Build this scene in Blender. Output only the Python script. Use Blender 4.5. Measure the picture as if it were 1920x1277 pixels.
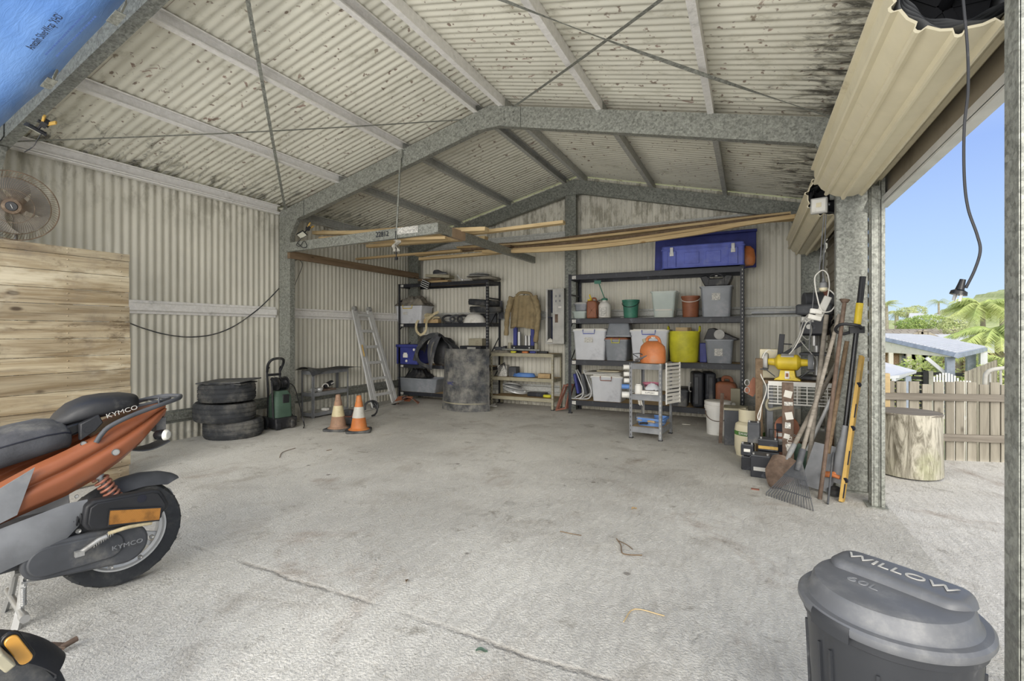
import bpy, bmesh, math, random
from mathutils import Vector, Matrix, Euler, noise
PI = math.pi
R = math.radians
V = Vector
random.seed(7)
for o in list(bpy.data.objects):
    bpy.data.objects.remove(o, do_unlink=True)
scn = bpy.context.scene
COL = scn.collection
# ------------------------------------------------------------------ camera, sky, sun, exposure
FPX, U0, V0, HC = 905.0, 960.0, 622.5, 1.2           # focal length and principal row in pixels of the 1920x1277 frame, eye height
YAW = math.atan((1405.0 - 960.0) / FPX)
cd = bpy.data.cameras.new('camera')
cam = bpy.data.objects.new('camera', cd)
COL.objects.link(cam)
cam.location = (0, 0, HC)
cam.rotation_euler = (PI / 2, 0, YAW)
cd.lens = FPX / 1920 * 36
cd.sensor_width = 36
cd.shift_y = -(638.5 - V0) / 1920
cd.clip_start = 0.05
cd.clip_end = 500
scn.camera = cam
w = bpy.data.worlds.new('world')
scn.world = w
w.use_nodes = True
nt = w.node_tree
nt.nodes.clear()
n_o = nt.nodes.new('ShaderNodeOutputWorld')
n_b = nt.nodes.new('ShaderNodeBackground')
n_r = nt.nodes.new('ShaderNodeValToRGB')
n_t = nt.nodes.new('ShaderNodeTexCoord')
n_s = nt.nodes.new('ShaderNodeSeparateXYZ')
n_m = nt.nodes.new('ShaderNodeMapRange')
nt.links.new(n_t.outputs['Generated'], n_s.inputs[0])
nt.links.new(n_s.outputs['Z'], n_m.inputs['Value'])
n_m.inputs['From Min'].default_value = -1
n_m.inputs['From Max'].default_value = 1
nt.links.new(n_m.outputs[0], n_r.inputs[0])
n_w = nt.nodes.new('ShaderNodeMix')
n_w.data_type = 'RGBA'
n_w.inputs[7].default_value = (.90, .88, .84, 1)
nt.links.new(n_r.outputs[0], n_w.inputs[6])
nt.links.new(n_w.outputs[2], n_b.inputs['Color'])
nt.links.new(n_b.outputs[0], n_o.inputs[0])
cr = n_r.color_ramp
cr.elements[0].position = 0.0
cr.elements[0].color = (.5, .48, .43, 1)
cr.elements[1].position = 1.0
cr.elements[1].color = (.70, .68, .66, 1)
for p_, c_ in ((.495, (.44, .43, .40)), (.502, (.60, .76, .90)), (.56, (.45, .63, .90)), (.64, (.31, .46, .84)), (.75, (.48, .58, .84))):
    e = cr.elements.new(p_)
    e.color = c_ + (1,)
g_ = nt.nodes.new('ShaderNodeMapRange')                  # the sky is brighter on the sun's side, behind the camera
g_.interpolation_type = 'SMOOTHSTEP'
nt.links.new(n_s.outputs['Y'], g_.inputs['Value'])
g_.inputs['From Min'].default_value = 0.0
g_.inputs['From Max'].default_value = -0.9
g_.inputs['To Min'].default_value = 1.0
g_.inputs['To Max'].default_value = 1.9
nt.links.new(g_.outputs[0], n_b.inputs['Strength'])
h_ = nt.nodes.new('ShaderNodeMapRange')
nt.links.new(n_s.outputs['Y'], h_.inputs['Value'])
h_.inputs['From Min'].default_value = 0.25
h_.inputs['From Max'].default_value = -0.35
nt.links.new(h_.outputs[0], n_w.inputs[0])
def sun(name, d, strength, ang, col):
    l = bpy.data.lights.new(name, 'SUN')
    l.energy = strength
    l.angle = R(ang)
    l.color = col
    o = bpy.data.objects.new(name, l)
    COL.objects.link(o)
    o.rotation_euler = V(d).to_track_quat('-Z', 'Y').to_euler()
    return o
sun('sun', (-.30, .78, -.40), 1.9, 36, (1, .95, .87))
al = bpy.data.lights.new('added_front_fill', 'AREA')  # added fill light behind the camera, lifts the roof and back wall
al.shape = 'RECTANGLE'
al.size, al.size_y = 6.0, 2.2
al.energy = 180
al.color = (1, .98, .95)
ao = bpy.data.objects.new('added_front_fill', al)
COL.objects.link(ao)
ao.location = (-2.4, -1.6, 1.2)
ao.rotation_euler = V((0, .9, .36)).to_track_quat('-Z', 'Z').to_euler()
v_ = scn.view_settings
v_.view_transform = 'Standard'
v_.look = 'None'
v_.gamma = 1
v_.use_curve_mapping = False
v_.exposure = 0.22
# ------------------------------------------------------------------ helpers
_c, _s = math.cos(YAW), math.sin(YAW)
def _ray(u, v):
    a = (u - U0) / FPX
    return V((-_s + a * _c, _c + a * _s, (V0 - v) / FPX))
def AY(u, v, y):                     # the point on the plane Y=y seen at (u,v)
    d = _ray(u, v); k = y / d.y
    return V((d.x * k, y, HC + d.z * k))
def AX(u, v, x):
    d = _ray(u, v); k = x / d.x
    return V((x, d.y * k, HC + d.z * k))
def AZ(u, v, z=0.0):
    d = _ray(u, v); k = (z - HC) / d.z
    return V((d.x * k, d.y * k, z))
def lin(h):
    if isinstance(h, str):
        h = h.lstrip('#'); h = [int(h[i:i + 2], 16) / 255 for i in (0, 2, 4)]
    return tuple(((c + .055) / 1.055) ** 2.4 if c > .04045 else c / 12.92 for c in h)
class NT:
    def __init__(s, name):
        s.m = bpy.data.materials.new(name); s.m.use_nodes = True
        s.t = s.m.node_tree; s.b = s.t.nodes['Principled BSDF']
        s.tc = s.n('ShaderNodeTexCoord')
    def n(s, k, **kw):
        x = s.t.nodes.new(k)
        for a, v in kw.items(): setattr(x, a, v)
        return x
    def l(s, a, b): s.t.links.new(a, b)
    def noise(s, scale, detail=3, rough=.55, vec=None, dist=0):
        x = s.n('ShaderNodeTexNoise'); x.inputs['Scale'].default_value = scale
        x.inputs['Detail'].default_value = detail; x.inputs['Roughness'].default_value = rough
        x.inputs['Distortion'].default_value = dist
        s.l(vec or s.tc.outputs['Object'], x.inputs['Vector']); return x.outputs['Fac']
    def vor(s, scale, vec=None, feature='F1', out='Distance'):
        x = s.n('ShaderNodeTexVoronoi', feature=feature); x.inputs['Scale'].default_value = scale
        s.l(vec or s.tc.outputs['Object'], x.inputs['Vector']); return x.outputs[out]
    def mapping(s, sc=(1, 1, 1), rot=(0, 0, 0), loc=(0, 0, 0)):
        x = s.n('ShaderNodeMapping'); x.inputs['Scale'].default_value = sc
        x.inputs['Rotation'].default_value = rot; x.inputs['Location'].default_value = loc
        s.l(s.tc.outputs['Object'], x.inputs['Vector']); return x.outputs[0]
    def rng(s, v, a, b, c=0., d=1., smooth=True):
        x = s.n('ShaderNodeMapRange'); 
        if smooth: x.interpolation_type = 'SMOOTHSTEP'
        s.l(v, x.inputs['Value'])
        for k, q in (('From Min', a), ('From Max', b), ('To Min', c), ('To Max', d)): x.inputs[k].default_value = q
        return x.outputs[0]
    def math(s, op, a, b=None, c=None):
        x = s.n('ShaderNodeMath', operation=op)
        for i, q in enumerate((a, b, c)):
            if q is None: continue
            if isinstance(q, (int, float)): x.inputs[i].default_value = q
            else: s.l(q, x.inputs[i])
        return x.outputs[0]
    def mix(s, f, a, b, mode='MIX'):
        x = s.n('ShaderNodeMix', data_type='RGBA', blend_type=mode)
        for i, q in ((0, f), (6, a), (7, b)):
            if isinstance(q, (int, float)): x.inputs[i].default_value = q
            elif isinstance(q, tuple): x.inputs[i].default_value = q[:3] + (1,)
            else: s.l(q, x.inputs[i])
        return x.outputs[2]
    def xyz(s):
        x = s.n('ShaderNodeSeparateXYZ'); s.l(s.tc.outputs['Object'], x.inputs[0]); return x.outputs
    def bump(s, h, strength=.3, dist=.01):
        x = s.n('ShaderNodeBump'); x.inputs['Strength'].default_value = strength
        x.inputs['Distance'].default_value = dist; s.l(h, x.inputs['Height']); s.l(x.outputs[0], s.b.inputs['Normal'])
    def col(s, c):
        if isinstance(c, tuple): s.b.inputs['Base Color'].default_value = c[:3] + (1,)
        else: s.l(c, s.b.inputs['Base Color'])
    def set(s, rough=.6, metal=0., spec=.5):
        s.b.inputs['Roughness'].default_value = rough; s.b.inputs['Metallic'].default_value = metal
        s.b.inputs['Specular IOR Level'].default_value = spec
def mat(name, c, rough=.6, metal=0., var=.18, scale=6., bump=.12, dirt=None, damt=.35, dscale=3., trans=0, alpha=1., spec=.4):
    """plain procedural surface: base colour, mottling, worn or dusty patches, fine relief"""
    t = NT(name); c = lin(c); t.set(rough, metal, spec)
    k = t.rng(t.noise(scale, 5), .3, .7)
    x = t.mix(k, tuple(q * (1 - var) for q in c), tuple(min(1, q * (1 + var)) for q in c))
    if dirt:
        x = t.mix(t.rng(t.noise(dscale, 8, .7), .62 - damt * .35, .72, 0, .85), x, lin(dirt))
    t.col(x)
    if bump: t.bump(t.noise(scale * 12, 4), bump, .004)
    if trans:
        t.b.inputs['Transmission Weight'].default_value = trans
        t.b.inputs['IOR'].default_value = 1.15
    if alpha < 1: t.b.inputs['Alpha'].default_value = alpha
    return t.m
class B:
    """collects shapes into one mesh"""
    def __init__(s): s.bm = bmesh.new()
    def _add(s, vs, fs):
        b = [s.bm.verts.new(v) for v in vs]
        for f in fs:
            try: s.bm.faces.new([b[i] for i in f])
            except ValueError: pass
        return s
    def box(s, c, d, rot=None, M=None, taper=1.):
        m = Matrix.Translation(V(c)) @ (Euler([R(a) for a in rot]).to_matrix().to_4x4() if rot else Matrix())
        if M: m = M @ m
        vs = [m @ V((x * d[0] / 2 * (taper if z < 0 else 1), y * d[1] / 2 * (taper if z < 0 else 1), z * d[2] / 2)) for x in (-1, 1) for y in (-1, 1) for z in (-1, 1)]
        return s._add(vs, [(0, 1, 3, 2), (4, 6, 7, 5), (0, 4, 5, 1), (2, 3, 7, 6), (0, 2, 6, 4), (1, 5, 7, 3)])
    def bx(s, x0, x1, y0, y1, z0, z1):
        return s.box(((x0 + x1) / 2, (y0 + y1) / 2, (z0 + z1) / 2), (abs(x1 - x0), abs(y1 - y0), abs(z1 - z0)))
    def bar(s, p, q, w, h, up=(0, 0, 1)):
        p, q = V(p), V(q); d = q - p; L = d.length; z = d.normalized()
        x = V(up).cross(z)
        if x.length < 1e-4: x = V((1, 0, 0)).cross(z)
        x.normalize(); y = z.cross(x)
        M = Matrix((x, y, z)).transposed().to_4x4(); M.translation = (p + q) / 2
        return s.box((0, 0, 0), (w, h, L), M=M)
    def prism(s, pts, h, M=None, c=(0, 0, 0)):
        n = len(pts); M = M or Matrix(); c = V(c)
        vs = [M @ (V((p[0], p[1], z)) + c) for z in (0, h) for p in pts]
        return s._add(vs, [tuple(range(n))[::-1], tuple(range(n, 2 * n))] + [(i, (i + 1) % n, n + (i + 1) % n, n + i) for i in range(n)])
    def sweep(s, prof, pts, up=(0, 0, 1), closed=False, caps=True, scale=None, twist=None):
        """profile of (x,y) swept along points; x is sideways, y is the up side"""
        pts = [V(p) for p in pts]; n, m = len(pts), len(prof); vs = []
        u = V(up)
        for i, p in enumerate(pts):
            a = pts[(i - 1) % n] if (closed or i) else p; b = pts[(i + 1) % n] if (closed or i < n - 1) else p
            t = (b - a)
            t = t.normalized() if t.length > 1e-9 else V((0, 0, 1))
            x = t.cross(u)
            if x.length < 1e-3: x = t.cross(V((1, .01, 0)))
            x.normalize(); y = x.cross(t); u = y if up == 'free' else u
            k = scale[i] if scale else 1.
            a_ = twist[i] if twist else 0
            ca, sa = math.cos(a_), math.sin(a_)
            vs += [p + x * ((q[0] * ca - q[1] * sa) * k) + y * ((q[0] * sa + q[1] * ca) * k) for q in prof]
        fs = []
        for i in range(n if closed else n - 1):
            j = (i + 1) % n
            fs += [(i * m + k, i * m + (k + 1) % m, j * m + (k + 1) % m, j * m + k) for k in range(m)]
        if caps and not closed: fs += [tuple(range(m))[::-1], tuple((n - 1) * m + k for k in range(m))]
        return s._add(vs, fs)
    def tube(s, pts, r, n=8, closed=False, scale=None, up=None):
        pts = [V(p) for p in pts]; k = len(pts); vs = []
        t0 = (pts[1] - pts[0]).normalized(); x = t0.orthogonal().normalized()
        for i, p in enumerate(pts):
            a = pts[(i - 1) % k] if (closed or i) else p; b = pts[(i + 1) % k] if (closed or i < k - 1) else p
            t = b - a
            t = t.normalized() if t.length > 1e-9 else t0
            x = (x - t * x.dot(t))
            x = x.normalized() if x.length > 1e-6 else t.orthogonal().normalized()
            y = t.cross(x); rr = r * (scale[i] if scale else 1)
            vs += [p + (x * math.cos(2 * PI * j / n) + y * math.sin(2 * PI * j / n)) * rr for j in range(n)]
        fs = []
        for i in range(k if closed else k - 1):
            j = (i + 1) % k
            fs += [(i * n + q, i * n + (q + 1) % n, j * n + (q + 1) % n, j * n + q) for q in range(n)]
        if not closed: fs += [tuple(range(n))[::-1], tuple((k - 1) * n + q for q in range(n))]
        return s._add(vs, fs)
    def cyl(s, p, q, r, r2=None, n=20):
        return s.tube([p, q], r, n, scale=[1, (r if r2 is None else r2) / r])
    def lathe(s, prof, c=(0, 0, 0), n=32, M=None, sq=None):
        """(r,z) profile spun about z; ends close when r is 0; sq=(a,b) stretches it"""
        M = M or Matrix(); c = V(c); vs = []; idx = []
        a, b = sq or (1, 1)
        for r, z in prof:
            if r < 1e-6: idx.append([len(vs)]); vs.append(M @ (V((0, 0, z)) + c))
            else:
                idx.append(list(range(len(vs), len(vs) + n)))
                vs += [M @ (V((a * r * math.cos(2 * PI * j / n), b * r * math.sin(2 * PI * j / n), z)) + c) for j in range(n)]
        fs = []
        for A, C in zip(idx, idx[1:]):
            for j in range(n):
                k = (j + 1) % n
                if len(A) == 1 and len(C) == 1: continue
                if len(A) == 1: fs.append((A[0], C[k], C[j]))
                elif len(C) == 1: fs.append((A[j], A[k], C[0]))
                else: fs.append((A[j], A[k], C[k], C[j]))
        return s._add(vs, fs)
    def grid(s, f, nu, nv, th=0, cu=False):
        """surface f(a,b), a and b in 0..1; th gives it thickness"""
        vs = [V(f(i / nu, j / nv)) for i in range(nu + 1) for j in range(nv + 1)]
        m = nv + 1
        fs = [(i * m + j, (i + 1) * m + j, (i + 1) * m + j + 1, i * m + j + 1) for i in range(nu) for j in range(nv)]
        if th:
            N = len(vs); nr = []
            for i in range(nu + 1):
                for j in range(nv + 1):
                    a = vs[min(i + 1, nu) * m + j] - vs[max(i - 1, 0) * m + j]; b = vs[i * m + min(j + 1, nv)] - vs[i * m + max(j - 1, 0)]
                    q = a.cross(b); nr.append(q.normalized() if q.length > 1e-12 else V((0, 0, 1)))
            vs = vs + [p + q * th for p, q in zip(vs, nr)]
            fs = [f_[::-1] for f_ in fs] + [tuple(i + N for i in f_) for f_ in fs]
            for i in range(nu):
                fs += [(i * m, (i + 1) * m, N + (i + 1) * m, N + i * m), ((i + 1) * m + nv, i * m + nv, N + i * m + nv, N + (i + 1) * m + nv)]
            for j in range(nv):
                fs += [(j + 1, j, N + j, N + j + 1), (nu * m + j, nu * m + j + 1, N + nu * m + j + 1, N + nu * m + j)]
        return s._add(vs, fs)
    def make(s, name, m, parent=None, loc=(0, 0, 0), bevel=0, seg=2, ang=38, rot=None):
        bmesh.ops.remove_doubles(s.bm, verts=s.bm.verts, dist=1e-6)
        bmesh.ops.recalc_face_normals(s.bm, faces=s.bm.faces)
        me = bpy.data.meshes.new(name); s.bm.to_mesh(me); s.bm.free()
        for p in me.polygons: p.use_smooth = True
        me.set_sharp_from_angle(angle=R(ang))
        me.materials.append(m)
        o = bpy.data.objects.new(name, me); COL.objects.link(o)
        if parent: o.parent = parent
        o.location = loc
        if rot: o.rotation_euler = [R(a) for a in rot]
        if bevel:
            b = o.modifiers.new('bevel', 'BEVEL'); b.width = bevel; b.segments = seg; b.limit_method = 'ANGLE'; b.angle_limit = R(40)
        return o
def tag(o, label, cat, group=None, kind=None):
    if label: o['label'] = label
    if cat: o['category'] = cat
    if group: o['group'] = group
    if kind: o['kind'] = kind
    return o
def thing(name, label, cat, loc=(0, 0, 0), rz=0, group=None, kind=None, rot=None):
    o = bpy.data.objects.new(name, None); COL.objects.link(o)
    o.empty_display_size = .05
    o.location = loc; o.rotation_euler = [R(a) for a in rot] if rot else (0, 0, R(rz))
    return tag(o, label, cat, group, kind)
def aim(name, label, cat, p, z, x=(1, 0, 0), group=None):
    """a thing at p whose local Z points along z and local X leans to x"""
    t = thing(name, label, cat, p, 0, group)
    z = V(z).normalized(); x = V(x); x = (x - z * x.dot(z)).normalized(); y = z.cross(x)
    t.rotation_euler = Matrix((x, y, z)).transposed().to_euler(); return t
def dup(root, label, loc, rz=None, group=None, scale=None):
    def cp(o, par):
        c = o.copy(); COL.objects.link(c)
        if par: c.parent = par
        for k in [q for q in bpy.data.objects if q.parent == o]: cp(k, c)
        return c
    r = cp(root, None); r.location = loc
    if rz is not None: r.rotation_euler = (0, 0, R(rz))
    if scale: r.scale = scale
    return tag(r, label, None, group)
def one(b, name, m, label, cat, loc=(0, 0, 0), group=None, **k):
    return tag(b.make(name, m, None, loc, **k), label, cat, group)
def text(name, s, size, m, parent, loc, rot, ext=.0015, sx=1., label=None, align='CENTER'):
    c = bpy.data.curves.new('t', 'FONT'); c.body = s; c.size = size; c.extrude = ext
    c.align_x = align; c.align_y = 'CENTER'; c.resolution_u = 3
    t = bpy.data.objects.new('t', c); COL.objects.link(t)
    bpy.context.view_layer.update()
    me = bpy.data.meshes.new_from_object(t)
    bpy.data.objects.remove(t)
    o = bpy.data.objects.new(name, me); COL.objects.link(o); me.materials.clear(); me.materials.append(m)
    if parent: o.parent = parent
    o.location = loc; o.rotation_euler = [R(a) for a in rot]; o.scale = (sx, 1, 1)
    if label: o['label'] = label
    return o
def spline(pts, n=8):
    """smooth curve through points"""
    pts = [V(p) for p in pts]; q = [pts[0] * 2 - pts[1]] + pts + [pts[-1] * 2 - pts[-2]]; out = []
    for i in range(1, len(q) - 2):
        a, b, c, d = q[i - 1:i + 3]
        for k in range(n):
            t = k / n
            out.append(.5 * ((2 * b) + (c - a) * t + (2 * a - 5 * b + 4 * c - d) * t * t + (3 * b - a - 3 * c + d) * t ** 3))
    return out + [pts[-1]]
def arc(cx, cy, r, a0, a1, n=8):
    return [(cx + r * math.cos(R(a0 + (a1 - a0) * i / n)), cy + r * math.sin(R(a0 + (a1 - a0) * i / n))) for i in range(n + 1)]
def rrect(w, h, r, n=4):
    x, y = w / 2 - r, h / 2 - r
    return arc(x, y, r, 0, 90, n) + arc(-x, y, r, 90, 180, n) + arc(-x, -y, r, 180, 270, n) + arc(x, -y, r, 270, 360, n)
# ------------------------------------------------------------------ materials
def concrete(name='concrete', ca='b9b7b1', cb='d8d6cf'):
    t = NT(name); t.set(.85, 0, .3)
    big = t.noise(.55, 6, .6); mid = t.noise(2.3, 7, .65, dist=.6)
    x = t.mix(t.rng(big, .35, .65), lin(ca), lin(cb))
    x = t.mix(t.rng(mid, .5, .75, 0, .6), x, lin('9c958b'))
    x = t.mix(t.rng(t.noise(1.1, 6, .7, t.mapping(loc=(3.3, 1, 0)), 1.2), .56, .72, 0, .55), x, lin('968577'))
    x = t.mix(t.rng(t.noise(3.7, 8, .75, t.mapping(loc=(9, 5, 2)), .4), .57, .72, 0, .8), x, lin('7d776c'))
    x = t.mix(t.rng(t.noise(34, 5, .75), .52, .72, 0, .38), x, lin('8d877b'))
    x = t.mix(t.rng(t.noise(21, 6, .8, t.mapping(loc=(4, 4, 0), sc=(1, .4, 1), rot=(0, 0, .6))), .55, .70, 0, .45), x, lin('efede6'))
    spots = t.vor(2.3, t.mapping(loc=(1.7, .3, 0), sc=(1, 1, 0)))
    x = t.mix(t.rng(spots, .03, .055, .65, 0), x, lin('5c554d'))
    spots = t.vor(9, t.mapping(loc=(4.7, .3, 0), sc=(1, 1, 0)))
    x = t.mix(t.rng(spots, .03, .07, .4, 0), x, lin('5c554d'))
    Y_ = t.math('ABSOLUTE', t.math('ADD', t.xyz()[1], t.math('SUBTRACT', t.math('MULTIPLY', t.noise(2.2, 6, .75), .10), 1.69)))
    jn = t.math('MULTIPLY', t.rng(Y_, .0, .022, 1, 0), t.rng(t.noise(2.1, 3), .38, .55))
    x = t.mix(t.math('MULTIPLY', jn, .4), x, lin('80776c'))
    wv = t.mapping(sc=(1, 1, 0)); nz = t.n('ShaderNodeTexNoise'); nz.inputs['Scale'].default_value = 1.7; nz.inputs['Detail'].default_value = 6
    t.l(wv, nz.inputs['Vector']); mx = t.n('ShaderNodeVectorMath', operation='MULTIPLY_ADD')
    mx.inputs[1].default_value = (.5, .5, 0); t.l(nz.outputs['Color'], mx.inputs[0]); t.l(wv, mx.inputs[2])
    cr_ = t.math('ADD', t.vor(.3, mx.outputs[0], 'DISTANCE_TO_EDGE'), t.rng(t.noise(.9, 2), .45, .6, .02, 0))
    x = t.mix(t.rng(cr_, .0, .0025, .35, 0), x, lin('6a635b'))
    t.col(x)
    scr = t.noise(26, 6, .7, t.mapping(sc=(1, .35, 1), rot=(0, 0, .5)), 1.5)
    h = t.math('ADD', t.math('MULTIPLY', scr, .6), t.math('ADD', t.math('MULTIPLY', t.noise(90, 4), .35), t.math('SUBTRACT', t.math('MULTIPLY', t.rng(cr_, 0, .004), .25), t.math('MULTIPLY', jn, .3))))
    t.bump(h, 1., .02); return t.m
def galv(name='galvanised_steel', a='686a64', b='a3a59d', metal=.3, rough=.42, sc=55, dirt=.25):
    t = NT(name); t.set(rough, metal)
    mp = t.mapping(sc=(1, 1, 1))
    v1 = t.n('ShaderNodeTexVoronoi'); v1.inputs['Scale'].default_value = sc; t.l(mp, v1.inputs['Vector'])
    s_ = t.n('ShaderNodeSeparateColor'); t.l(v1.outputs['Color'], s_.inputs[0])
    k = t.math('ADD', t.math('MULTIPLY', s_.outputs[0], .6), t.math('MULTIPLY', t.rng(t.noise(sc * 1.3, 4, .7), .35, .65), .5))
    x = t.mix(k, lin(a), lin(b))
    x = t.mix(t.rng(t.noise(2.5, 8, .72), .6 - dirt * .2, .78, 0, .7), x, lin('6b6a60'))
    t.col(x); t.bump(k, .25, .004); return t.m
def sheet(name, c, mould=0., dirt='6f6a58'):
    """painted corrugated steel with streaks, specks and mould"""
    t = NT(name); t.set(.55, 0, .35); c = lin(c); X = t.xyz()
    x = t.mix(t.rng(t.noise(1.5, 5), .3, .7), tuple(q * .93 for q in c), tuple(min(1, q * 1.06) for q in c))
    if mould:
        x = t.mix(t.rng(t.noise(17, 3, .5), .635, .70, 0, .8), x, lin('6b5244'))
        x = t.mix(t.rng(t.noise(7, 4, .6, t.mapping(loc=(2, 7, 1), sc=(1, 1.6, 1)), 1), .645, .7, 0, .75), x, lin('7d5c50'))
        x = t.mix(t.rng(t.noise(3.2, 6, .7, t.mapping(loc=(5, 1, 4), sc=(1, 2, 1))), .52, .75, 0, .6), x, lin('938f7a'))
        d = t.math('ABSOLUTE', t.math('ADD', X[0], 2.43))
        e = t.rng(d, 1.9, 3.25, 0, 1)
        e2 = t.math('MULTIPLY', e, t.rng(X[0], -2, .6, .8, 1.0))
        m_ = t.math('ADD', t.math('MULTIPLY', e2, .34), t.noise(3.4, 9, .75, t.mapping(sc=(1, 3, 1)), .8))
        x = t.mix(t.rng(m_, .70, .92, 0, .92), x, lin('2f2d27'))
        lap = t.math('ABSOLUTE', t.math('SUBTRACT', t.math('FRACT', t.math('MULTIPLY', X[1], 1 / .762)), .5))
        x = t.mix(t.math('MULTIPLY', t.rng(lap, .0, .008, .6, 0), t.rng(t.noise(3, 3), .4, .6)), x, lin('6d4c3f'))
    else:
        st = t.noise(5, 7, .7, t.mapping(sc=(3, 3, .12)))
        x = t.mix(t.rng(st, .55, .8, 0, .45), x, lin(dirt))
        x = t.mix(t.math('MULTIPLY', t.rng(X[2], 2.1, 3.0, 0, .6), t.rng(t.noise(9, 6, .7, t.mapping(sc=(1, 1, .4))), .45, .62)), x, lin(dirt))
        x = t.mix(t.math('MULTIPLY', t.rng(X[2], .35, 0., 0, .55), t.rng(t.noise(9, 6, .7), .35, .6)), x, lin('8a8475'))
        x = t.mix(t.rng(t.noise(40, 3, .6), .70, .75, 0, .4), x, lin('5d564a'))
    t.col(x); t.bump(t.noise(30, 3), .08, .003); return t.m
def wood(name, a, b, dark='5b4632', axis=0, knots=True, plank=0, grey=0.):
    t = NT(name); t.set(.75, 0, .25)
    sc = [14, 14, 14]; sc[axis] = 1.1
    g = t.noise(1, 7, .65, t.mapping(sc=tuple(sc)), .8)
    x = t.mix(t.rng(g, .3, .7), lin(a), lin(b))
    sc2 = [60, 60, 60]; sc2[axis] = 2.
    x = t.mix(t.rng(t.noise(1, 4, .6, t.mapping(sc=tuple(sc2))), .5, .75, 0, .5), x, lin(dark))
    if knots:
        sk = [7, 7, 7]; sk[axis] = 3.2
        kv = t.vor(1, t.mapping(sc=tuple(sk), loc=(.3, .2, .1)))
        x = t.mix(t.rng(kv, .06, .16, .9, 0), x, lin(dark))
    if grey: x = t.mix(t.rng(t.noise(1.6, 7, .7), .45, .66, 0, grey), x, lin('84796a'))
    if grey: x = t.mix(t.rng(t.noise(3.1, 6, .75, t.mapping(loc=(3, 7, 1), sc=(1, .6, 1.6))), .56, .70, 0, .75), x, lin('5a4a38')); x = t.mix(t.rng(t.noise(2.2, 5, .7, t.mapping(loc=(8, 2, 5), sc=(1, .5, 1.5))), .55, .68, 0, .55), x, lin('e2d9c0'))
    oi = t.n('ShaderNodeObjectInfo')
    x = t.mix(t.rng(oi.outputs['Random'], 0, 1, 0, .34, False), x, lin(dark))
    t.col(x); t.bump(g, .3, .004); return t.m
M = {}
M['concrete'] = concrete()
M['yard'] = concrete('brightened_yard_concrete', 'cdcbc6', 'e2e0db')  # paler copy of the floor concrete, outdoor brightness put into its colour
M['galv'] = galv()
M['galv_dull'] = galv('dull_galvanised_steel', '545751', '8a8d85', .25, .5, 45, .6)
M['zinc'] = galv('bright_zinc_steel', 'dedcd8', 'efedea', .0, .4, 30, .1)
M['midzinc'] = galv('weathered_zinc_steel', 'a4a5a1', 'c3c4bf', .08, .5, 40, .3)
M['wall'] = sheet('cream_wall_sheet', 'd3d0c3')
M['roof'] = sheet('mouldy_roof_sheet', 'dddbcd', 1.)
M['pine'] = wood('pine_timber', 'cfba90', 'b9a077', '917348', 0)
M['pineY'] = wood('pine_timber_long', 'd9be8a', 'c3a26a', 'a5814c', 1)
M['oldwood'] = wood('old_brown_timber', '83705a', '6a5844', '3f342a', 1)
M['pallet'] = wood('weathered_board', 'c4b79b', '917f62', '463a2e', 1, True, 0, .95)
M['fencewood'] = wood('grey_weathered_paling', 'b0aa9c', '8f897c', '5f594f', 2, True)
M['railwood'] = wood('grey_weathered_rail', '9c958a', '7c756b', '4d473f', 0, False)
M['black'] = mat('black_plastic', '26272a', .5, dirt='6b6862', damt=.25, dscale=4)
M['blackm'] = mat('black_powder_coat', '24262c', .45, var=.1, dirt='5c5f66', damt=.2, dscale=9)
M['blackg'] = mat('glossy_black', '1a1b1d', .25, bump=0)
M['rubber'] = mat('dusty_rubber', '3e4043', .85, dirt='77756f', damt=.55, dscale=5, bump=.3, spec=.2)
M['dgrey'] = mat('dark_grey_plastic', '4a4c50', .6, dirt='85827a', damt=.35)
M['grey'] = mat('grey_plastic', '7d7f82', .6, dirt='a09d95', damt=.3)
M['lgrey'] = mat('light_grey_paint', 'b4b3ae', .55, dirt='8b887e', damt=.3)
M['white'] = mat('white_plastic', 'dfddd6', .45, var=.06, dirt='aaa698', damt=.25)
M['cream'] = mat('cream_paint', 'd8cfb2', .4, var=.04, bump=.03, dirt='b3a88c', damt=.12)
M['steel'] = mat('bare_steel', 'adadab', .35, .5, dirt='6e6a62', damt=.3)
M['alu'] = mat('aluminium', 'd0d1d0', .38, .3, var=.08, dirt='8d8c88', damt=.25)
M['rust'] = mat('rusty_steel', '6b5a4e', .8, .2, var=.3, dirt='97887a', damt=.4, scale=15)
M['orange'] = mat('orange_paint', '92573a', .35, var=.10, bump=.02, dirt='7a5a48', damt=.3, dscale=6)
M['orangep'] = mat('orange_plastic', 'c97a48', .5, dirt='b59277', damt=.3)
M['brownp'] = mat('rust_brown_plastic', '8f5a40', .55, dirt='6d4634', damt=.3)
M['cone'] = mat('orange_cone_plastic', 'b86e3a', .6, dirt='a0764c', damt=.5, dscale=9)
M['conedull'] = mat('faded_brown_cone_plastic', '93755f', .7, dirt='6e5c50', damt=.5, dscale=9)
M['conew'] = mat('reflective_collar', 'c3c1b8', .5, dirt='8f8b80', damt=.5, dscale=12)
M['coney'] = mat('yellowed_collar', 'c9bd98', .5, dirt='8f8568', damt=.5, dscale=12)
M['blue'] = mat('blue_plastic', '5864b4', .5, dirt='6b74a8', damt=.2)
M['dblue'] = mat('deep_blue_plastic', '363d80', .5, dirt='4d5590', damt=.2)
M['lblue'] = mat('light_blue_plastic', '5b83bf', .55, dirt='8498b5', damt=.2)
M['yellow'] = mat('yellow_paint', 'd8bd35', .45, dirt='a8924a', damt=.3, dscale=8)
M['lime'] = mat('lime_yellow_plastic', 'c7c234', .45, dirt='b3ab52', damt=.2)
M['green'] = mat('green_plastic', '3f7a66', .5, dirt='5e8a7a', damt=.2)
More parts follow.
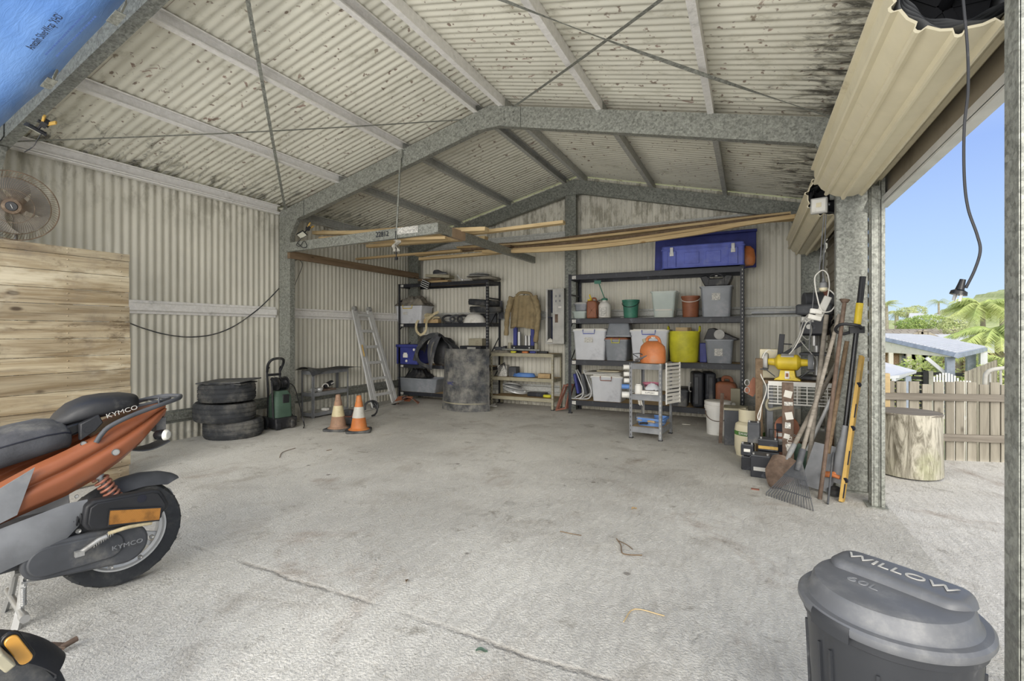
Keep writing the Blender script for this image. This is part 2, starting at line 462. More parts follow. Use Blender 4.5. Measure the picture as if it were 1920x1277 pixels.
M['dgreen'] = mat('dark_green_plastic', '4c6355', .55, dirt='6c7a70', damt=.3)
M['pink'] = mat('pink_plastic', 'd88aa0', .5)
M['red'] = mat('red_plastic', '87594a', .55, dirt='7a5648', damt=.3)
M['skyb'] = mat('tan_cloth', '8f8062', .95, var=.25, scale=12, bump=.4, dirt='7b6a4c', damt=.5)
M['cloth'] = mat('grey_cloth', '77736a', .95, var=.25, scale=10, bump=.4, dirt='a09a8c', damt=.4)
M['dcloth'] = mat('charcoal_cloth', '45464a', .9, var=.3, scale=8, bump=.4, dirt='77756f', damt=.3)
M['rope'] = mat('cream_webbing', 'c4b795', .9, var=.2, scale=30, bump=.4, dirt='8a7d60', damt=.4)
M['ochre'] = mat('ochre_paint', 'b5934a', .5, dirt='8f7a4a', damt=.3, dscale=8)
M['tub'] = mat('cloudy_clear_plastic', 'd0d2d6', .35, var=.05, bump=.02, dirt='a9aab0', damt=.3, alpha=.86)
M['tubd'] = mat('smoky_clear_plastic', '8d9298', .3, var=.08, bump=.02, dirt='a9aab0', damt=.3, alpha=.72)
M['tubclear'] = mat('clear_plastic', 'cfdcd6', .25, var=.05, bump=.02, alpha=.42)
M['label'] = mat('printed_label', 'dcdad2', .6, var=.3, scale=60, dirt='45454a', damt=.75, dscale=110)
M['paper'] = mat('white_paper', 'd7d4cb', .8, var=.08, dirt='9a958a', damt=.3)
M['khaki'] = mat('khaki_paint', 'a29c86', .6, dirt='7a7462', damt=.4, dscale=6)
M['timberb'] = mat('particle_board', 'b49a72', .8, var=.15, scale=60, dirt='8a7350', damt=.4)
M['ink'] = mat('dark_ink', '1d1f2b', .6, bump=0)
M['brick'] = None
# ------------------------------------------------------------------ the shed
XL, XR, YB, RX = -5.70, 0.86, 7.30, -2.43
F = (1.61, 4.40, 7.12)
def zr(x): return 3.56 - .2385 * abs(x - RX)         # top of the rafters
Y0 = -0.6
def corr(f, L, W, m, name, per=.0762, amp=.0065, nv=1):
    """corrugated sheet: f(s, t, h) maps along the waves, across them and the wave height"""
    n = int(L / per * 8)
    b = B(); b.grid(lambda a, c: f(a * L, c * W, amp * math.sin(2 * PI * a * L / per)), n, nv, .0012)
    return b.make(name, m, ang=80)
fl = B().grid(lambda a, c: (XL - .05 + a * (XR + .05 - XL), -4 + c * 11.4, 0), 1, 1).make('floor', M['concrete'])
tag(fl, 'pale stained concrete slab of the shed floor', 'floor', None, 'structure')
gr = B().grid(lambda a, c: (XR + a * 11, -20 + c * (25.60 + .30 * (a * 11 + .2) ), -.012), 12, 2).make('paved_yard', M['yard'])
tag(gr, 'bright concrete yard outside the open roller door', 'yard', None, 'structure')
gr2 = B().grid(lambda a, c: (-60 + a * (60 + XR), -30 + c * 26, -.014), 2, 2).make('driveway', M['concrete'])
tag(gr2, 'concrete apron in front of the shed', 'driveway', None, 'structure')
wl = corr(lambda s, t, h: (XL + h, Y0 + s, t), YB - Y0, 2.86, M['wall'], 'wall_left')
tag(wl, 'cream corrugated steel left side wall', 'wall', None, 'structure')
n = int((XR - XL) / .0762 * 8)
wb = B().grid(lambda a, c: (XL + a * (XR - XL), YB + .010 * math.sin(2 * PI * a * (XR - XL) / .0762), c * (zr(XL + a * (XR - XL)) + .09)), n, 1, .0012).make('wall_back', M['wall'], ang=80)
tag(wb, 'cream corrugated steel back gable wall', 'wall', None, 'structure')
for sgn, x1 in ((-1, XL - .1), (1, XR + .12)):
    L = YB + .1 - F[0] + .02
    n = int(L / .0762 * 8)
    o = B().grid(lambda a, c: (RX + (x1 - RX) * c, F[0] - .02 + a * L, zr(RX + (x1 - RX) * c) + .108 + .005 * math.sin(2 * PI * a * L / .0762)), n, 1, .0012).make('ceiling', M['roof'], ang=80)
    tag(o, 'mould-spotted corrugated roof underside, %s slope' % ('left' if sgn < 0 else 'right'), 'ceiling', None, 'structure')
# right wall: cladding above the door openings, closed bay at the back
def chan(b, p, q, h, f, side, lip=.015, th=.003, up=(0, 0, 1)):
    """C-section from p to q: web h high, flanges f to the given side"""
    pr = [(0, -h / 2), (f * side, -h / 2), (f * side, -h / 2 + lip), ((f - th) * side, -h / 2 + lip), ((f - th) * side, -h / 2 + th), (th * side, -h / 2 + th),
          (th * side, h / 2 - th), ((f - th) * side, h / 2 - th), ((f - th) * side, h / 2 - lip), (f * side, h / 2 - lip), (f * side, h / 2), (0, h / 2)]
    return b.sweep(pr, [p, q], up)
for i, y in enumerate(F):
    t = thing('portal_frame', ['front galvanised portal frame beside the camera', 'middle galvanised portal frame spanning the shed', 'rear galvanised portal frame against the back wall'][i], 'steel frame', (0, y, 0), kind='structure')
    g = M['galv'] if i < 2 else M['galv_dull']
    for s in (-1, 1):
        xo = XL + .09 if s < 0 else .795
        xi = xo - s * .2
        # column, web facing the camera
        b = B(); chan(b, ((xo + xi) / 2, 0, 0), ((xo + xi) / 2, 0, zr(xo) - .02), .2, .075, 1, up=(1, 0, 0)) if False else b.bx(min(xo, xi), max(xo, xi), 0, .004, 0, zr(xo) - .02)
        b.bx(xo - .003, xo, 0, .075, 0, zr(xo) - .02); b.bx(xi - .002, xi + .002, 0, .075, 0, zr(xi) - .12)
        b.bx(xi, xi - s * -.016, .072, .075, 0, zr(xi) - .14); b.bx(xo, xo - s * .016, .072, .075, 0, zr(xo) - .04)
        b.box(((xo + xi) / 2, .04, .004), (.26, .16, .008))
        b.make('column', g, t)
        b = B(); z0, z1 = zr(xi), zr(RX)
        p = [(xi - s * .0, z0), (RX, z1), (RX, z1 - .205), (xi, z0 - .205)]
        My = Matrix(((1, 0, 0, 0), (0, 0, 1, 0), (0, 1, 0, 0), (0, 0, 0, 1)))
        b.prism([(x, z) for x, z in p], .004, My, (0, 0, .006))
        b.sweep([(-.0375, -.0015), (.0375, -.0015), (.0375, .0015), (-.0375, .0015)], [(xi, .044, z0 - .205), (RX, .044, z1 - .205)])
        b.sweep([(-.0375, -.0015), (.0375, -.0015), (.0375, .0015), (-.0375, .0015)], [(xi, .044, z0), (RX, .044, z1)])
        b.sweep([(-.0015, -.009), (.0015, -.009), (.0015, .009), (-.0015, .009)], [(xi, .08, z0 - .196), (RX, .08, z1 - .196)])
        b.make('rafter', g, t)
        b = B(); a = xi + .0
        pl = [(xo, zr(xo) - .01), (a - s * .25, zr(a - s * .25) - .01), (a - s * .25, zr(a - s * .25) - .2), (a - s * .13, zr(a - s * .2) - .23), (a, zr(a) - .40), (a, zr(a) - .48), (xo, zr(a) - .48)]
        b.prism(pl, .004, My, (0, 0, -.004))
        b.sweep([(-.03, -.002), (.03, -.002), (.03, .002), (-.03, .002)], [(a - s * .13, .03, zr(a - s * .2) - .232), (a, .03, zr(a) - .40)])
        for bx_, bz in ((xo - s * .05, .1), (xo - s * .12, .1), (xo - s * .05, .35), (xo - s * .15, .35), (a - s * .2, .1), (a - s * .1, .12)):
            b.cyl((bx_, -.014, zr(bx_) - bz), (bx_, -.004, zr(bx_) - bz), .011, n=6)
        b.make('knee_bracket', g, t)
    b = B(); pl = []
    for dx in (-.36, 0, .36): pl.append((RX + dx, zr(RX + dx) - .004))
    pl += [(RX + .36, zr(RX + .36) - .2), (RX + .14, zr(RX) - .235), (RX - .14, zr(RX) - .235), (RX - .36, zr(RX - .36) - .2)]
    b.prism(pl, .004, My, (0, 0, -.004))
    b.bar((RX - .14, .03, zr(RX) - .236), (RX + .14, .03, zr(RX) - .236), .06, .003)
    for dx in (-.28, -.18, .18, .28):
        for dz in (.06, .14): b.cyl((RX + dx, -.014, zr(RX + dx) - dz), (RX + dx, -.004, zr(RX + dx) - dz), .011, n=6)
    b.make('apex_bracket', g, t)
# purlins and girts
def purlin(x, y0, y1, m, lab, s=1):
    b = B(); zz = zr(x) + .052
    chan(b, (x, y0, zz), (x, y1, zz), .10, .05, s, .012, .002)
    return tag(b.make('roof_purlin', m), lab, 'purlin', 'roof purlins', 'structure')
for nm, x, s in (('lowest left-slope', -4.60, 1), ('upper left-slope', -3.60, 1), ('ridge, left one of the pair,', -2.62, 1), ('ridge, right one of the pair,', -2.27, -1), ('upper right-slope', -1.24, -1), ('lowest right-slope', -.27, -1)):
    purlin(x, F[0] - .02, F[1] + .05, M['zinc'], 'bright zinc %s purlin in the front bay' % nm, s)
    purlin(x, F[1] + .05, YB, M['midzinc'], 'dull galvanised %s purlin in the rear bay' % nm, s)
for x, nm in ((XL + .055, 'left'), (.80, 'right')):
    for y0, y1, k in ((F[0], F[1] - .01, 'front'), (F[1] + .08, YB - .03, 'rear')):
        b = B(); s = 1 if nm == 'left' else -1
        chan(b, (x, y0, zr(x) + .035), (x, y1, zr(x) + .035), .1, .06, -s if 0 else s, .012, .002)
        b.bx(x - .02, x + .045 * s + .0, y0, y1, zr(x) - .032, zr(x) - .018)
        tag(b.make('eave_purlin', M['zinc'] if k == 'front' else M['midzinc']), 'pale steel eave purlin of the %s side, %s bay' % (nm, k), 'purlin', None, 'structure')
def girt(p, q, n_, lab, m='galv', h=.1):
    """top-hat girt on a wall; n_ points into the room"""
    p, q, n_ = V(p), V(q), V(n_)
    b = B(); pr = [(-h / 2 - .02, 0), (-h / 2 - .02, .003), (-h / 2 + .005, .003), (-h / 2 + .015, .03), (h / 2 - .015, .03), (h / 2 - .005, .003), (h / 2 + .02, .003), (h / 2 + .02, 0), (h / 2 - .01, 0), (h / 2 - .02, .026), (-h / 2 + .02, .026), (-h / 2 + .01, 0)]
    b.sweep(pr, [p, q], tuple(n_))
    L = (q - p).length
    for k in range(int(L / .22)):
        c = p + (q - p) * ((k + .5) * .22 / L); b.cyl(c + n_ * .03, c + n_ * .036, .006, n=6)
    return tag(b.make('wall_girt', M[m]), lab, 'girt', None, 'structure')
for y0, y1, k in ((Y0, F[1] - .002, 'front'), (F[1] + .08, YB - .02, 'rear')):
    girt((XL + .012, y0, 1.462), (XL + .012, y1, 1.462), (1, 0, 0), 'waist-high pale girt on the left wall, %s bay' % k, 'zinc')
    girt((XL + .012, y0, .27), (XL + .012, y1, .27), (1, 0, 0), 'low galvanised girt on the left wall, %s bay' % k, 'galv')
for z in (.27, 1.47, 2.74):
    for x0, x1, k in ((XL + .02, -2.60, 'left'), (-2.38, XR - .05, 'right')):
        xx0, xx1 = x0, x1
        if z > 2.5: xx0, xx1 = max(x0, -5.6), min(x1, .7)
        girt((xx0, YB - .012, z), (xx1, YB - .012, z), (0, -1, 0), '%s galvanised girt on the back wall, %s of the centre post' % ({.27: 'lowest', 1.47: 'middle', 2.74: 'topmost'}[z], k), 'midzinc')
b = B(); b.bx(-2.58, -2.40, 7.12, 7.125, 0, 3.38); b.bx(-2.58, -2.577, 7.12, 7.2, 0, 3.38); b.bx(-2.403, -2.40, 7.12, 7.2, 0, 3.38)
tag(b.make('wall_post', M['galv_dull']), 'galvanised centre post of the back gable wall', 'post', None, 'structure')
# bracing straps
def strap(p, q, lab, sag=.02, tw=0):
    p, q = V(p), V(q); n = 16
    pts = [p.lerp(q, i / n) - V((0, 0, sag * math.sin(PI * i / n))) for i in range(n + 1)]
    b = B(); b.sweep([(-.014, -.001), (.014, -.001), (.014, .001), (-.014, .001)], pts, twist=[tw * math.sin(i * .9) for i in range(n + 1)])
    return tag(b.make('bracing_strap', M['galv']), lab, 'bracing strap', None, 'structure')
def on(x, y, d=.012): return (x, y, zr(x) - d)
strap(on(-5.50, 4.40), on(-2.55, 1.70), 'steel bracing strap falling to the left knee of the middle frame')
strap(on(-5.55, 1.80), on(-2.75, 4.40), 'steel bracing strap crossing the left slope, rising to the middle frame apex')
strap(on(-2.15, 4.40), on(.60, 1.80), 'steel bracing strap on the right slope leaving the middle frame apex')
strap(on(.60, 4.40), on(-2.35, 1.78), 'slack twisted bracing strap on the right slope', .05, .5)
# ------------------------------------------------------------------ blue foil lined awning bay nearest the camera
def foil():
    t = NT('blue_foil'); t.set(.42, .15, .6)
    x = t.mix(t.rng(t.noise(1.2, 4), .3, .7), lin('5f8ed6'), lin('7aa6e6')); t.col(x)
    wv = t.noise(1, 5, .6, t.mapping(sc=(5, 34, 20)), .6)
    t.bump(wv, .35, .012); return t.m
M['foil'] = foil()
t = thing('roof_lining', 'blue foil insulation sagging under the front awning roof', 'roof lining', (0, 0, 0), kind='structure')
def sark(a, c):
    x = -5.8 + a * 3.37 if a <= 1 else 0; y = .40 + c * 1.045
    e = max(0, (y - 1.22) / .20)
    sag = .50 + .03 * math.sin(y * 5) + .022 * math.sin(x * 2.9 + .6) - .10 * e * e + .006 * math.sin(x * 9 + y * 4)
    if a > .97: sag *= .7
    return (x, y, zr(x) - sag)
b = B(); b.grid(sark, 60, 24, .004); b.make('foil_sheet', M['foil'], t)
b = B(); b.grid(lambda a, c: (RX + a * 3.3, .45 + c * 1.0, zr(RX + a * 3.3) - .3 + .02 * math.sin(a * 20)), 40, 6, .004); b.make('foil_sheet', M['foil'], t)
b = B()
for s in (-1, 1): b.grid(lambda a, c: (RX + s * 3.5 * a, .4 + c * 1.25, zr(RX + s * 3.5 * a) + .11), 1, 1, .002)
b.make('roof_sheet', M['roof'], t)
for (u, v) in ((92, 155), (218, 32)):
    p = AY(u, v, 1.40); b = B(); b.bar(p + V((-.05, 0, -.02)), p + V((.05, 0, .01)), .05, .004); b.bar(p + V((.05, 0, .01)), p + V((.06, .02, .08)), .05, .004)
    b.make('sheet_clip', M['galv'], t)
p = V((-3.40, 1.20, 0)); q = sark((p.x + 5.8) / 3.37, (p.y - .40) / 1.02)
sl = math.degrees(math.atan(.2385))
text('printed_lettering', "Ametalin SilverWrap 'XHD'", .052, M['ink'], t, (q[0], q[1], q[2] - .03), (180, -sl, 0), .0005, .62)
fi = mat('faded_ink', '4c6aa8', bump=0)
for k in range(2):
    b = B(); x = -.22
    while x < .22:
        w_ = random.uniform(.012, .03); b.box((x + w_ / 2, 0, 0), (w_, .008, .0008)); x += w_ + .006
    b.make('small_print', fi, t, (q[0] + .06 + k * .03, q[1] + .06 + k * .035, q[2] - .03)).rotation_euler = (0, -R(sl), 0)
# ------------------------------------------------------------------ right side: roller doors, fascia
My = Matrix(((1, 0, 0, 0), (0, 0, 1, 0), (0, 1, 0, 0), (0, 0, 0, 1)))
M['creamback'] = mat('door_back_taupe', '8d8474', .5, var=.08, dirt='6f675a', damt=.4)  # curtain face, darker and browner than the cream roll
M['darkin'] = mat('dark_recess', '17181c', .6)
def rollerdoor(n, y0, y1, cx, cz, r, zb, near_open, lab):
    t = thing('door_%d' % n, lab, 'roller door', (cx, y0, 0), kind='structure')
    L = y1 - y0
    b = B(); K = max(9, int(2 * PI * r / .1)); pr = []
    for k in range(K):
        for f, rr in ((0, 0), (.30, .003), (.60, 0), (.68, .020), (.76, .023), (.84, .020), (.92, 0)):
            a = 2 * PI * (k + f) / K; q = r + rr; pr.append((q * math.cos(a), q * math.sin(a)))
    inner = [((r - .012) * math.cos(2 * PI * k / 40), (r - .012) * math.sin(2 * PI * k / 40)) for k in range(40)]
    n_ = len(pr)
    vs = [V((x, y, z + cz)) for y in (0, L) for x, z in pr]
    b._add(vs, [(i, (i + 1) % n_, n_ + (i + 1) % n_, n_ + i) for i in range(n_)])
    vs = [V((x * .955, y, z * .955 + cz)) for y in (0, L) for x, z in pr]
    b._add(vs, [(i, (i + 1) % n_, n_ + (i + 1) % n_, n_ + i) for i in range(n_)])
    for y in (0, L):
        vs = [V((x * k, y, z * k + cz)) for k in (1, .955) for x, z in pr]
        b._add(vs, [(i, (i + 1) % n_, n_ + (i + 1) % n_, n_ + i) for i in range(n_)])
    b.make('curtain_roll', M['cream'], t, ang=25)
    b = B()
    for j, rr in enumerate((.925, .87, .82, .77)):
        pts = [V((rr * r * math.cos(a) * (1 + .035 * math.sin(a * 9 + j)), 0, cz + rr * r * math.sin(a) * (1 + .035 * math.sin(a * 9 + j)))) for a in [2 * PI * k / 72 for k in range(72)]]
        m_ = len(pts); vs = [p + V((0, y, 0)) for y in (.008 * j, L - .008 * j) for p in pts] 
        b._add(vs, [(i, (i + 1) % m_, m_ + (i + 1) % m_, m_ + i) for i in range(m_)])
    b.make('curtain_layers', M['grey'], t)
    b = B(); b.cyl((0, .22, cz), (0, L - .22, cz), r * .62, n=28); b.cyl((0, -.12, cz), (0, L + .12, cz), .02, n=12)
    for a in range(5):
        b.bar((0, .215, cz), (r * .75 * math.cos(a * 1.257), .215, cz + r * .75 * math.sin(a * 1.257)), .03, .004, (0, 1, 0))
    b.make('drum', M['darkin'], t)
    b = B(); xw = .845 - cx
    n2 = int((cz + r * .5 - zb) / .1)
    pts = [(r * .55, cz + r * .84), (xw - .03, cz + r * .55), (xw, cz + r * .2)]
    z = cz + r * .2
    while z > zb + .30:
        pts += [(xw, z - .05), (xw - .016, z - .06), (xw - .016, z - .078), (xw, z - .088)]; z -= .1
    pts += [(xw, zb)]
    vs = [V((x, y, z)) for y in (-.02, L + .02) for x, z in pts]; m_ = len(pts)
    b._add(vs, [(i, i + 1, m_ + i + 1, m_ + i) for i in range(m_ - 1)])
    b.make('curtain', M['creamback'], t, ang=20)
    b = B(); b.bx(xw - .03, xw + .02, -.02, L + .02, zb - .012, zb + .004); b.bx(xw - .03, xw - .024, -.02, L + .02, zb, zb + .045)
    b.make('bottom_rail', M['alu'], t)
    b = B()
    for y in (-.05, L + .05):
        b.bx(-.02, xw + .03, y - .003, y + .003, cz - .06, cz + .06); b.bar((xw, y, cz - .05), (xw - .1, y, cz - .32), .04, .005, (0, 1, 0))
    b.make('bracket', M['galv'], t)
    return t, xw, L
d1, xw, L = rollerdoor(1, 2.03, 4.16, .632, 2.375, .205, 2.08, True, 'cream roller door rolled up over the open side doorway')
b = B(); b.bx(xw - .06, xw - .045, L - .12, L + .02, 2.10, 2.16); b.cyl((xw - .06, L - .08, 2.13), (xw - .075, L - .08, 2.13), .02, n=12); b.make('lock', M['galv'], d1)
d2, xw2, L2 = rollerdoor(2, 4.66, 6.88, .60, 2.32, .17, .02, False, 'second roller door, rolled down dark behind the tool corner')
def guide(y, s, lab):
    b = B(); x0 = .765
    pr = [(0, 0), (.085, 0), (.085, .003), (.02, .003), (.02, .03), (.017, .03), (.017, .006), (0, .006)]
    b.bx(x0, x0 + .012, y - .10 * s, y, 0, 2.2); b.bx(x0 + .03, x0 + .035, y - .12 * s, y + .01 * s, 0, 2.45); b.bx(x0, x0 + .035, y - .004 * s, y, 0, 2.2)
    b.bx(x0 - .012, x0, y - .1 * s, y - .07 * s, 0, 2.2); b.bx(x0 - .012, x0, y - .03 * s, y - .0 * s, 0, 2.2)
    b.bx(x0 + .04, x0 + .062, y - .12 * s, y + .008 * s, 0, 2.45)
    b.box((x0 - .004, y - .05 * s, .07), (.012, .012, .012)); b.box((x0 + .02, y - .05 * s, .004), (.12, .16, .006))
    return tag(b.make('door_guide', M['galv'], bevel=.001), lab, 'door guide', None, 'structure')
guide(4.06, -1, 'galvanised roller door guide at the far side of the open doorway')
guide(1.94, 1, 'galvanised roller door guide behind the near post')
b = B(); n = int((YB - 1.5) / .0762 * 8)
for z0, z1 in ((2.42, 2.86),):
    b.grid(lambda a, c: (XR + .009 * math.sin(2 * PI * a * (YB - 1.5) / .0762), 1.5 + a * (YB - 1.5), z0 + c * (z1 - z0)), n, 1, .001)
tag(b.make('wall_right', M['wall'], ang=80), 'corrugated strip of right wall above the roller doors', 'wall', None, 'structure')
b = B(); n = int(.5 / .0762 * 8)
for y0, y1 in ((4.30, 4.60), (6.95, 7.3)):
    b.grid(lambda a, c: (XR + .009 * math.sin(2 * PI * a * (y1 - y0) / .0762), y0 + a * (y1 - y0), c * 2.5), n, 1, .001)
tag(b.make('wall_right', M['wall'], ang=80), 'corrugated right wall panels beside the door columns', 'wall', None, 'structure')
# post strips: hole-punched face of the near post
# ------------------------------------------------------------------ outside
def lawnm():
    t = NT('grass'); t.set(.95, 0, .1)
    x = t.mix(t.rng(t.noise(1.5, 6), .3, .7), lin('9aa85a'), lin('c3c083')); t.col(x); t.bump(t.noise(60, 3), .6, .03); return t.m
gz = -1.7
b = B(); b.grid(lambda a, c: (-30 + a * 130, 6.9 + c * 150, gz + .02 * math.sin(a * 40)), 20, 20)
tag(b.make('lower_lawn', lawnm()), 'grassy ground below the yard beyond the paling fence', 'lawn', None, 'structure')
b = B(); b.bx(.9, 12, 6.9, 7.0, gz, -.02); 
gr.location.z = 0
# ------------------------------------------------------------------ left side of the shed
def tyre(b, R_, W, rim, c=(0, 0, 0), M_=None, n=72, blocks=36, grooves=(-.25, 0, .25)):
    """tyre lying flat, axis z, centred at c"""
    pr = [(rim, -W * .36), (rim + .012, -W * .42), (R_ * .80, -W * .5), (R_ * .93, -W * .485), (R_ * .975, -W * .40)]
    for g in grooves: pr += [(R_, g * W - .008), (R_ - .007, g * W - .005), (R_ - .007, g * W + .005), (R_, g * W + .008)]
    pr += [(R_ * .975, W * .40), (R_ * .93, W * .485), (R_ * .80, W * .5), (rim + .012, W * .42), (rim, W * .36), (rim + .02, W * .3), (R_ * .86, W * .36), (R_ * .9, 0), (R_ * .86, -W * .36), (rim + .02, -W * .3), (rim, -W * .36)]
    n = blocks * 4; m = len(pr); vs = []; Mx = M_ or Matrix()
    for j in range(n):
        a = 2 * PI * j / n
        for i, (r, z) in enumerate(pr):
            if j % 4 == 0 and r > R_ * .92 and abs(z) > W * .3: r -= .006
            vs.append(Mx @ (V((r * math.cos(a), r * math.sin(a), z)) + V(c)))
    b._add(vs, [(j * m + i, j * m + i + 1, ((j + 1) % n) * m + i + 1, ((j + 1) % n) * m + i) for j in range(n) for i in range(m - 1)])
    return b
# timber panel
t = thing('timber_board_panel', 'tall weathered timber board panel standing behind the orange scooter', 'timber panel', (-4.60, 1.35, 0))
z = 0.012; random.seed(3); hs = [.095, .125, .12, .145, .125, .135, .14, .12, .135, .13, .125, .115, .13, .125]
k = 0
while z < 1.83:
    h = hs[k % len(hs)]; h = min(h, 1.838 - z); 
    if h < .03: break
    b = B(); e0 = random.uniform(-.01, .006)
    b.bx(0, .022, -.85, .83 + e0, z + .001, z + h - .0025)
    for y in (.05, .42, .76):
        for q in (.3, .72): b.cyl((.0225, y + random.uniform(-.01, .01), z + h * q), (.0235, y, z + h * q), .0045, n=8)
    o = b.make('board', M['pallet'], t, bevel=.0015)
    z += h; k += 1
for y in (-.6, .05, .42, .76):
    B().bx(-.045, -.001, y - .045, y + .045, .0, 1.82).make('batten', M['pine'], t, bevel=.002)
# pedestal fan
M['fanm'] = mat('brown_dusty_wire', '5c4c3c', .7, dirt='8c7c68', damt=.6, dscale=20)
M['fanb'] = mat('grey_dusty_blade', '6d6a63', .7, dirt='9a9488', damt=.5, alpha=.75)
t = aim('pedestal_fan', 'dusty brown pedestal fan tilted above the timber board panel', 'fan', (-4.87, 1.57, 2.13), (.86, -.42, -.26), (0, 1, 0))
Rf = .25
b = B()
N = 84
for k in range(N):
    a = 2 * PI * k / N
    for sg, d in ((1, .055), (-1, -.06)):
        pts = [(r * math.cos(a + .5 * (1 - r / Rf)), r * math.sin(a + .5 * (1 - r / Rf)), sg * abs(d) * (1 - (r / Rf) ** 3)) for r in (.05, .11, .16, .20, .222, Rf)]
        b.tube(pts, .0011, 3)
b.make('grille_wires', M['fanm'], t)
b = B()
for r, z, q in ((Rf, 0, .004), (.205, .018, .0018), (.205, -.018, .0018), (.12, .048, .0018), (.12, -.048, .0018)):
    b.tube([(r * math.cos(2 * PI * j / 64), r * math.sin(2 * PI * j / 64), z) for j in range(64)], q, 6, True)
b.make('grille_rim', M['fanm'], t)
b = B(); b.lathe([(0, .062), (.030, .062), (.034, .058)], n=32); b.make('badge', M['blackg'], t)
B().box((0, 0, .0625), (.002, .03, .001), (0, 0, 25)).make('badge_mark', M['white'], t)
B().lathe([(.034, .058), (.052, .056), (.058, .048), (.058, .04), (0, .04)], n=40).make('hub_ring', M['fanm'], t)
b = B()
for k in range(5):
    a0 = k * 2 * PI / 5
    b.grid(lambda s_, q, a0=a0: ((.04 + .16 * s_) * math.cos(a0 + (.35 + .55 * s_) * (q - .5) * 1.7 + .5 * s_), (.04 + .16 * s_) * math.sin(a0 + (.35 + .55 * s_) * (q - .5) * 1.7 + .5 * s_), (q - .5) * .05), 8, 6, .002)
b.make('blades', M['fanb'], t)
B().lathe([(0, -.19), (.04, -.185), (.062, -.16), (.066, -.09), (.05, -.06), (0, -.055)], n=28).make('motor_housing', M['fanm'], t)
im = t.matrix_basis.inverted() if False else None
b = B(); b.cyl((-4.97, 1.62, .03), (-4.97, 1.62, 1.25), .016); b.cyl((-4.97, 1.62, 1.2), (-4.96, 1.615, 2.02), .010); b.tube([(-4.96, 1.615, 2.0), (-4.97, 1.62, 2.12), (-4.95, 1.61, 2.16)], .02, 10)
b.lathe([(0, 0), (.20, 0), (.20, .015), (.17, .03), (.05, .045), (.03, .07), (0, .07)], (-4.97, 1.62, 0))
o = b.make('stand', M['dgrey']); o.parent = t
def keep(o, t):
    bpy.context.view_layer.update(); o.matrix_parent_inverse = t.matrix_world.inverted(); return o
keep(o, t)
def crad(b, pts, r=.003, n=6): b.tube(spline(pts), r, n); return b
# clamp work lamp on the front frame
def clamp_lamp(p, label, d, sc=1.):
    t = aim('clamp_lamp', label, 'work lamp', p, d, (1, 0, .1))
    b = B(); b.box((0, 0, 0), (.13 * sc, .10 * sc, .018), (0, 0, 0)); 
    for q in range(6): b.bx(-.06 * sc, .06 * sc, (-.045 + q * .018) * sc, (-.042 + q * .018) * sc, -.02, -.009)
    b.make('lamp_body', M['black'], t, bevel=.003)
    B().box((0, 0, .0095), (.112 * sc, .082 * sc, .002)).make('lamp_glass', mat('lamp_glass', 'c9c8b8', .2, bump=0), t)
    b = B(); b.cyl((.05 * sc, 0, -.01), (.10 * sc, 0, -.06), .008, n=8); b.box((.115 * sc, 0, -.065), (.06, .035, .04), (0, 35, 10)); b.cyl((.09, -.03, -.06), (.09, .03, -.06), .012, n=10)
    b.make('clamp', M['black'], t, bevel=.002)
    for s in (-1, 1):
        B().box((.155 * sc, s * .022, -.085), (.075, .014, .022), (0, 30, s * 18)).make('clamp_tip', M['ochre'], t, bevel=.003)
    return t
clamp_lamp(AY(66, 243, 1.54), 'small black work lamp with yellow tips clamped to the front frame', (-.35, -.3, -.88))
one(crad(B(), [AY(78, 250, 1.55), AY(70, 262, 1.54), AY(62, 275, 1.54), AY(46, 285, 1.56)], .0035), 'lamp_cord', M['black'], 'short black cord hanging from the front work lamp', 'cord')
clamp_lamp(AY(566, 440, 4.33), 'black work lamp with yellow clamp hanging at the middle frame knee', (.5, -.5, -.7), .8)
one(crad(B(), [AY(566, 446, 4.32), AY(556, 458, 4.32), AY(562, 462, 4.32), AY(570, 452, 4.32), AY(575, 462, 4.33), AY(567, 464, 4.33), AY(558, 456, 4.33)], .004), 'looped_cable', M['black'], 'looped black cord under the lamp at the middle frame knee', 'cord')
# cable slung across the left wall
one(crad(B(), [AX(u, v, -5.655) for u, v in ((243, 606), (270, 616), (310, 627), (355, 632), (400, 627), (440, 611), (480, 583), (505, 560), (524, 540))], .007), 'wall_cable', M['rubber'], 'long grey cable drooping across the left wall', 'cable')
one(crad(B(), [AX(u, v, -5.64) for u, v in ((551, 490), (560, 487), (567, 496), (562, 512), (553, 535), (550, 560))], .004), 'hanging_wire', M['dgrey'], 'thin grey wire loop hanging beside the middle frame column', 'wire')
# tyre stack
L3 = ['car tyre at the bottom of the stack of three by the left wall', 'car tyre in the middle of the stack of three by the left wall', 'car tyre on top of the stack of three, under a dark mat']
for k, (x, y, z, r, w_) in enumerate(((-5.365, 3.60, .10, .31, .20), (-5.372, 3.50, .305, .315, .205), (-5.36, 3.52, .515, .29, .20))):
    b = B(); tyre(b, r, w_, .19, blocks=30 + 3 * k)
    o = one(b, 'car_tyre', M['rubber'], 'worn black ' + L3[k], 'tyre', (x, y, z), 'stacked car tyres')
    o.rotation_euler = ((0, .015, -.02)[k] , (0, .03, .015)[k], k)
t = thing('rubber_mat', 'folded dark mat lying on top of the tyre stack', 'mat', (-5.34, 3.53, .63), 22)
b = B(); b.box((0, 0, .012), (.52, .40, .012), (2, -2, 0)); b.make('upper_panel', M['dgrey'], t, bevel=.003)
b = B(); b.box((.03, -.02, -.008), (.42, .36, .016), (0, 1, 5)); b.make('lower_panel', M['rubber'], t, bevel=.003)
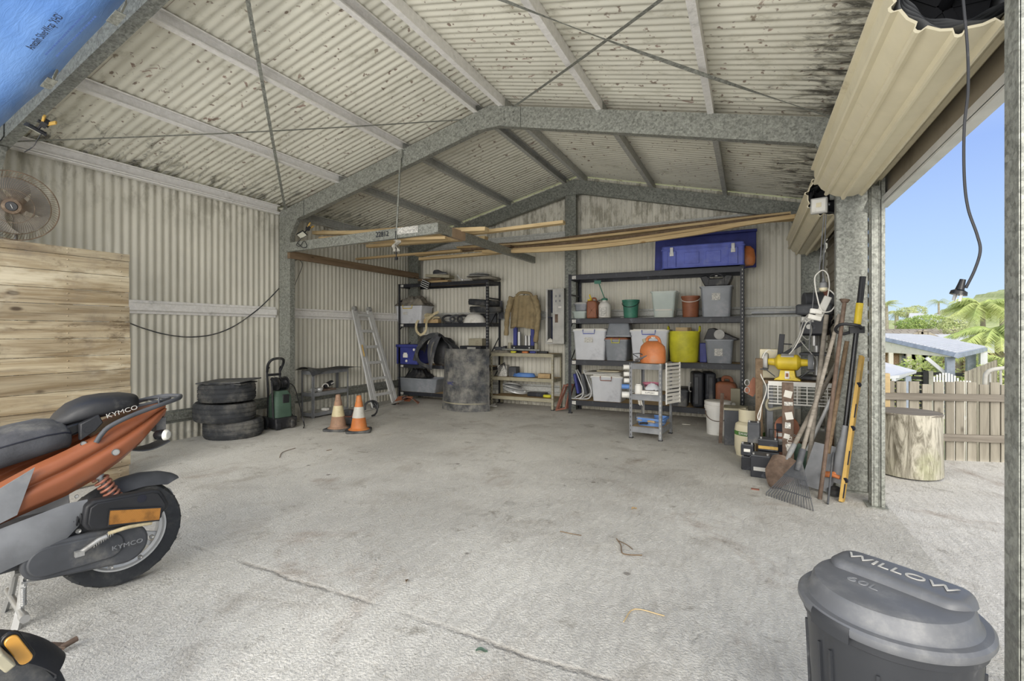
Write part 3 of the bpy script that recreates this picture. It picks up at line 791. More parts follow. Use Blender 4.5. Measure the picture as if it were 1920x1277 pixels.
b = B(); b.box((-.08, -.18, -.002), (.16, .05, .014), (0, 0, 8)); b.box((.13, -.17, -.002), (.1, .05, .014), (0, 0, 20)); b.make('clip', M['black'], t, bevel=.003)
# pressure washer
t = thing('pressure_washer', 'dark green pressure washer with hose reel beside the tyre stack', 'pressure washer', (-5.27, 4.14, 0), 84)
b = B(); pr = rrect(.24, .20, .05)
for (z0, z1, s0, s1) in ((.05, .14, 1.0, 1.08), (.14, .40, 1.0, .92), (.40, .47, .92, .62)):
    vs = [V((x * s, y * s, z)) for z, s in ((z0, s0), (z1, s1)) for x, y in pr]; n = len(pr)
    b._add(vs, [(i, (i + 1) % n, n + (i + 1) % n, n + i) for i in range(n)] + [tuple(range(n)), tuple(range(n, 2 * n))])
b.make('body', M['dgreen'], t, bevel=.006)
b = B(); b.box((0, -.02, .08), (.29, .24, .13)); b.box((.08, -.13, .06), (.06, .06, .1)); b.box((-.1, -.125, .05), (.08, .04, .09)); b.make('base', M['black'], t, bevel=.015)
for s in (-1, 1):
    b = B(); b.lathe([(0, -.02), (.07, -.022), (.082, -.015), (.082, .015), (.07, .022), (0, .02)], (0, 0, 0), 28, Matrix.Translation((s * .165, .07, .083)) @ Matrix.Rotation(PI / 2, 4, 'Y')); b.make('wheel', M['black'], t)
b = B()
for s in (-1, 1): b.tube(spline([(s * .09, .11, .12), (s * .085, .12, .45), (s * .085, .14, .70), (s * .08, .11, .76)]), .013, 10)
b.tube(spline([(-.085, .14, .70), (-.10, .09, .80), (-.06, .05, .86), (.06, .05, .86), (.10, .09, .80), (.085, .14, .70)]), .016, 10)
b.box((0, .135, .66), (.19, .02, .03)); b.make('handle', M['black'], t)
b = B(); b.lathe([(0, -.005), (.085, -.005), (.085, .005), (0, .005)], (0, 0, 0), 28, Matrix.Translation((-.05, 0, .555)) @ Matrix.Rotation(PI / 2, 4, 'Y')); b.lathe([(0, -.005), (.085, -.005), (.085, .005), (0, .005)], (0, 0, 0), 28, Matrix.Translation((.07, 0, .555)) @ Matrix.Rotation(PI / 2, 4, 'Y')); b.cyl((-.06, 0, .555), (.08, 0, .555), .03); b.box((0, .03, .49), (.1, .08, .1))
b.make('hose_reel', M['black'], t)
b = B(); pts = []
for k in range(6 * 24): a = k * 2 * PI / 24; pts.append((-.04 + .1 * k / 144, .068 * math.cos(a), .555 + .068 * math.sin(a)))
b.tube(pts, .0085, 8); crad(b, [(.06, -.07, .57), (.13, -.10, .50), (.18, -.12, .30), (.22, -.14, .10), (.2, -.2, .02), (.12, -.3, .012)], .0065); b.make('hose', M['blackg'], t)
b = B(); b.lathe([(0, .0), (.028, 0), (.028, .006), (0, .008)], (0, 0, 0), 24, Matrix.Translation((.02, -.088, .37)) @ Matrix.Rotation(PI / 2, 4, 'X')); b.make('pressure_dial', M['lgrey'], t)
B().box((.02, -.0885, .37), (.09, .02, .11), (0, 0, 0)).make('dial_panel', M['black'], t, bevel=.02)
b = B(); b.cyl((-.13, -.07, .10), (-.14, -.05, .60), .012); b.box((-.135, -.09, .60), (.03, .12, .04), (30, 0, 0)); b.make('spray_gun', M['black'], t, bevel=.004)
# grey steel shelf with two shelves by the left wall
def post(b, x, y, z0, z1, w_=.03, sx=1, sy=1):
    b.bx(x, x + sx * w_, y, y + sy * .002, z0, z1); b.bx(x, x + sx * .002, y, y + sy * w_, z0, z1)
def shelfunit(name, label, cat, loc, rz, W, D, H, levels, pm, bm, deck, postw=.03, beam=.045, group=None):
    """steel shelf: origin front-left foot, x along the front, y to the back"""
    t = thing(name, label, cat, loc, rz, group)
    for x, sx in ((0, 1), (W, -1)):
        for y, sy in ((0, 1), (D, -1)):
            b = B(); post(b, x, y, 0, H, postw, sx, sy)
            for k in range(int(H / .05)): 
                b.bx(x + sx * .008, x + sx * .02, y - sy * .0006, y, .03 + k * .05, .05 + k * .05)
            b.make('post', pm, t)
    for z in levels:
        b = B()
        b.bx(.002, W - .002, .0025, .012, z - beam, z); b.bx(.002, W - .002, D - .012, D - .0025, z - beam, z)
        b.bx(.0025, .012, .002, D - .002, z - beam, z); b.bx(W - .012, W - .0025, .002, D - .002, z - beam, z)
        b.make('shelf_beam', bm, t, bevel=.001)
        if deck: B().bx(.012, W - .012, .012, D - .012, z - .016, z - .001).make('shelf_board', deck, t)
    return t
sh = shelfunit('steel_shelf', 'low grey steel shelf against the left wall, between washer and ladder', 'shelf', (-5.42, 4.78, 0), 90, .66, .23, .66, (.07, .35, .655), M['grey'], M['grey'], M['lgrey'], .028, .05)
b = B(); b.grid(lambda a, c: (-5.70 + .34 * c + .0, 4.72 + a * .92, .668 + .05 * max(0, 1 - a * 4) * math.sin(c * 3) + .006 * math.sin(a * 9) - .035 * max(0, a - .8) * 5 * (a - .8) + (-.10 * max(0, c - .72) * 3 * max(0, 1 - a * 3.2))), 30, 14, .006)
one(b, 'rubber_sheet', M['rubber'], 'warped charcoal rubber sheet draped over the low grey shelf', 'mat')
t = thing('glue_tray', 'rust-brown tray on the middle of the low grey shelf', 'tray', (-5.55, 5.10, .352), 90)
B().box((0, 0, .012), (.30, .15, .022)).make('tray', M['rust'], t, bevel=.004)
t = thing('power_tool', 'black power tool with white ring resting on the brown tray', 'power tool', (-5.54, 5.14, .376), 75)
B().box((.02, 0, .06), (.15, .07, .06), (0, -22, 0)).make('body', M['black'], t, bevel=.012)
b = B(); b.tube([(-.05 + .045 * math.cos(a), -.045, .03 + .045 * math.sin(a)) for a in [PI * k / 12 for k in range(13)]], .008, 8); b.make('guard', M['white'], t)
B().box((.065, -.037, .075), (.05, .003, .02), (0, -22, 0)).make('sticker', M['label'], t)
for k, (x, y) in enumerate(((-5.52, 4.88), (-5.56, 4.95), (-5.5, 4.96))):
    b = B(); b.lathe([(0, 0), (.035, .002), (.052, .03), (.05, .045), (.03, .055), (0, .058)], n=20)
    one(b, 'light_fitting', M['alu'], ['round pale metal fitting nearest the front leg', 'round pale metal fitting at the back of the group', 'round pale metal fitting closest to the brown tray'][k] + ' on the low grey shelf', 'fitting', (x, y, .352), 'metal fittings on the low shelf')
one(B().box((0, 0, .018), (.10, .06, .035)), 'white_box', M['white'], 'little white box on the bottom tier of the low grey shelf', 'box', (-5.48, 5.05, .072), bevel=.004)
# traffic cones
def cone(x, y, rz, body, collar, label):
    t = thing('traffic_cone', label, 'traffic cone', (x, y, 0), rz, 'traffic cones on the floor')
    b = B(); pr = rrect(.285, .285, .04); b.prism(pr, .028); b.make('base', M['rubber'], t, bevel=.006)
    b = B(); H = .43
    def rr(z): return .105 - (.105 - .028) * (z / H)
    b.lathe([(.125, .028), (.115, .036), (rr(.05), .05), (rr(.17), .17), (rr(.30), .30), (rr(.36), .36), (rr(.36) - .003, .362), (rr(H), H), (rr(H) - .006, H + .004), (.018, H + .002), (.016, H - .03), (0, H - .03)], n=36)
    b.make('cone_body', body, t)
    B().lathe([(rr(.17), .17), (rr(.17) + .003, .172), (rr(.30) + .003, .298), (rr(.30), .30)], n=36).make('collar', collar, t)
    return t
p = AZ(634, 806); q = AZ(673, 809)
cone(p.x, p.y, 20, M['conedull'], M['coney'], 'dull brown traffic cone with yellowed collar, left of the pair')
cone(q.x, q.y, 38, M['cone'], M['conew'], 'bright orange traffic cone with grey collar, right of the pair')
# line trimmer on the floor
p0 = V((-4.62, 4.62, .12)); p1 = V((-5.10, 6.35, .10)); d = (p1 - p0).normalized()
t = aim('line_trimmer', 'red and white line trimmer lying on the floor behind the traffic cones', 'line trimmer', p0, d, (0, 0, 1))
b = B(); b.box((0, 0, .05), (.15, .17, .20)); b.make('engine_cover', M['red'], t, bevel=.04, seg=4)
b = B(); b.box((-.05, 0, .0), (.09, .20, .15)); b.box((.05, .02, -.02), (.08, .12, .08)); b.make('fuel_tank', M['dgrey'], t, bevel=.02)
b = B(); b.cyl((0, 0, .14), (-.02, 0, 1.78), .0125); b.make('shaft', M['lgrey'], t)
b = B(); b.box((0, 0, .30), (.035, .035, .16)); b.make('grip', M['black'], t, bevel=.006)
b = B(); b.tube([(.0 + .10 * math.sin(a) + .0, .085 * math.cos(a), .66 + .0) for a in [PI * k / 6 - PI / 2 for k in range(7)]] + [(-.01, .085, .66)], .012, 8); b.tube(spline([(-.02, -.09, .64), (.07, -.09, .66), (.11, 0, .68), (.07, .09, .66), (-.02, .09, .64)]), .013, 8); b.make('loop_handle', M['black'], t)
b = B(); b.lathe([(0, 0), (.05, 0), (.055, .03), (.03, .05), (0, .05)], (0, 0, 0), 20, Matrix.Translation((-.02, 0, 1.82)) @ Matrix.Rotation(1.2, 4, 'Y')); b.make('line_head', M['black'], t)
b = B(); b.grid(lambda a, c: (-.03 + .06 * a, (-.13 + .26 * c), 1.70 + .16 * a + .05 * math.cos((c - .5) * 3)), 8, 12, .004); b.make('debris_guard', M['brownp'], t)
t = thing('garden_fork_blade', 'brown plastic leaf scoop lying beside the ladder foot', 'scoop', (-5.02, 6.36, 0), 30)
b = B(); b.grid(lambda a, c: (-.17 + .34 * a, -.12 + .22 * c, .03 + .11 * math.sin(PI * a) * (1 - .4 * c)), 16, 8, .004); b.make('scoop_shell', M['brownp'], t)
# ladder
t = thing('folding_ladder', 'folding aluminium ladder leaning on the left wall', 'ladder', (0, 0, 0))
A0, A1 = V((-5.26, 5.80, .02)), V((-5.60, 5.72, 1.55)); B0, B1 = V((-5.26, 6.36, .02)), V((-5.60, 6.10, 1.55))
for j, (p, q, o_) in enumerate(((A0, A1, -.0), (A0 + V((0, .075, 0)), A1 + V((0, .055, 0)), 0), (B0, B1, 0), (B0 - V((0, .085, 0)), B1 - V((0, .055, 0)), 0))):
    b = B(); b.bar(p, q, .058, .026, (1, 0, .2)); b.make('rail', M['alu'], t, bevel=.003)
for k in range(6):
    f = .12 + .165 * k
    a_ = (A0 + V((0, .075, 0))).lerp(A1 + V((0, .055, 0)), f); c_ = (B0 - V((0, .085, 0))).lerp(B1 - V((0, .055, 0)), f)
    if f < .98: B().bar(a_, c_, .045, .028, (1, 0, .2)).make('rung', M['alu'], t, bevel=.004)
for p in (A1 + V((0, .027, .02)), B1 - V((0, .027, -.02))):
    b = B(); b.lathe([(0, -.03), (.035, -.03), (.04, -.02), (.04, .02), (.035, .03), (0, .03)], (0, 0, 0), 20, Matrix.Translation(p) @ Matrix.Rotation(PI / 2, 4, 'X')); b.cyl(p + V((0, -.05, 0)), p + V((0, .05, 0)), .012, n=10); b.make('hinge', M['steel'], t)
for p in (A0, A0 + V((0, .075, 0)), B0, B0 - V((0, .085, 0))):
    b = B()
    for q in range(4): b.bx(p.x - .035 + q * .018, p.x - .024 + q * .018, p.y - .018, p.y + .018, 0, .05)
    b.make('foot', M['black'], t)
B().bar(A0.lerp(A1, .52) + V((.032, -.0, 0)), A0.lerp(A1, .64) + V((.032, 0, 0)), .002, .022, (1, 0, .2)).make('warning_sticker', M['ochre'], t)
# curved shell cut from a drum
t = thing('drum_shell', 'scuffed black plastic drum standing before the left rack', 'drum', (-3.95, 6.16, 0))
def shellf(a, c):
    an = R(-62 + 124 * a); r = .455 + .012 * (c - .5); z = c * .945
    r += (.008 if (z < .07) else 0) + (.006 if .12 < z < .145 else 0) + (.007 if .93 < z else 0) + .003 * math.sin(a * 13 + c * 7)
    return (r * math.sin(an) * (1.06 - .09 * c) + .012 * c, .455 - r * math.cos(an) + .02 * c, z)
B().grid(shellf, 40, 44, .006).make('shell', mat('scuffed_drum', '3a3d42', .8, var=.4, scale=5, bump=.4, dirt='95928a', damt=.85, dscale=4), t)
b = B(); b.grid(lambda a, c: tuple(V(shellf(a, .115 + c * .02)) + V((0, -.006, 0))), 40, 2, .003); b.make('rib', M['khaki'], t)
text('painted_letters', 'VAC', .07, M['dblue'], t, (-.13, .010, .42), (90, 0, -16), .001)
# ------------------------------------------------------------------ scooters
def loft(b, secs, n=24, e=2.6, cap=True):
    """secs: (x, yc, zc, half width, half height up, half height down) closed superellipse sections along x"""
    vs = []
    for x, yc, zc, hw, hu, hd in secs:
        for k in range(n):
            a = 2 * PI * k / n; c, s_ = math.cos(a), math.sin(a)
            cy = math.copysign(abs(c) ** (2 / e), c); sz = math.copysign(abs(s_) ** (2 / e), s_)
            vs.append(V((x, yc + hw * cy, zc + (hu if sz > 0 else hd) * sz)))
    m = len(secs)
    fs = [(i * n + k, i * n + (k + 1) % n, (i + 1) * n + (k + 1) % n, (i + 1) * n + k) for i in range(m - 1) for k in range(n)]
    if cap: fs += [tuple(range(n)), tuple((m - 1) * n + k for k in range(n))]
    return b._add(vs, fs)
def interp(tab, x):
    for (a, *p), (c, *q) in zip(tab, tab[1:]):
        if a <= x <= c:
            t = (x - a) / (c - a); return [u + (w_ - u) * t for u, w_ in zip(p, q)]
    return list(tab[0][1:]) if x < tab[0][0] else list(tab[-1][1:])
RotY = Matrix.Rotation(-PI / 2, 4, 'X')          # lathe axis to local y
def wheel(t, c, R_, W, rim):
    Mx = Matrix.Translation(V(c)) @ RotY
    tyre(B(), R_, W, rim, M_=None) if False else None
    b = B(); n = 80
    pr = [(rim, -W * .34), (rim + .006, -W * .42), (R_ * .86, -W * .5), (R_ * .94, -W * .42), (R_ * .985, -W * .2), (R_, 0), (R_ * .985, W * .2), (R_ * .94, W * .42), (R_ * .86, W * .5), (rim + .006, W * .42), (rim, W * .34), (rim, -W * .34)]
    b.lathe(pr, n=n, M=Mx)
    for k in range(26):
        a = 2 * PI * k / 26
        for s in (-1, 1):
            p = Mx @ V((R_ * .985 * math.cos(a), R_ * .985 * math.sin(a), s * W * .12)); q = Mx @ V((R_ * .938 * math.cos(a + .08), R_ * .938 * math.sin(a + .08), s * W * .41))
            b.bar(p, q, .008, .006)
    b.make('tyre', M['rubber'], t)
    b = B(); b.lathe([(rim + .004, -W * .40), (rim - .004, -W * .40), (rim - .010, -W * .28), (rim - .022, -W * .22), (rim - .024, W * .22), (rim - .010, W * .28), (rim - .004, W * .40), (rim + .004, W * .40), (rim, W * .3), (rim, -W * .3), (rim + .004, -W * .40)], n=64, M=Mx)
    b.lathe([(0, -.035), (.035, -.035), (.04, 0), (.035, .035), (0, .035)], n=24, M=Mx)
    for k in range(3):
        a = 2 * PI * k / 3 + .5
        for da in (-.16, .16):
            b.bar(Mx @ V((.03 * math.cos(a), .03 * math.sin(a), 0)), Mx @ V(((rim - .018) * math.cos(a + da), (rim - .018) * math.sin(a + da), 0)), .022, .020)
    b.make('rim', M['alu'], t, bevel=.001)
def planeP(u, v, p, n):
    d = _ray(u, v); o = V((0, 0, HC)); return o + d * ((V(p) - o).dot(V(n)) / d.dot(V(n)))
SP = V((-2.70, 1.22, 0)); SA = math.atan2(-.985, -.17)
t = thing('motor_scooter', 'orange and black motor scooter in front of the timber board panel', 'scooter', SP, math.degrees(SA))
Sh = V((math.cos(SA), math.sin(SA), 0)); Sl = V((-Sh.y, Sh.x, 0))
def S(u, v, yl=.15):                                 # scooter-local point seen at a pixel on its plane y=yl
    q = planeP(u, v, SP + Sl * yl, Sl) - SP; return V((q.dot(Sh), yl, q.z))
wheel(t, (-.028, 0, .246), .246, .095, .168)
# orange tail fairing: (x, top z, bottom z, half width)
body = [(-.19, .835, .80, .055), (-.155, .838, .755, .085), (-.08, .812, .672, .115), (.0, .778, .61, .135), (.10, .735, .545, .150), (.20, .690, .500, .160), (.30, .650, .472, .165), (.42, .590, .435, .168), (.55, .50, .40, .168)]
b = B(); xs = [-.19 + .0185 * k for k in range(41)]
def fair(s):
    def f(a, c):
        x = -.19 + .74 * a; zt, zb, hw = interp(body, x)
        z = zt + (zb - zt) * c
        g = math.exp(-((c - .34 - .1 * a) / .09) ** 2)
        y = hw * (.80 + .20 * math.sin(PI * min(1, c * 1.1) * .75 + .3)) - .024 * g - .03 * max(0, c - .85) / .15
        if c < .12: y -= .02 * (1 - c / .12)
        return (x, s * y, z)
    return f
for s in (-1, 1): b.grid(fair(s), 44, 36, .004)
b.grid(lambda a, c: (-.19 + .3 * a, (c - .5) * 1.4 * interp(body, -.19 + .3 * a)[2], interp(body, -.19 + .3 * a)[0] + .004), 12, 6, .003)
tl = b.make('tail_fairing', M['orange'], t, ang=50)
for u, v, yl, r in ((217, 848, .152, .012), (157, 832, .13, .009), (144, 931, .15, .006)):
    p = S(u, v, yl); b = B(); b.lathe([(r * 1.25, .000), (r * 1.25, .004), (r, .006), (r, .002), (0, .002)], (0, 0, 0), 20, Matrix.Translation(p) @ RotY.inverted()); b.make('fairing_bolt', M['steel'], t)
# lower grey fairing and floor
b = B()
lowg = [(.13, .47, .40, .15), (.20, .475, .33, .160), (.30, .455, .29, .168), (.42, .43, .26, .172), (.60, .38, .24, .175), (.80, .36, .24, .175)]
for s in (-1, 1):
    b.grid(lambda a, c: (.13 + .67 * a, s * (interp(lowg, .13 + .67 * a)[2] - .012 * (2 * c - 1) ** 2), interp(lowg, .13 + .67 * a)[0] * (1 - c) + interp(lowg, .13 + .67 * a)[1] * c), 30, 10, .005)
b.make('lower_fairing', M['grey'], t, ang=50)
for s in (-1, 1):
    b = B(); b.grid(lambda a, c: (.30 + .33 * a + .05 * c, s * (.172 + .004 * math.sin(PI * a)), (.645 - .2 * a) * (1 - c) + (.47 - .13 * a) * c + .01), 10, 4, .005)
    b.make('seat_side_panel', M['grey'], t, ang=50)
b = B(); b.bx(.52, .98, -.17, .17, .30, .335); b.make('footboard', M['dgrey'], t, bevel=.012)
b = B(); loft(b, [(.93, 0, .62, .12, .26, .34), (.97, 0, .62, .2, .30, .36), (1.03, 0, .64, .2, .3, .34), (1.10, 0, .66, .10, .22, .26)], e=3); b.make('leg_shield', M['orange'], t)
b = B(); loft(b, [(.84, 0, .98, .05, .05, .05), (.92, 0, 1.0, .11, .07, .07), (1.02, 0, .98, .10, .06, .07), (1.07, 0, .95, .05, .04, .04)]); b.make('handlebar_cover', M['orange'], t)
b = B(); b.tube(spline([(.84, .34, 1.03), (.90, .2, 1.03), (.93, 0, 1.0), (.90, -.2, 1.03), (.84, -.34, 1.03)]), .014, 10); b.make('handlebar', M['black'], t)
b = B(); b.cyl((.96, 0, .9), (1.20, 0, .30), .025); 
for s in (-1, 1): b.cyl((1.14, s * .07, .48), (1.27, s * .07, .22), .017)
b.bar((1.14, -.08, .48), (1.14, .08, .48), .04, .04); b.make('fork', M['steel'], t)
wheel(t, (1.27, 0, .243), .243, .085, .162)
b = B(); b.grid(lambda a, c: (1.27 - .275 * math.cos(R(20 + 120 * a)), (c - .5) * .11, .243 + .275 * math.sin(R(20 + 120 * a)) - .02 * abs(c - .5) * 4), 20, 8, .004); b.make('front_mudguard', M['orange'], t)
# engine, cvt case
b = B(); b.bx(-.02, .30, .03, .115, .19, .30); b.bx(.20, .52, -.09, .12, .24, .40); b.cyl((.36, -.06, .31), (.36, .10, .31), .07); b.bx(.10, .34, -.05, .12, .30, .37); b.make('engine', M['dgrey'], t, bevel=.012)
b = B()
def hull(c0, r0, c1, r1, n=14):
    d = V((c1[0] - c0[0], c1[1] - c0[1])); a0 = math.atan2(d.y, d.x)
    return [(c0[0] + r0 * math.cos(a0 + PI / 2 + PI * k / n), c0[1] + r0 * math.sin(a0 + PI / 2 + PI * k / n)) for k in range(n + 1)] + [(c1[0] + r1 * math.cos(a0 - PI / 2 + PI * k / n), c1[1] + r1 * math.sin(a0 - PI / 2 + PI * k / n)) for k in range(n + 1)]
XZ = Matrix(((1, 0, 0, 0), (0, 0, 1, 0), (0, 1, 0, 0), (0, 0, 0, 1)))     # prism in x,z, height along y
b.prism(hull((.265, .258), .075, (.0, .236), .088), .045, XZ, (0, 0, .115)); cv = b.make('drive_case', M['dgrey'], t, bevel=.012, seg=3)
b = B(); b.prism(hull((.262, .258), .060, (.06, .25), .055), .012, XZ, (0, 0, .155)); b.make('case_cover', M['dgrey'], cv, bevel=.006)
b = B(); b.lathe([(.040, 0), (.042, .004), (.036, .012), (0, .016)], (0, 0, 0), 28, Matrix.Translation((.255, .165, .262)) @ RotY.inverted()); b.make('kick_boss', M['dgrey'], cv)
b = B(); b.lathe([(.078, 0), (.074, .010), (.055, .020), (.03, .026), (0, .028)], (0, 0, 0), 32, Matrix.Translation((-.0, .152, .236)) @ RotY.inverted()); b.make('clutch_dome', M['blackg'], cv)
text('raised_lettering', 'KYMCO', .026, M['grey'], cv, (-.002, .181, .240), (90, 0, 180), .002, 1.25)
b = B()
for x, z in ((.31, .32), (.16, .345), (.05, .34), (-.06, .31), (-.105, .23), (-.06, .15), (.05, .145), (.20, .18), (.32, .205)): b.lathe([(.010, 0), (.010, .008), (.005, .012), (0, .012)], (0, 0, 0), 12, Matrix.Translation((x, .148, z)) @ RotY.inverted())
b.make('case_bolt', M['steel'], cv)
b = B(); b.tube([(.075, .19, .305), (.10, .19, .30), (.165, .185, .262)], .010, 10); b.box((.165, .185, .262), (.03, .02, .022)); b.make('kick_lever', M['steel'], t)
b = B(); b.tube(spline([(.07, .19, .315), (.0, .195, .322), (-.09, .19, .312)]), .0085, 10); b.make('breather_pipe', M['rope'], t)
b = B()
for k in range(9): b.tube([(.055 + k * .008, .185 + .011 * math.cos(a), .312 - k * .004 + .011 * math.sin(a)) for a in [2 * PI * j / 12 for j in range(12)]], .002, 5, True)
b.make('return_spring', M['steel'], t)
# airbox with amber filter
b = B(); pl = [(.150, .425), (.146, .455), (.12, .472), (-.10, .462), (-.128, .452), (-.142, .425), (-.160, .385), (-.158, .36), (-.135, .345), (-.132, .325), (-.12, .312), (.11, .338), (.142, .352), (.155, .38)]
b.prism(pl, .055, XZ, (0, 0, .135)); ab = b.make('airbox', M['black'], t, bevel=.010, seg=3)
b = B(); b.prism([(p[0] * .90 - .0, (p[1] - .39) * .86 + .39) for p in pl], .008, XZ, (0, 0, .190)); b.make('airbox_lid', M['black'], ab, bevel=.004)
fq = [S(205, 956, .2), S(301, 951, .2), S(298, 975, .2), S(202, 985, .2)]
b = B(); vs = [V(q) + V((0, d, 0)) for d in (0, .006) for q in fq]; b._add(vs, [(0, 1, 2, 3), (7, 6, 5, 4), (0, 4, 5, 1), (1, 5, 6, 2), (2, 6, 7, 3), (3, 7, 4, 0)])
def filt():
    t_ = NT('amber_filter'); t_.set(.6, 0, .3); wv = t_.n('ShaderNodeTexChecker'); wv.inputs['Scale'].default_value = 340
    t_.l(t_.tc.outputs['Object'], wv.inputs['Vector']); x = t_.mix(wv.outputs['Fac'], lin('8f5c24'), lin('b88444')); t_.col(t_.mix(t_.rng(t_.noise(20, 4), .4, .65, 0, .7), x, lin('6b4a24'))); return t_.m
b.make('filter_mesh', filt(), ab)
b = B(); b.tube([V(q) + V((0, .004, 0)) for q in fq], .004, 6, True); b.make('filter_frame', M['black'], ab)
p = S(266, 935, .2); b = B(); b.lathe([(0, 0), (.018, 0), (.018, .001), (0, .001)], (0, 0, 0), 20, Matrix.Translation(p) @ RotY.inverted()); b.make('vent_hole', M['ink'], ab)
b = B(); b.tube(spline([(.15, .13, .40), (.20, .12, .39), (.26, .08, .37)]), .03, 12)
for k in range(6): q = V((.155 + .012 * k, .13 - .003 * k, .40 - .002 * k)); b.tube([q + V((.008 * math.sin(a) * 0, .034 * math.cos(a), .034 * math.sin(a))) for a in [2 * PI * j / 16 for j in range(16)]], .004, 6, True)
b.make('intake_hose', M['black'], t)
# hugger mudguard
b = B(); ht = [(-.255, .458, .030), (-.235, .474, .045), (-.18, .497, .056), (-.10, .508, .062), (-.02, .500, .062), (.06, .462, .058), (.11, .41, .05), (.15, .35, .04)]
def hug(a, c):
    x = -.255 + .405 * a; z, hw = interp(ht, x)
    return (x, (c - .5) * 2 * hw, z - .055 * (2 * abs(c - .5)) ** 2.2 * min(1, a * 6 + .15))
b.grid(hug, 30, 12, .004); b.make('rear_mudguard', M['dgrey'], t, ang=60)
# spring
b = B(); P0, P1 = V((.018, .095, .435)), V((.075, .085, .545)); dd = (P1 - P0).normalized(); ax = dd.orthogonal().normalized(); ay = dd.cross(ax); pts = []
for k in range(6 * 20 + 1):
    a = 2 * PI * k / 20; pts.append(P0.lerp(P1, k / 120) + (ax * math.cos(a) + ay * math.sin(a)) * .026)
b.tube(pts, .0062, 8); b.make('shock_spring', mat('pink_rusty_paint', 'a9705c', .5, .2, dirt='7a6a60', damt=.5, dscale=30), t)
b = B(); b.cyl(P0 - dd * .03, P1 + dd * .03, .012); b.cyl(P1, P1 + dd * .03, .02); b.make('shock_rod', M['steel'], t)
# seats
seat = [(.165, 0, .745, .07, .030, .05), (.175, 0, .75, .11, .045, .06), (.20, 0, .755, .135, .062, .065), (.26, 0, .75, .145, .075, .075), (.34, 0, .735, .145, .078, .08), (.42, 0, .715, .135, .080, .08), (.52, 0, .70, .115, .075, .07), (.60, 0, .70, .08, .055, .05), (.64, 0, .70, .04, .03, .03)]
b = B(); loft(b, seat, 36, 2.5); b.make('rider_seat', M['dcloth'], t, ang=60)
b = B(); b.tube([V(q) for q in [(x, (hw + .001) * .98 * s, zc + hu * .30) for s in (1,) for x, yc, zc, hw, hu, hd in seat[1:-1]]], .003, 6); b.make('seat_seam', M['ink'], t)
pil = [(-.075, 0, .868, .05, .022, .022), (-.068, 0, .868, .10, .034, .030), (-.03, 0, .868, .125, .042, .040), (.04, 0, .862, .13, .050, .048), (.10, 0, .850, .125, .056, .045), (.16, 0, .832, .11, .048, .035), (.20, 0, .812, .085, .030, .025), (.222, 0, .800, .05, .012, .012)]
b = B(); loft(b, pil, 36, 3); ps = b.make('pillion_seat', M['black'], t, ang=60)
p = S(229, 772, .135); text('seat_lettering', 'KYMCO', .028, M['lgrey'], ps, (p.x, p.y + .001, p.z), (90, -14, 180), .001, 1.2)
b = B(); pl = [S(u, v, .13) for u, v in ((150, 795), (185, 777), (193, 792), (178, 808), (150, 826))]
vs = [q + V((0, d, 0)) for d in (-.03, .008) for q in pl]; n = 5; b._add(vs, [tuple(range(n))[::-1], tuple(range(n, 2 * n))] + [(i, (i + 1) % n, n + (i + 1) % n, n + i) for i in range(n)]); lk = b.make('lock_plate', M['black'], t, bevel=.004)
p = S(164, 806, .139); b = B(); b.lathe([(.013, 0), (.013, .006), (.008, .008), (.008, .004), (0, .004)], (0, 0, 0), 20, Matrix.Translation(p) @ RotY.inverted()); b.make('key_lock', M['dgrey'], lk)
b = B(); b.box((.17, 0, .775), (.14, .20, .05), (0, 18, 0)); b.make('hinge_tray', M['blackg'], t, bevel=.01)
# grab rail
b = B(); A = [S(180, 830, .150), S(190, 815, .150), S(207, 799, .148), S(250, 778, .145), (-.16, .125, .852), (-.235, .085, .866), (-.275, .0, .868)]
pts = spline([V(q) for q in A]); b.tube(pts + [V((q.x, -q.y, q.z)) for q in pts[::-1][1:]], .0105, 10)
b.tube(spline([(-.06, .09, .848), (-.17, .07, .862), (-.225, 0, .864), (-.17, -.07, .862), (-.06, -.09, .848)]), .007, 8)
b.bar((-.17, -.10, .852), (-.17, .10, .852), .012, .006); b.cyl(S(298, 757, .1), S(298, 745, .1), .004); b.make('grab_rail', M['dgrey'], t)
# indicators and plate holder
for s in (-1, 1):
    b = B(); b.lathe([(.012, 0), (.022, .01), (.026, .035), (.026, .05)], (0, 0, 0), 20, Matrix.Translation((-.13, s * .10, .702)) @ Matrix.Rotation(-PI / 2 + s * .0, 4, 'Y') @ Matrix.Rotation(-s * .9, 4, 'X')); bl = b.make('rear_indicator', M['blackg'], t)
    b = B(); b.lathe([(.026, .05), (.025, .058), (.018, .066), (0, .069)], (0, 0, 0), 20, Matrix.Translation((-.13, s * .10, .702)) @ Matrix.Rotation(-PI / 2, 4, 'Y') @ Matrix.Rotation(-s * .9, 4, 'X')); b.make('indicator_lens', mat('clear_lens', 'd8d6cc', .15, bump=0), bl)
b = B(); b.grid(lambda a, c: (-.02 - .19 * a, (c - .5) * (.14 - .03 * a), .655 - .045 * math.sin(a * PI) * .6 + .0 * a), 10, 6, .005); b.box((-.17, 0, .74), (.04, .12, .07)); b.make('plate_holder', M['dgrey'], t)
B().box((-.185, 0, .80), (.02, .10, .045), (0, -15, 0)).make('tail_light', M['red'], t, bevel=.006)
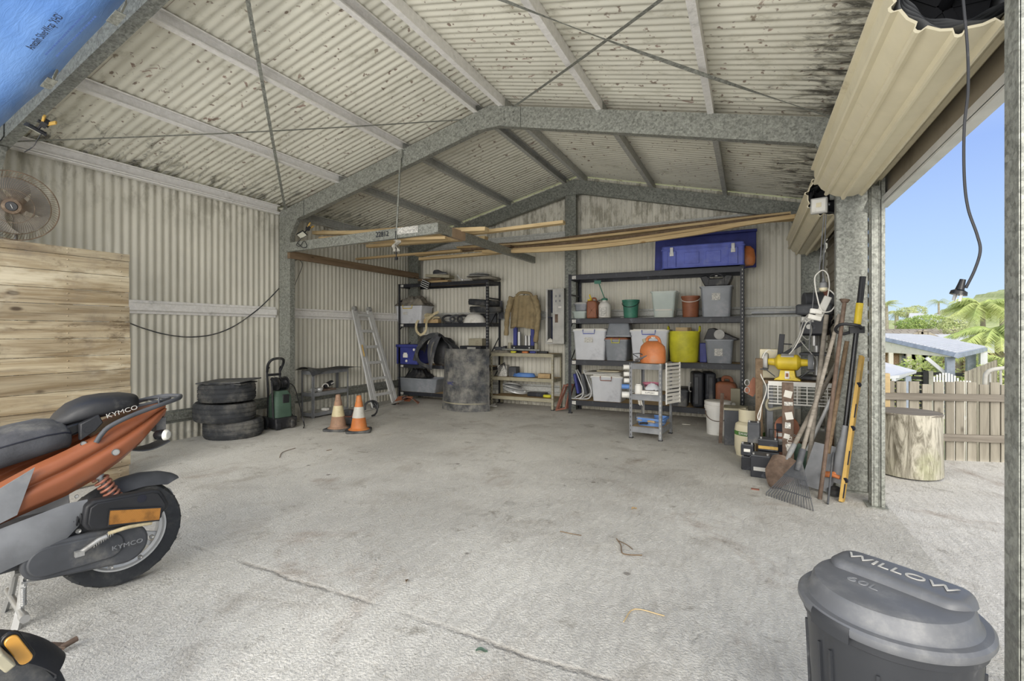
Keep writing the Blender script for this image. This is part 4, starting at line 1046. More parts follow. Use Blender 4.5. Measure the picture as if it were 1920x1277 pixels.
# stand, underside
b = B(); b.tube([(.33, -.17, .065), (.33, .175, .065)], .012, 10); b.tube([(.31, .07, .22), (.33, .09, .065)], .012, 8); b.tube([(.31, -.07, .22), (.33, -.09, .065)], .012, 8); b.cyl((.33, .15, .065), (.33, .19, .065), .016)
b.bar((.33, .10, .065), (.345, .11, .0), .03, .012); b.bar((.33, -.10, .065), (.345, -.11, .0), .03, .012); b.make('centre_stand', M['steel'], t)
b = B(); pts = []
for k in range(14 * 10 + 1):
    a = 2 * PI * k / 10; pts.append((.325 + .008 * math.cos(a), .13 + .008 * math.sin(a), .17 - .075 * k / 140))
b.tube(pts, .002, 5); b.make('stand_spring', M['steel'], t)
b = B(); b.tube([(.33, .12, .185), (.20, .12, .172), (.05, .115, .165)], .005, 8); b.tube([(.34, .02, .20), (.15, -.02, .165)], .016, 8); b.make('brake_rod', M['steel'], t)
b = B(); b.bar((.0, -.08, .243), (.26, -.10, .25), .05, .03); b.lathe([(0, -.09), (.05, -.09), (.055, -.06), (.03, -.05), (0, -.05)], (0, 0, 0), 24, Matrix.Translation((0, 0, .243)) @ RotY); b.cyl((.1, -.13, .25), (-.28, -.15, .32), .045); b.make('exhaust', M['steel'], t)
# second scooter, only its front wheel in view
W0 = AZ(95, 1245, .365); H2 = V((.17, .985, 0)); N2 = V((.985, -.17, 0))
c0 = W0 - H2 * .216; c0.z = 0
t = thing('parked_scooter', 'black scooter cropped at the lower left corner, amber reflector on its front mudguard', 'scooter', c0, math.degrees(math.atan2(H2.y, H2.x)))
def S2(u, v, yr=.07):
    q = planeP(u, v, c0 + N2 * yr, N2) - c0; return V((q.dot(H2), -yr, q.z))
wheel(t, (0, 0, .25), .25, .09, .165)
b = B(); 
def mg2(a, c):
    an = R(28 + 95 * a); e = (2 * abs(c - .5)) ** 2; r = .275 - (.026 * e * (1.2 + .4 * math.sin(PI * a)))
    return (r * math.cos(an), (c - .5) * .13, .25 + r * math.sin(an))
b.grid(mg2, 26, 14, .004); b.make('front_mudguard', M['black'], t, ang=60)
b = B(); p, q = S2(14, 1190, .080), S2(50, 1236, .080); d = (q - p).normalized(); x = V((0, -1, 0)); y = d.cross(x)
Mx = Matrix((d, y, x)).transposed().to_4x4(); Mx.translation = (p + q) / 2; L = (q - p).length
b.prism(rrect(L + .012, .034, .016), .012, Mx); b.make('reflector_base', M['blackg'], t, bevel=.002)
b = B(); Mx2 = Mx.copy(); Mx2.translation = (p + q) / 2 + V((0, -.012, 0)); b.prism(rrect(L, .024, .011), .008, Mx2); b.make('amber_reflector', mat('amber_lens', 'bd8a38', .2, bump=0, spec=.8), t, bevel=.002)
b = B()
for s in (-1, 1): b.cyl((-.13, s * .102, .46), (.0, s * .102, .25), .027); b.cyl((-.25, s * .09, .75), (-.13, s * .102, .46), .018)
b.make('fork_leg', M['steel'], t)
b = B(); p = S2(4, 1236, .11); b.box((p.x, -.11, p.z), (.045, .05, .02), (0, 60, 0)); b.make('cable_clamp', M['khaki'], t, bevel=.004)
b = B(); b.cyl((-.19, 0, .62), (-.36, 0, 1.0), .025); b.bar((-.22, -.09, .70), (-.22, .09, .70), .04, .03); b.tube(spline([(-.44, .34, 1.02), (-.38, .2, 1.03), (-.36, 0, 1.0), (-.38, -.2, 1.03), (-.44, -.34, 1.02)]), .014, 10); b.make('steering', M['black'], t)
b = B(); loft(b, [(-.50, 0, .62, .14, .26, .32), (-.44, 0, .62, .2, .30, .34), (-.36, 0, .64, .18, .28, .3), (-.28, 0, .66, .08, .2, .2)], e=3); b.make('leg_shield', M['black'], t)
b = B(); b.bx(-.98, -.46, -.15, .15, .28, .32); b.make('footboard', M['dgrey'], t, bevel=.01)
b = B(); loft(b, [(-1.62, 0, .74, .05, .05, .05), (-1.5, 0, .68, .13, .12, .12), (-1.25, 0, .6, .15, .16, .25), (-1.0, 0, .55, .14, .2, .25), (-.92, 0, .5, .08, .12, .2)], e=3); b.make('rear_body', M['black'], t)
b = B(); loft(b, [(-1.6, 0, .84, .08, .03, .04), (-1.3, 0, .8, .13, .05, .06), (-1.0, 0, .76, .12, .05, .06), (-.92, 0, .75, .06, .03, .03)], e=3); b.make('seat', M['dcloth'], t)
wheel(t, (-1.30, 0, .25), .25, .09, .165)
p = AZ(123, 1212, .02); q = AZ(60, 1209, .06)
b = B(); b.bar(q - (p - q) * .4, p, .03, .012); b.cyl(p + V((0, -.035, 0)), p + V((0, .035, .01)), .010, n=10)
one(b, 'loose_stand', M['rust'], 'loose rusty steel stand leg on the floor beside the cropped scooter wheel', 'stand leg')
# ------------------------------------------------------------------ racks and benches on the back wall
def rack(name, label, x0, y0, W, D, H, levels, m, deck, tw=.07, rz=0, tags=(), braces=True, topdeck=True, pw=.045):
    t = thing(name, label, 'storage rack', (x0, y0, 0), rz)
    for x, sx in ((0, 1), (W, -1)):
        for y, sy in ((0, 1), (D, -1)):
            b = B(); b.bx(x, x + sx * pw, y, y + sy * .0025, 0, H); b.bx(x, x + sx * .0025, y, y + sy * pw, 0, H)
            o = b.make('post', m, t)
            b = B(); 
            for k in range(int(H / .05)):
                z = .03 + k * .05
                if y == 0: b.bx(x + sx * pw * .35, x + sx * pw * .55, -.0012, -.0002, z, z + .022)
                b.bx(x - sx * .0012, x - sx * .0002, y + sy * pw * .35, y + sy * pw * .55, z, z + .022)
            b.make('slot_row', M['lgrey'] if y == 0 and sx < 0 else M['darkin'], o)
            B().bx(x - .005 * sx, x + sx * (pw + .005), y - .005 * sy, y + sy * (pw + .005), 0, .012).make('foot', M['black'], o)
        for z in [.25 + .5 * k for k in range(int(H / .5))]:
            if braces: B().bar((x + sx * .02, .03, z), (x + sx * .02, D - .03, z + (.35 if z < H - .5 else .0)), .025, .003, (1, 0, 0)).make('side_brace', m, t)
    for i, z in enumerate(levels):
        for y in (.004, D - .016):
            b = B(); b.bx(.003, W - .003, y, y + .012, z - tw, z); b.bx(.003, W - .003, y - .004 + (0 if y < .1 else 0), y + .022, z - .012, z - .004); o = b.make('beam', m, t, bevel=.0015)
            if y < .1:
                for k, x in enumerate((pw + .04, W - pw - .04)[:1 if tags else 0]):
                    B().bx(x - .03, x + .03, -.0005, .0038, z - tw * .85, z - tw * .2).make('beam_sticker', M['label'], o)
        for x in (.006, W - .018): B().bx(x, x + .012, .01, D - .01, z - tw, z - .005).make('end_beam', m, t)
        if deck and (topdeck or z < max(levels)):
            B().bx(.02, W - .02, .02, D - .02, z - .018, z - .003).make('deck_board', deck, t)
        else:
            for k in range(1, 6): B().bx(W * k / 6 - .012, W * k / 6 + .012, .016, D - .016, z - .03, z - .006).make('cross_bar', m, t)
    return t
Y2, Y1 = 6.77, 6.81
rack('storage_rack', 'long black steel rack on the right, loaded with tubs', -2.40, Y2, 2.34, .48, 2.05, (.20, .792, 1.397, 2.04), M['blackm'], M['timberb'], .075, tags=(1,), topdeck=False)
rack('storage_rack', 'black steel rack in the left back corner behind the scuffed drum', -5.60, Y1, 1.82, .44, 2.05, (.15, .63, 1.35, 2.045), M['blackm'], M['timberb'], .06, tags=(1,), pw=.04)
rack('work_bench', 'pale khaki steel bench between the two black racks', -3.77, 6.88, 1.09, .37, .865, (.175, .48, .865), M['khaki'], M['timberb'], .055, braces=False, pw=.035)['category'] = 'bench'
def px(u, y): return AY(u, 600, y).x
def at_(u0, u1, y): a, c = px(u0, y), px(u1, y); return (a + c) / 2, abs(c - a)
def rshell(b, w, d, h, r=.03, taper=.86, th=.004, z0=0., flare=.012):
    """open tapered tub shell"""
    pr = rrect(1, 1, .5, 4)
    def ring(k, z, ins):
        q = rrect(w * k - 2 * ins, d * k - 2 * ins, r, 4); return [V((x, y, z)) for x, y in q]
    rs = [ring(taper, z0, 0), ring(1, z0 + h, 0), ring(1, z0 + h, -flare), ring(1, z0 + h - .018, -flare), ring(1, z0 + h - .018, -.0005), ring(1, z0 + h, th), ring(taper, z0 + th, th)]
    rs = [rs[0], ring(taper + (1 - taper) * .96, z0 + h - .018, 0), rs[3], rs[2], rs[5], rs[6]]
    n = len(rs[0]); vs = [p for r_ in rs for p in r_]
    fs = [(i * n + k, i * n + (k + 1) % n, (i + 1) * n + (k + 1) % n, (i + 1) * n + k) for i in range(len(rs) - 1) for k in range(n)]
    fs += [tuple(range(n))[::-1], tuple((len(rs) - 1) * n + k for k in range(n))]
    return b._add(vs, fs)
def tub(label, x, y, z, w, d, h, body, lid=None, clip=None, sticker=None, rz=0, group=None, clips_end=False, taper=.88, stx=0., stz=.6, contents=None):
    t = thing('storage_tub', label, 'storage tub', (x, y, z), rz, group)
    b = B(); rshell(b, w * .96, d * .94, h, taper=taper); b.make('tub_body', body, t, ang=30)
    b = B()
    for k in range(3): b.bx(-w * .3 + k * w * .3 - .006, -w * .3 + k * w * .3 + .006, -d * .47, -d * .43, .02, h * .1) if 0 else None
    if lid:
        b = B(); b.prism(rrect(w, d, .035), .018, c=(0, 0, h)); b.prism(rrect(w * .86, d * .84, .03), .010, c=(0, 0, h + .018)); b.make('lid', lid, t, bevel=.004)
    if clip:
        c = B(); cw = w * .17
        for s in ((-1,) if not clips_end else (-1,)):
            yy = s * d * .5 - s * 0; c.tube([(-cw, yy + .002, h + .012), (-cw, yy - .014, h + .002), (-cw * .95, yy - .014, h - .045), (cw * .95, yy - .014, h - .045), (cw, yy - .014, h + .002), (cw, yy + .002, h + .012)], .006, 6)
        c.make('clip', clip, t)
    if sticker:
        sw, s_h = sticker
        o = B().box((stx * w, -d * .47 * (taper + (1 - taper) * stz) - .0035, h * stz), (sw, .0015, s_h), (-math.degrees(math.atan(d * .47 * (1 - taper) / h)), 0, 0)).make('sticker', M['label'], t)
    if contents:
        b = B(); rshell(b, w * .80 * taper, d * .78, h * contents[0], taper=.95, z0=.006); b.prism(rrect(w * .78 * taper, d * .76, .03), .01, c=(0, 0, h * contents[0] * .9)); b.make('contents', contents[1], t, ang=30)
    return t
yc = Y2 + .22
Z3, Z2_, Z4 = .792, 1.397, .20
x, w_ = at_(1073, 1137, Y2 + .03); tub('big cloudy tub, blue clip and dark sticker, left end of the long rack', x, yc, Z3, w_, .40, .43, M['tub'], M['white'], M['blue'], (.13, .075), stx=-.02, stz=.68)
x, w_ = at_(1133, 1177, Y2 + .02); tub('smoky grey tub with red-brown lid and yellow handle on the long rack', x, yc - .02, Z3, w_, .40, .30, M['tubd'], M['brownp'], M['lime'])
tt = thing('storage_tub', 'upturned smoky tub resting on the red-brown lid', 'storage tub', (x + .02, yc - .02, Z3 + .33 + .21), 0); tt.rotation_euler = (PI, 0, .08)
b = B(); rshell(b, w_ * 1.05, .38, .20, taper=.8); b.make('tub_body', M['tubd'], tt, ang=30)
x, w_ = at_(1180, 1254, Y2 + .03); tub('big cloudy tub with blue clip behind the orange jerry can', x, yc, Z3, w_, .40, .42, M['tub'], M['white'], M['blue'])
x, w_ = at_(1321, 1376, Y2 + .02); tub('open cloudy tub with white label at the right end of the long rack', x, yc - .02, Z3, w_, .38, .31, M['tubd'], None, None, (.10, .13), stz=.52, stx=-.02, contents=(.6, M['grey']))
t = thing('speaker_driver', 'black wedge speaker with grey ring sitting in the open labelled tub', 'speaker', (x + .03, yc - .02, Z3 + .30), -8)
b = B(); b.prism([(-.22, 0), (.20, 0), (.20, .02), (-.10, .16), (-.16, .15)], .16, XZ, (0, 0, -.08)); b.make('wedge', M['black'], t, bevel=.008)
b = B(); b.lathe([(.065, 0), (.065, .01), (.05, .012), (.03, .004), (0, .006)], (0, 0, 0), 28, Matrix.Translation((-.02, -.082, .075)) @ RotY.inverted()); b.make('driver_ring', M['lgrey'], t)
# yellow flexible tub
x, w_ = at_(1249, 1311, Y2 + .05)
t = thing('flexible_tub', 'yellow-green flexible round tub with timber offcuts in it', 'tub', (x, yc - .0, Z3))
b = B(); rt = w_ / 2 * .97; H_ = .42
b.lathe([(0, .004), (rt * .84, 0), (rt * .88, .02), (rt * .97, H_ * .6), (rt, H_ - .03), (rt + .006, H_ - .01), (rt + .004, H_), (rt - .006, H_ - .004), (rt * .84, .03), (0, .02)], n=48, sq=(1, .84)); b.make('tub_wall', M['lime'], t, ang=50)
b = B()
for s in (-1, 1): b.tube(spline([(s * rt * .98, -.07, H_ - .01), (s * rt * 1.0, -.04, H_ + .055), (s * rt * 1.0, .04, H_ + .055), (s * rt * .98, .07, H_ - .01)]), .011, 8)
b.make('handle', M['lime'], t)
for k in range(4):
    o = B().box((0, 0, .23), (.15, .025, .42)); one(o, 'timber_offcut', M['pine'], ['front', 'second', 'third', 'rearmost'][k] + ' pale timber offcut standing in the yellow-green tub', 'timber', (x - .02 + k * .012, yc - .09 + k * .05, Z3 + .03), 'timber offcuts in the tub', bevel=.002)
one(B().box((0, 0, .13), (.09, .22, .26)), 'blue_crate', M['dblue'], 'dark blue box squeezed between the yellow tub and the labelled tub', 'box', (px(1318, Y2 + .1), yc + .02, Z3), bevel=.01)
# second shelf
def bucket(label, x, y, z, r, h, m, handle, rh=.0, taper=.8, hz=.0, loc_handle='front', group=None):
    t = thing('bucket', label, 'bucket', (x, y, z), 0, group)
    b = B(); b.lathe([(0, .003), (r * taper, 0), (r * taper + .003, .01), (r * .97, h - .03), (r + .006, h - .028), (r + .008, h), (r - .004, h), (r * .95, h - .03), (r * taper - .004, .01), (0, .01)], n=36); b.make('bucket_wall', m, t, ang=40)
    b = B(); n = 16; b.tube([(r * 1.03 * math.cos(PI * k / n), -r * .98 * math.sin(PI * k / n), h - .035 - hz * math.sin(PI * k / n)) for k in range(n + 1)], .005, 6); b.make('bucket_handle', handle, t)
    return t
x, w_ = at_(1071, 1097, Y2 + .05); tub('small clear lidded box at the left end of the second shelf', x, yc - .04, Z2_, w_, .22, .11, M['tubclear'], None, None); tub('dark lidded box stacked on the small clear box', x + .01, yc + .0, Z2_ + .12, w_ * .95, .2, .10, M['tubd'], M['lgrey'])
def jerry(label, x, y, z, w, d, h, m, spout=None, rz=0, group=None):
    t = thing('jerry_can', label, 'jerry can', (x, y, z), rz, group)
    b = B(); pr = [(-w / 2, 0), (w / 2, 0), (w / 2, h * .74), (w * .30, h * .88), (-w * .42, h * .88), (-w / 2, h * .80)]
    b.prism(pr, d, XZ, (0, 0, -d / 2)); o = b.make('can_body', m, t, bevel=min(w, d) * .16, seg=4)
    b = B(); b.tube(spline([(w * .26, 0, h * .86), (w * .16, 0, h * .99), (-w * .12, 0, h * 1.0), (-w * .2, 0, h * .86)]), min(w, d) * .09, 8); b.make('can_handle', m, t)
    b = B()
    for s in (1, -1): b.bar((-w * .3, -d * .505, h * (.4 - s * .2)), (w * .3, -d * .505, h * (.4 + s * .2)), .012, .008, (0, 1, 0)) 
    b.bx(-w * .3, w * .3, -d * .51, -d * .49, h * .66, h * .68); b.make('can_rib', m, t)
    b = B(); b.cyl((-w * .36, 0, h * .84), (-w * .42, 0, h * .97), d * .14); b.make('cap', spout or M['black'], t)
    return t
x, w_ = at_(1099, 1118, Y2 + .05); t = jerry('red-brown fuel can with yellow spout on the second shelf', x, yc - .03, Z2_, w_, .26, .30, M['brownp'], M['yellow'])
B().cyl((-.03, 0, .26), (-.07, 0, .36), .014, .010).make('spout', M['yellow'], t)
x, w_ = at_(1118, 1141, Y2 + .05)
t = thing('sprayer', 'white pump sprayer with green lance on the second shelf', 'sprayer', (x, yc - .05, Z2_)); r = w_ / 2
b = B(); b.lathe([(0, 0), (r * .95, .002), (r, .02), (r, .19), (r * .7, .235), (r * .4, .25), (r * .4, .27), (0, .27)], n=32); b.make('tank', M['white'], t)
b = B(); b.lathe([(0, .265), (r * .5, .265), (r * .5, .29), (r * .25, .30), (0, .305)], n=24); b.cyl((0, 0, .29), (-.09, .02, .52), .007); b.box((-.11, .02, .54), (.10, .01, .05), (0, 0, 0)); b.make('pump_lance', M['green'], t)
B().box((0, -r * .99, .10), (r * 1.1, .004, .13)).make('label_sheet', M['label'], t)
b = B(); b.tube(spline([(r * .3, 0, .28), (-r * 1.1, -.05, .25), (-r * 1.05, -.1, .12), (-r * .6, -.14, .02), (r, -.16, .006), (r * 3, -.15, .006)]), .004, 6); b.make('hose', M['black'], t)
x, w_ = at_(1163, 1195, Y2 + .05); bucket('green bucket with black handle on the second shelf', x, yc - .04, Z2_, w_ / 2 * .97, .26, M['green'], M['black'], hz=.07)
x, w_ = at_(1219, 1268, Y2 + .03); tub('empty clear greenish tub on the second shelf', x, yc, Z2_, w_, .38, .36, M['tubclear'], None, None, taper=.8, contents=(.3, M['paper']))
x, w_ = at_(1275, 1310, Y2 + .05); bucket('red-brown bucket with white handle on the second shelf', x, yc - .02, Z2_, w_ / 2 * .98, .29, M['brownp'], M['white'], hz=.05, taper=.86)
x, w_ = at_(1312, 1374, Y2 + .02); tub('large clear tub at the right end of the second shelf, under a black bag', x, yc - .02, Z2_, w_, .42, .40, M['tubd'], None, None, (.10, .11), stz=.68, stx=0, contents=(.45, M['timberb']))
t = thing('carry_bag', 'black carry bag with flared sides on top of the large clear tub', 'bag', (x - .0, yc - .04, Z2_ + .405))
b = B(); b.prism([(-.14, 0), (.14, 0), (.17, .06), (.20, .13), (.12, .145), (.07, .10), (-.07, .10), (-.12, .145), (-.20, .13), (-.17, .06)], .24, XZ, (0, 0, -.12)); b.make('bag_body', M['black'], t, bevel=.012, seg=3)
b = B(); b.tube(spline([(-.10, -.12, .02), (-.08, -.13, .12), (0, -.125, .16), (.08, -.13, .12), (.10, -.12, .02)]), .006, 6); b.make('bag_strap', M['dcloth'], t)
B().box((0, -.124, .13), (.03, .006, .012)).make('bag_buckle', M['lgrey'], t)
# blue case on top
a_, c_ = px(1240, Y2 - .1), px(1396, Y2 - .1)
t = thing('equipment_case', 'long blue moulded case with steel latches on top of the long rack', 'case', ((a_ + c_) / 2, Y2 + .16, 2.045), 0); W_ = c_ - a_
b = B(); b.prism(rrect(W_, .46, .03), .30, c=(0, 0, 0)); cb = b.make('case_body', M['blue'], t, bevel=.018, seg=3)
b = B(); b.prism(rrect(W_ + .02, .48, .03), .018, c=(0, 0, .24)); b.prism(rrect(W_ + .012, .472, .03), .015, c=(0, 0, .0)); b.make('case_rim', M['blue'], t, bevel=.004)
for s in (-.37, .37):
    B().bx(s * W_ - .055, s * W_ + .055, -.248, -.228, .01, .225).make('case_rib', M['blue'], t, bevel=.006)
    b = B(); b.bx(s * W_ - .02, s * W_ + .02, -.258, -.246, .19, .275); b.bx(s * W_ - .026, s * W_ + .026, -.254, -.246, .16, .21); b.make('latch', M['steel'], t, bevel=.002)
for s in (-.12, .14): B().bx(s * W_ - .09, s * W_ + .09, -.238, -.229, .05, .20).make('case_panel', M['blue'], t, bevel=.005)
t = thing('flat_case', 'deep blue open case leaning on the back wall behind the long case', 'case', ((px(1247, 7.1) + px(1395, 7.1)) / 2, 7.12, 2.05))
B().box((0, .03, .25), (1.30, .03, .50), (-8, 0, 0)).make('panel', M['dblue'], t, bevel=.006)
b = B(); b.box((-.0, 0, .49), (1.32, .05, .03), (-8, 0, 0)); b.make('rim', M['dblue'], t, bevel=.004)
t = thing('orange_hat', 'orange hat tucked behind the right end of the blue case', 'cap', (px(1398, 6.9) + .0, 6.95, 2.06))
b = B(); b.lathe([(0, .25), (.06, .245), (.10, .20), (.115, .10), (.11, .03), (.09, .0), (0, 0)], n=24, sq=(1, .9)); b.make('cap_crown', M['orangep'], t)
B().box((-.13, -.02, .235), (.20, .12, .012), (0, -6, 0)).make('cap_brim', M['orangep'], t, bevel=.005)
# bottom shelf of the long rack
x, w_ = at_(1106, 1168, Y2 + .03); tub('cloudy tub with red clip on the bottom shelf of the long rack', x, yc, Z4, w_, .40, .35, M['tub'], M['white'], M['red'])
for k, (dx, dz, m, s) in enumerate(((-.06, .385, 'white', 1.12), (-.05, .405, 'lgrey', 1.08), (.0, .424, 'cream', .7))):
    one(B().prism(rrect(w_ * s, .38 * s, .04), .014), 'tub_lid', M[m], ['lowest loose white tub lid stacked on the red-clipped tub', 'grey tub lid in the middle of the lid stack', 'small cream lid on top of the lid stack'][k], 'lid', (x + dx, yc, Z4 + dz), 'loose lids on the bottom-shelf tub', bevel=.003)
for k, u in enumerate((1079, 1094)):
    t = thing('folding_chair_frame', ['curved silver folding chair frame nearest the rack post on the bottom shelf', 'second silver folding chair frame beside the cloudy tub'][k], 'chair frame', (px(u, Y2 + .05), Y2 + .10, Z4 + .012), 0, 'folded chair frames')
    b = B(); b.tube(spline([(-.07, -.05, .0), (.08, -.06, .02), (.11, -.02, .12), (.03, .02, .30), (-.03, .05, .42)]), .010, 8); b.tube(spline([(-.05, .06, .0), (.08, .08, .10), (.04, .1, .30), (-.03, .12, .42)]), .010, 8); b.make('tube', M['alu'], t)
    B().box((-.0, .03, .22), (.04, .12, .3), (0, -12, 0)).make('sling', M['dblue'] if k == 0 else M['dgrey'], t, bevel=.01)
x, w_ = at_(1256, 1290, Y2 + .02); tub('black crate with a white printed card on the bottom shelf', x, yc - .05, Z4, w_, .32, .22, M['dgrey'], M['black'], None, (.11, .14), stx=-.22, stz=.62)
x, w_ = at_(1293, 1339, Y2 + .02)
t = thing('suitcase', 'dark navy hard suitcase standing on the bottom shelf of the long rack', 'suitcase', (x, yc - .04, Z4 + .001), 12)
for s, n_ in ((-1, 'left'), (1, 'right')):
    b = B(); b.box((s * .075, 0, .235), (.135, .36, .46)); b.make('case_half', M['dgrey'] if 0 else M['blackm'], t, bevel=.03, seg=3)
for xx in (-.10, .075): B().box((xx, -.18, .23), (.05, .02, .36)).make('case_rib', M['dgrey'], t, bevel=.008)
b = B(); b.tube([(-.155, -.06, .20), (-.18, -.06, .21), (-.18, -.06, .31), (-.155, -.06, .32)], .009, 8); b.make('handle', M['lgrey'], t)
x, w_ = at_(1341, 1382, Y2 + .02); jerry('red-brown jerry can behind the cardboard block on the bottom shelf', x, yc - .05, Z4, w_, .30, .40, M['brownp'])
t = thing('cardboard_block', 'grey cardboard block with round white sticker at the right end of the bottom shelf', 'box', (px(1379, Y2 - .02), Y2 + .02, Z4 + .002), 0)
B().box((0, .0, .14), (.11, .12, .28)).make('block', M['khaki'], t, bevel=.004)
b = B(); b.lathe([(0, 0), (.022, 0), (.022, .002), (0, .002)], (0, 0, 0), 20, Matrix.Translation((-.02, -.061, .08)) @ RotY.inverted()); b.make('round_sticker', M['white'], t)
# folded frames leaning at the left foot of the long rack
t = thing('folding_trestle', 'rusty red folding trestle leaning between the bench and the long rack', 'trestle', (-2.62, 6.83, 0), 0)
b = B()
for q in (0, .14):
    b.bar((.0, q * .6, .01), (.10, .1 + q, .40), .025, .02); b.bar((.16, q * .6 - .02, .05), (.20, .1 + q, .40), .025, .02)
b.bar((0, 0, .02), (.16, -.02, .06), .025, .02); b.bar((.10, .1, .39), (.20, .1, .39), .025, .02); b.bar((.10, .24, .39), (.20, .24, .39), .025, .02); b.bar((0, .08, .02), (.16, .07, .06), .02, .02); b.make('frame_bars', M['red'], t, bevel=.003)
# floor in front of the long rack
p = AZ(1345, 817); t = bucket('dirty white bucket on the floor below the right end of the long rack', p.x, p.y + .13, 0, .135, .30, M['white'], M['rust'], hz=.10, taper=.9)
B().lathe([(.137, .30), (.150, .30), (.152, .335), (.144, .345), (.150, .35), (.150, .385), (.140, .39), (.0, .388)], n=36).make('stacked_bucket_rim', M['white'], t)
p = AZ(1375, 836)
t = thing('fuel_box', 'tall dark grey metal box on the floor beside the white bucket', 'box', (p.x + .02, p.y + .13, 0), 2)
b = B(); b.box((0, 0, .185), (.225, .24, .37)); b.make('box_body', M['dgrey'], t, bevel=.006)
b = B(); b.box((0, 0, .382), (.235, .25, .025)); b.make('box_lid', M['khaki'], t, bevel=.004)
b = B(); b.bar((.05, -.125, .18), (.10, -.125, .15), .02, .008); b.make('latch', M['lgrey'], t)
one(B().box((0, 0, .27), (.035, .02, .54), (0, 2, 0)), 'steel_strip', M['rust'], 'narrow brown strip standing between the white bucket and dark box', 'strip', (p.x - .12, p.y + .08, 0))
one(B().box((0, 0, .004), (.10, .05, .006)), 'paper_scrap', M['paper'], 'scrap of white paper on the floor below the long rack', 'paper', AZ(1287, 796), bevel=0)
# ---- left rack contents
ya = Y1 + .20; La, Lb, Lc, Ld = 2.045, 1.35, .63, .15
x, w_ = at_(740, 791, Y1 + .02); tub('cloudy tub with yellow and navy stickers on the left rack', x, ya, Lb, w_, .38, .31, M['tub'], None, M['yellow'], (.10, .05), stx=-.12, stz=.58)
def cloth(name, label, cat, x, y, z, w, d, h, m, seed=0, loc=None):
    b = B()
    def f(a, c):
        n_ = noise.noise(V((a * 4 + seed, c * 4, 0))); n2 = noise.noise(V((a * 11 + seed, c * 9, 3)))
        e = min(a, 1 - a, c, 1 - c) * 4; e = min(1, e)
        return ((a - .5) * w, (c - .5) * d, h * (.35 + .5 * n_ + .25 * n2 + .4) * e * .8)
    b.grid(f, 36, 28, .006); return one(b, name, m, label, cat, (x, y, z))
cloth('folded_cloth', 'grey crumpled cloth heaped on the stickered tub', 'cloth', x, ya, Lb + .315, w_ * 1.05, .34, .22, M['cloth'], 2)
one(B().box((0, 0, .02), (.24, .2, .035)), 'black_tray', M['black'], 'flat black tray beside the crumpled cloth on the tub', 'tray', (x + .17, ya - .02, Lb + .315), bevel=.008)
# webbing
t = thing('tow_strap', 'cream webbing tow strap piled on the left rack with a loop hanging down', 'strap', (px(795, Y1), Y1 + .1, Lb))
random.seed(11)
b = B(); pts = spline([(-.22 + .42 * ((k * .37) % 1), -.02 + .14 * ((k * .61) % 1), .02 + .011 * k) for k in range(15)], 6); b.sweep([(-.022, -.002), (.022, -.002), (.022, .002), (-.022, .002)], pts, twist=[k * .12 for k in range(len(pts))]); b.make('webbing_pile', M['rope'], t)
b = B(); pts = spline([(-.12, .02, .10), (-.15, -.10, .02), (-.15, -.115, -.12), (-.05, -.12, -.20), (.05, -.115, -.12), (.06, -.10, .04), (.12, .0, .15), (.22, .02, .20)], 8); b.sweep([(-.022, -.002), (.022, -.002), (.022, .002), (-.022, .002)], pts, up=(0, 1, 0)); b.make('hanging_loop', M['rope'], t)
B().box((.06, .06, .04), (.28, .12, .07), (0, 0, 8)).make('wooden_block', M['timberb'], t, bevel=.004)
for k in range(3):
    b = B(); b.tube([(.10 * math.cos(a), 0, .06 * math.sin(a) + .07) for a in [2 * PI * j / 24 for j in range(24)]], .018, 8, True)
    o = one(b, 'rolled_tube', M['black'] if k != 1 else M['dgrey'], ['leftmost', 'middle', 'rightmost'][k] + ' of three dark rolled inner tubes on the left rack', 'inner tube', (px(835 + k * 11, Y1), Y1 + .10 + .05 * k, Lb + .0), 'rolled inner tubes'); o.rotation_euler = (0, 0, .6)
b = B(); b.lathe([(0, .165), (.07, .155), (.13, .12), (.17, .06), (.185, 0), (.18, 0), (.16, .06), (0, .15)], n=36, sq=(1.1, .9))
one(b, 'white_basin', M['white'], 'upturned white basin on the left rack under two motorbike tyres', 'basin', (px(884, Y1 + .05), Y1 + .16, Lb + .001))
for k in range(2):
    b = B(); tyre(b, .29, .10, .2, blocks=24, grooves=(-.2, .2))
    o = one(b, 'motorbike_tyre', M['rubber'], ['lower thin motorbike tyre lying over the basin on the left rack', 'upper thin motorbike tyre of the pair on the left rack'][k], 'tyre', (px(905, Y1 + .15) + .02 * (1 - k), ya + .02, Lb + .225 + .112 * k), 'motorbike tyres on the left rack'); o.rotation_euler = (.06, .03, k); o.scale = (1, .72, 1)
for (dx, dy) in ((.0, .2),): one(B().box((0, 0, .08), (.30, .05, .16)), 'timber_riser', M['dgrey'], 'dark block under the motorbike tyres at the back of the rack', 'block', (px(915, Y1 + .35), Y1 + .38, Lb + .001))
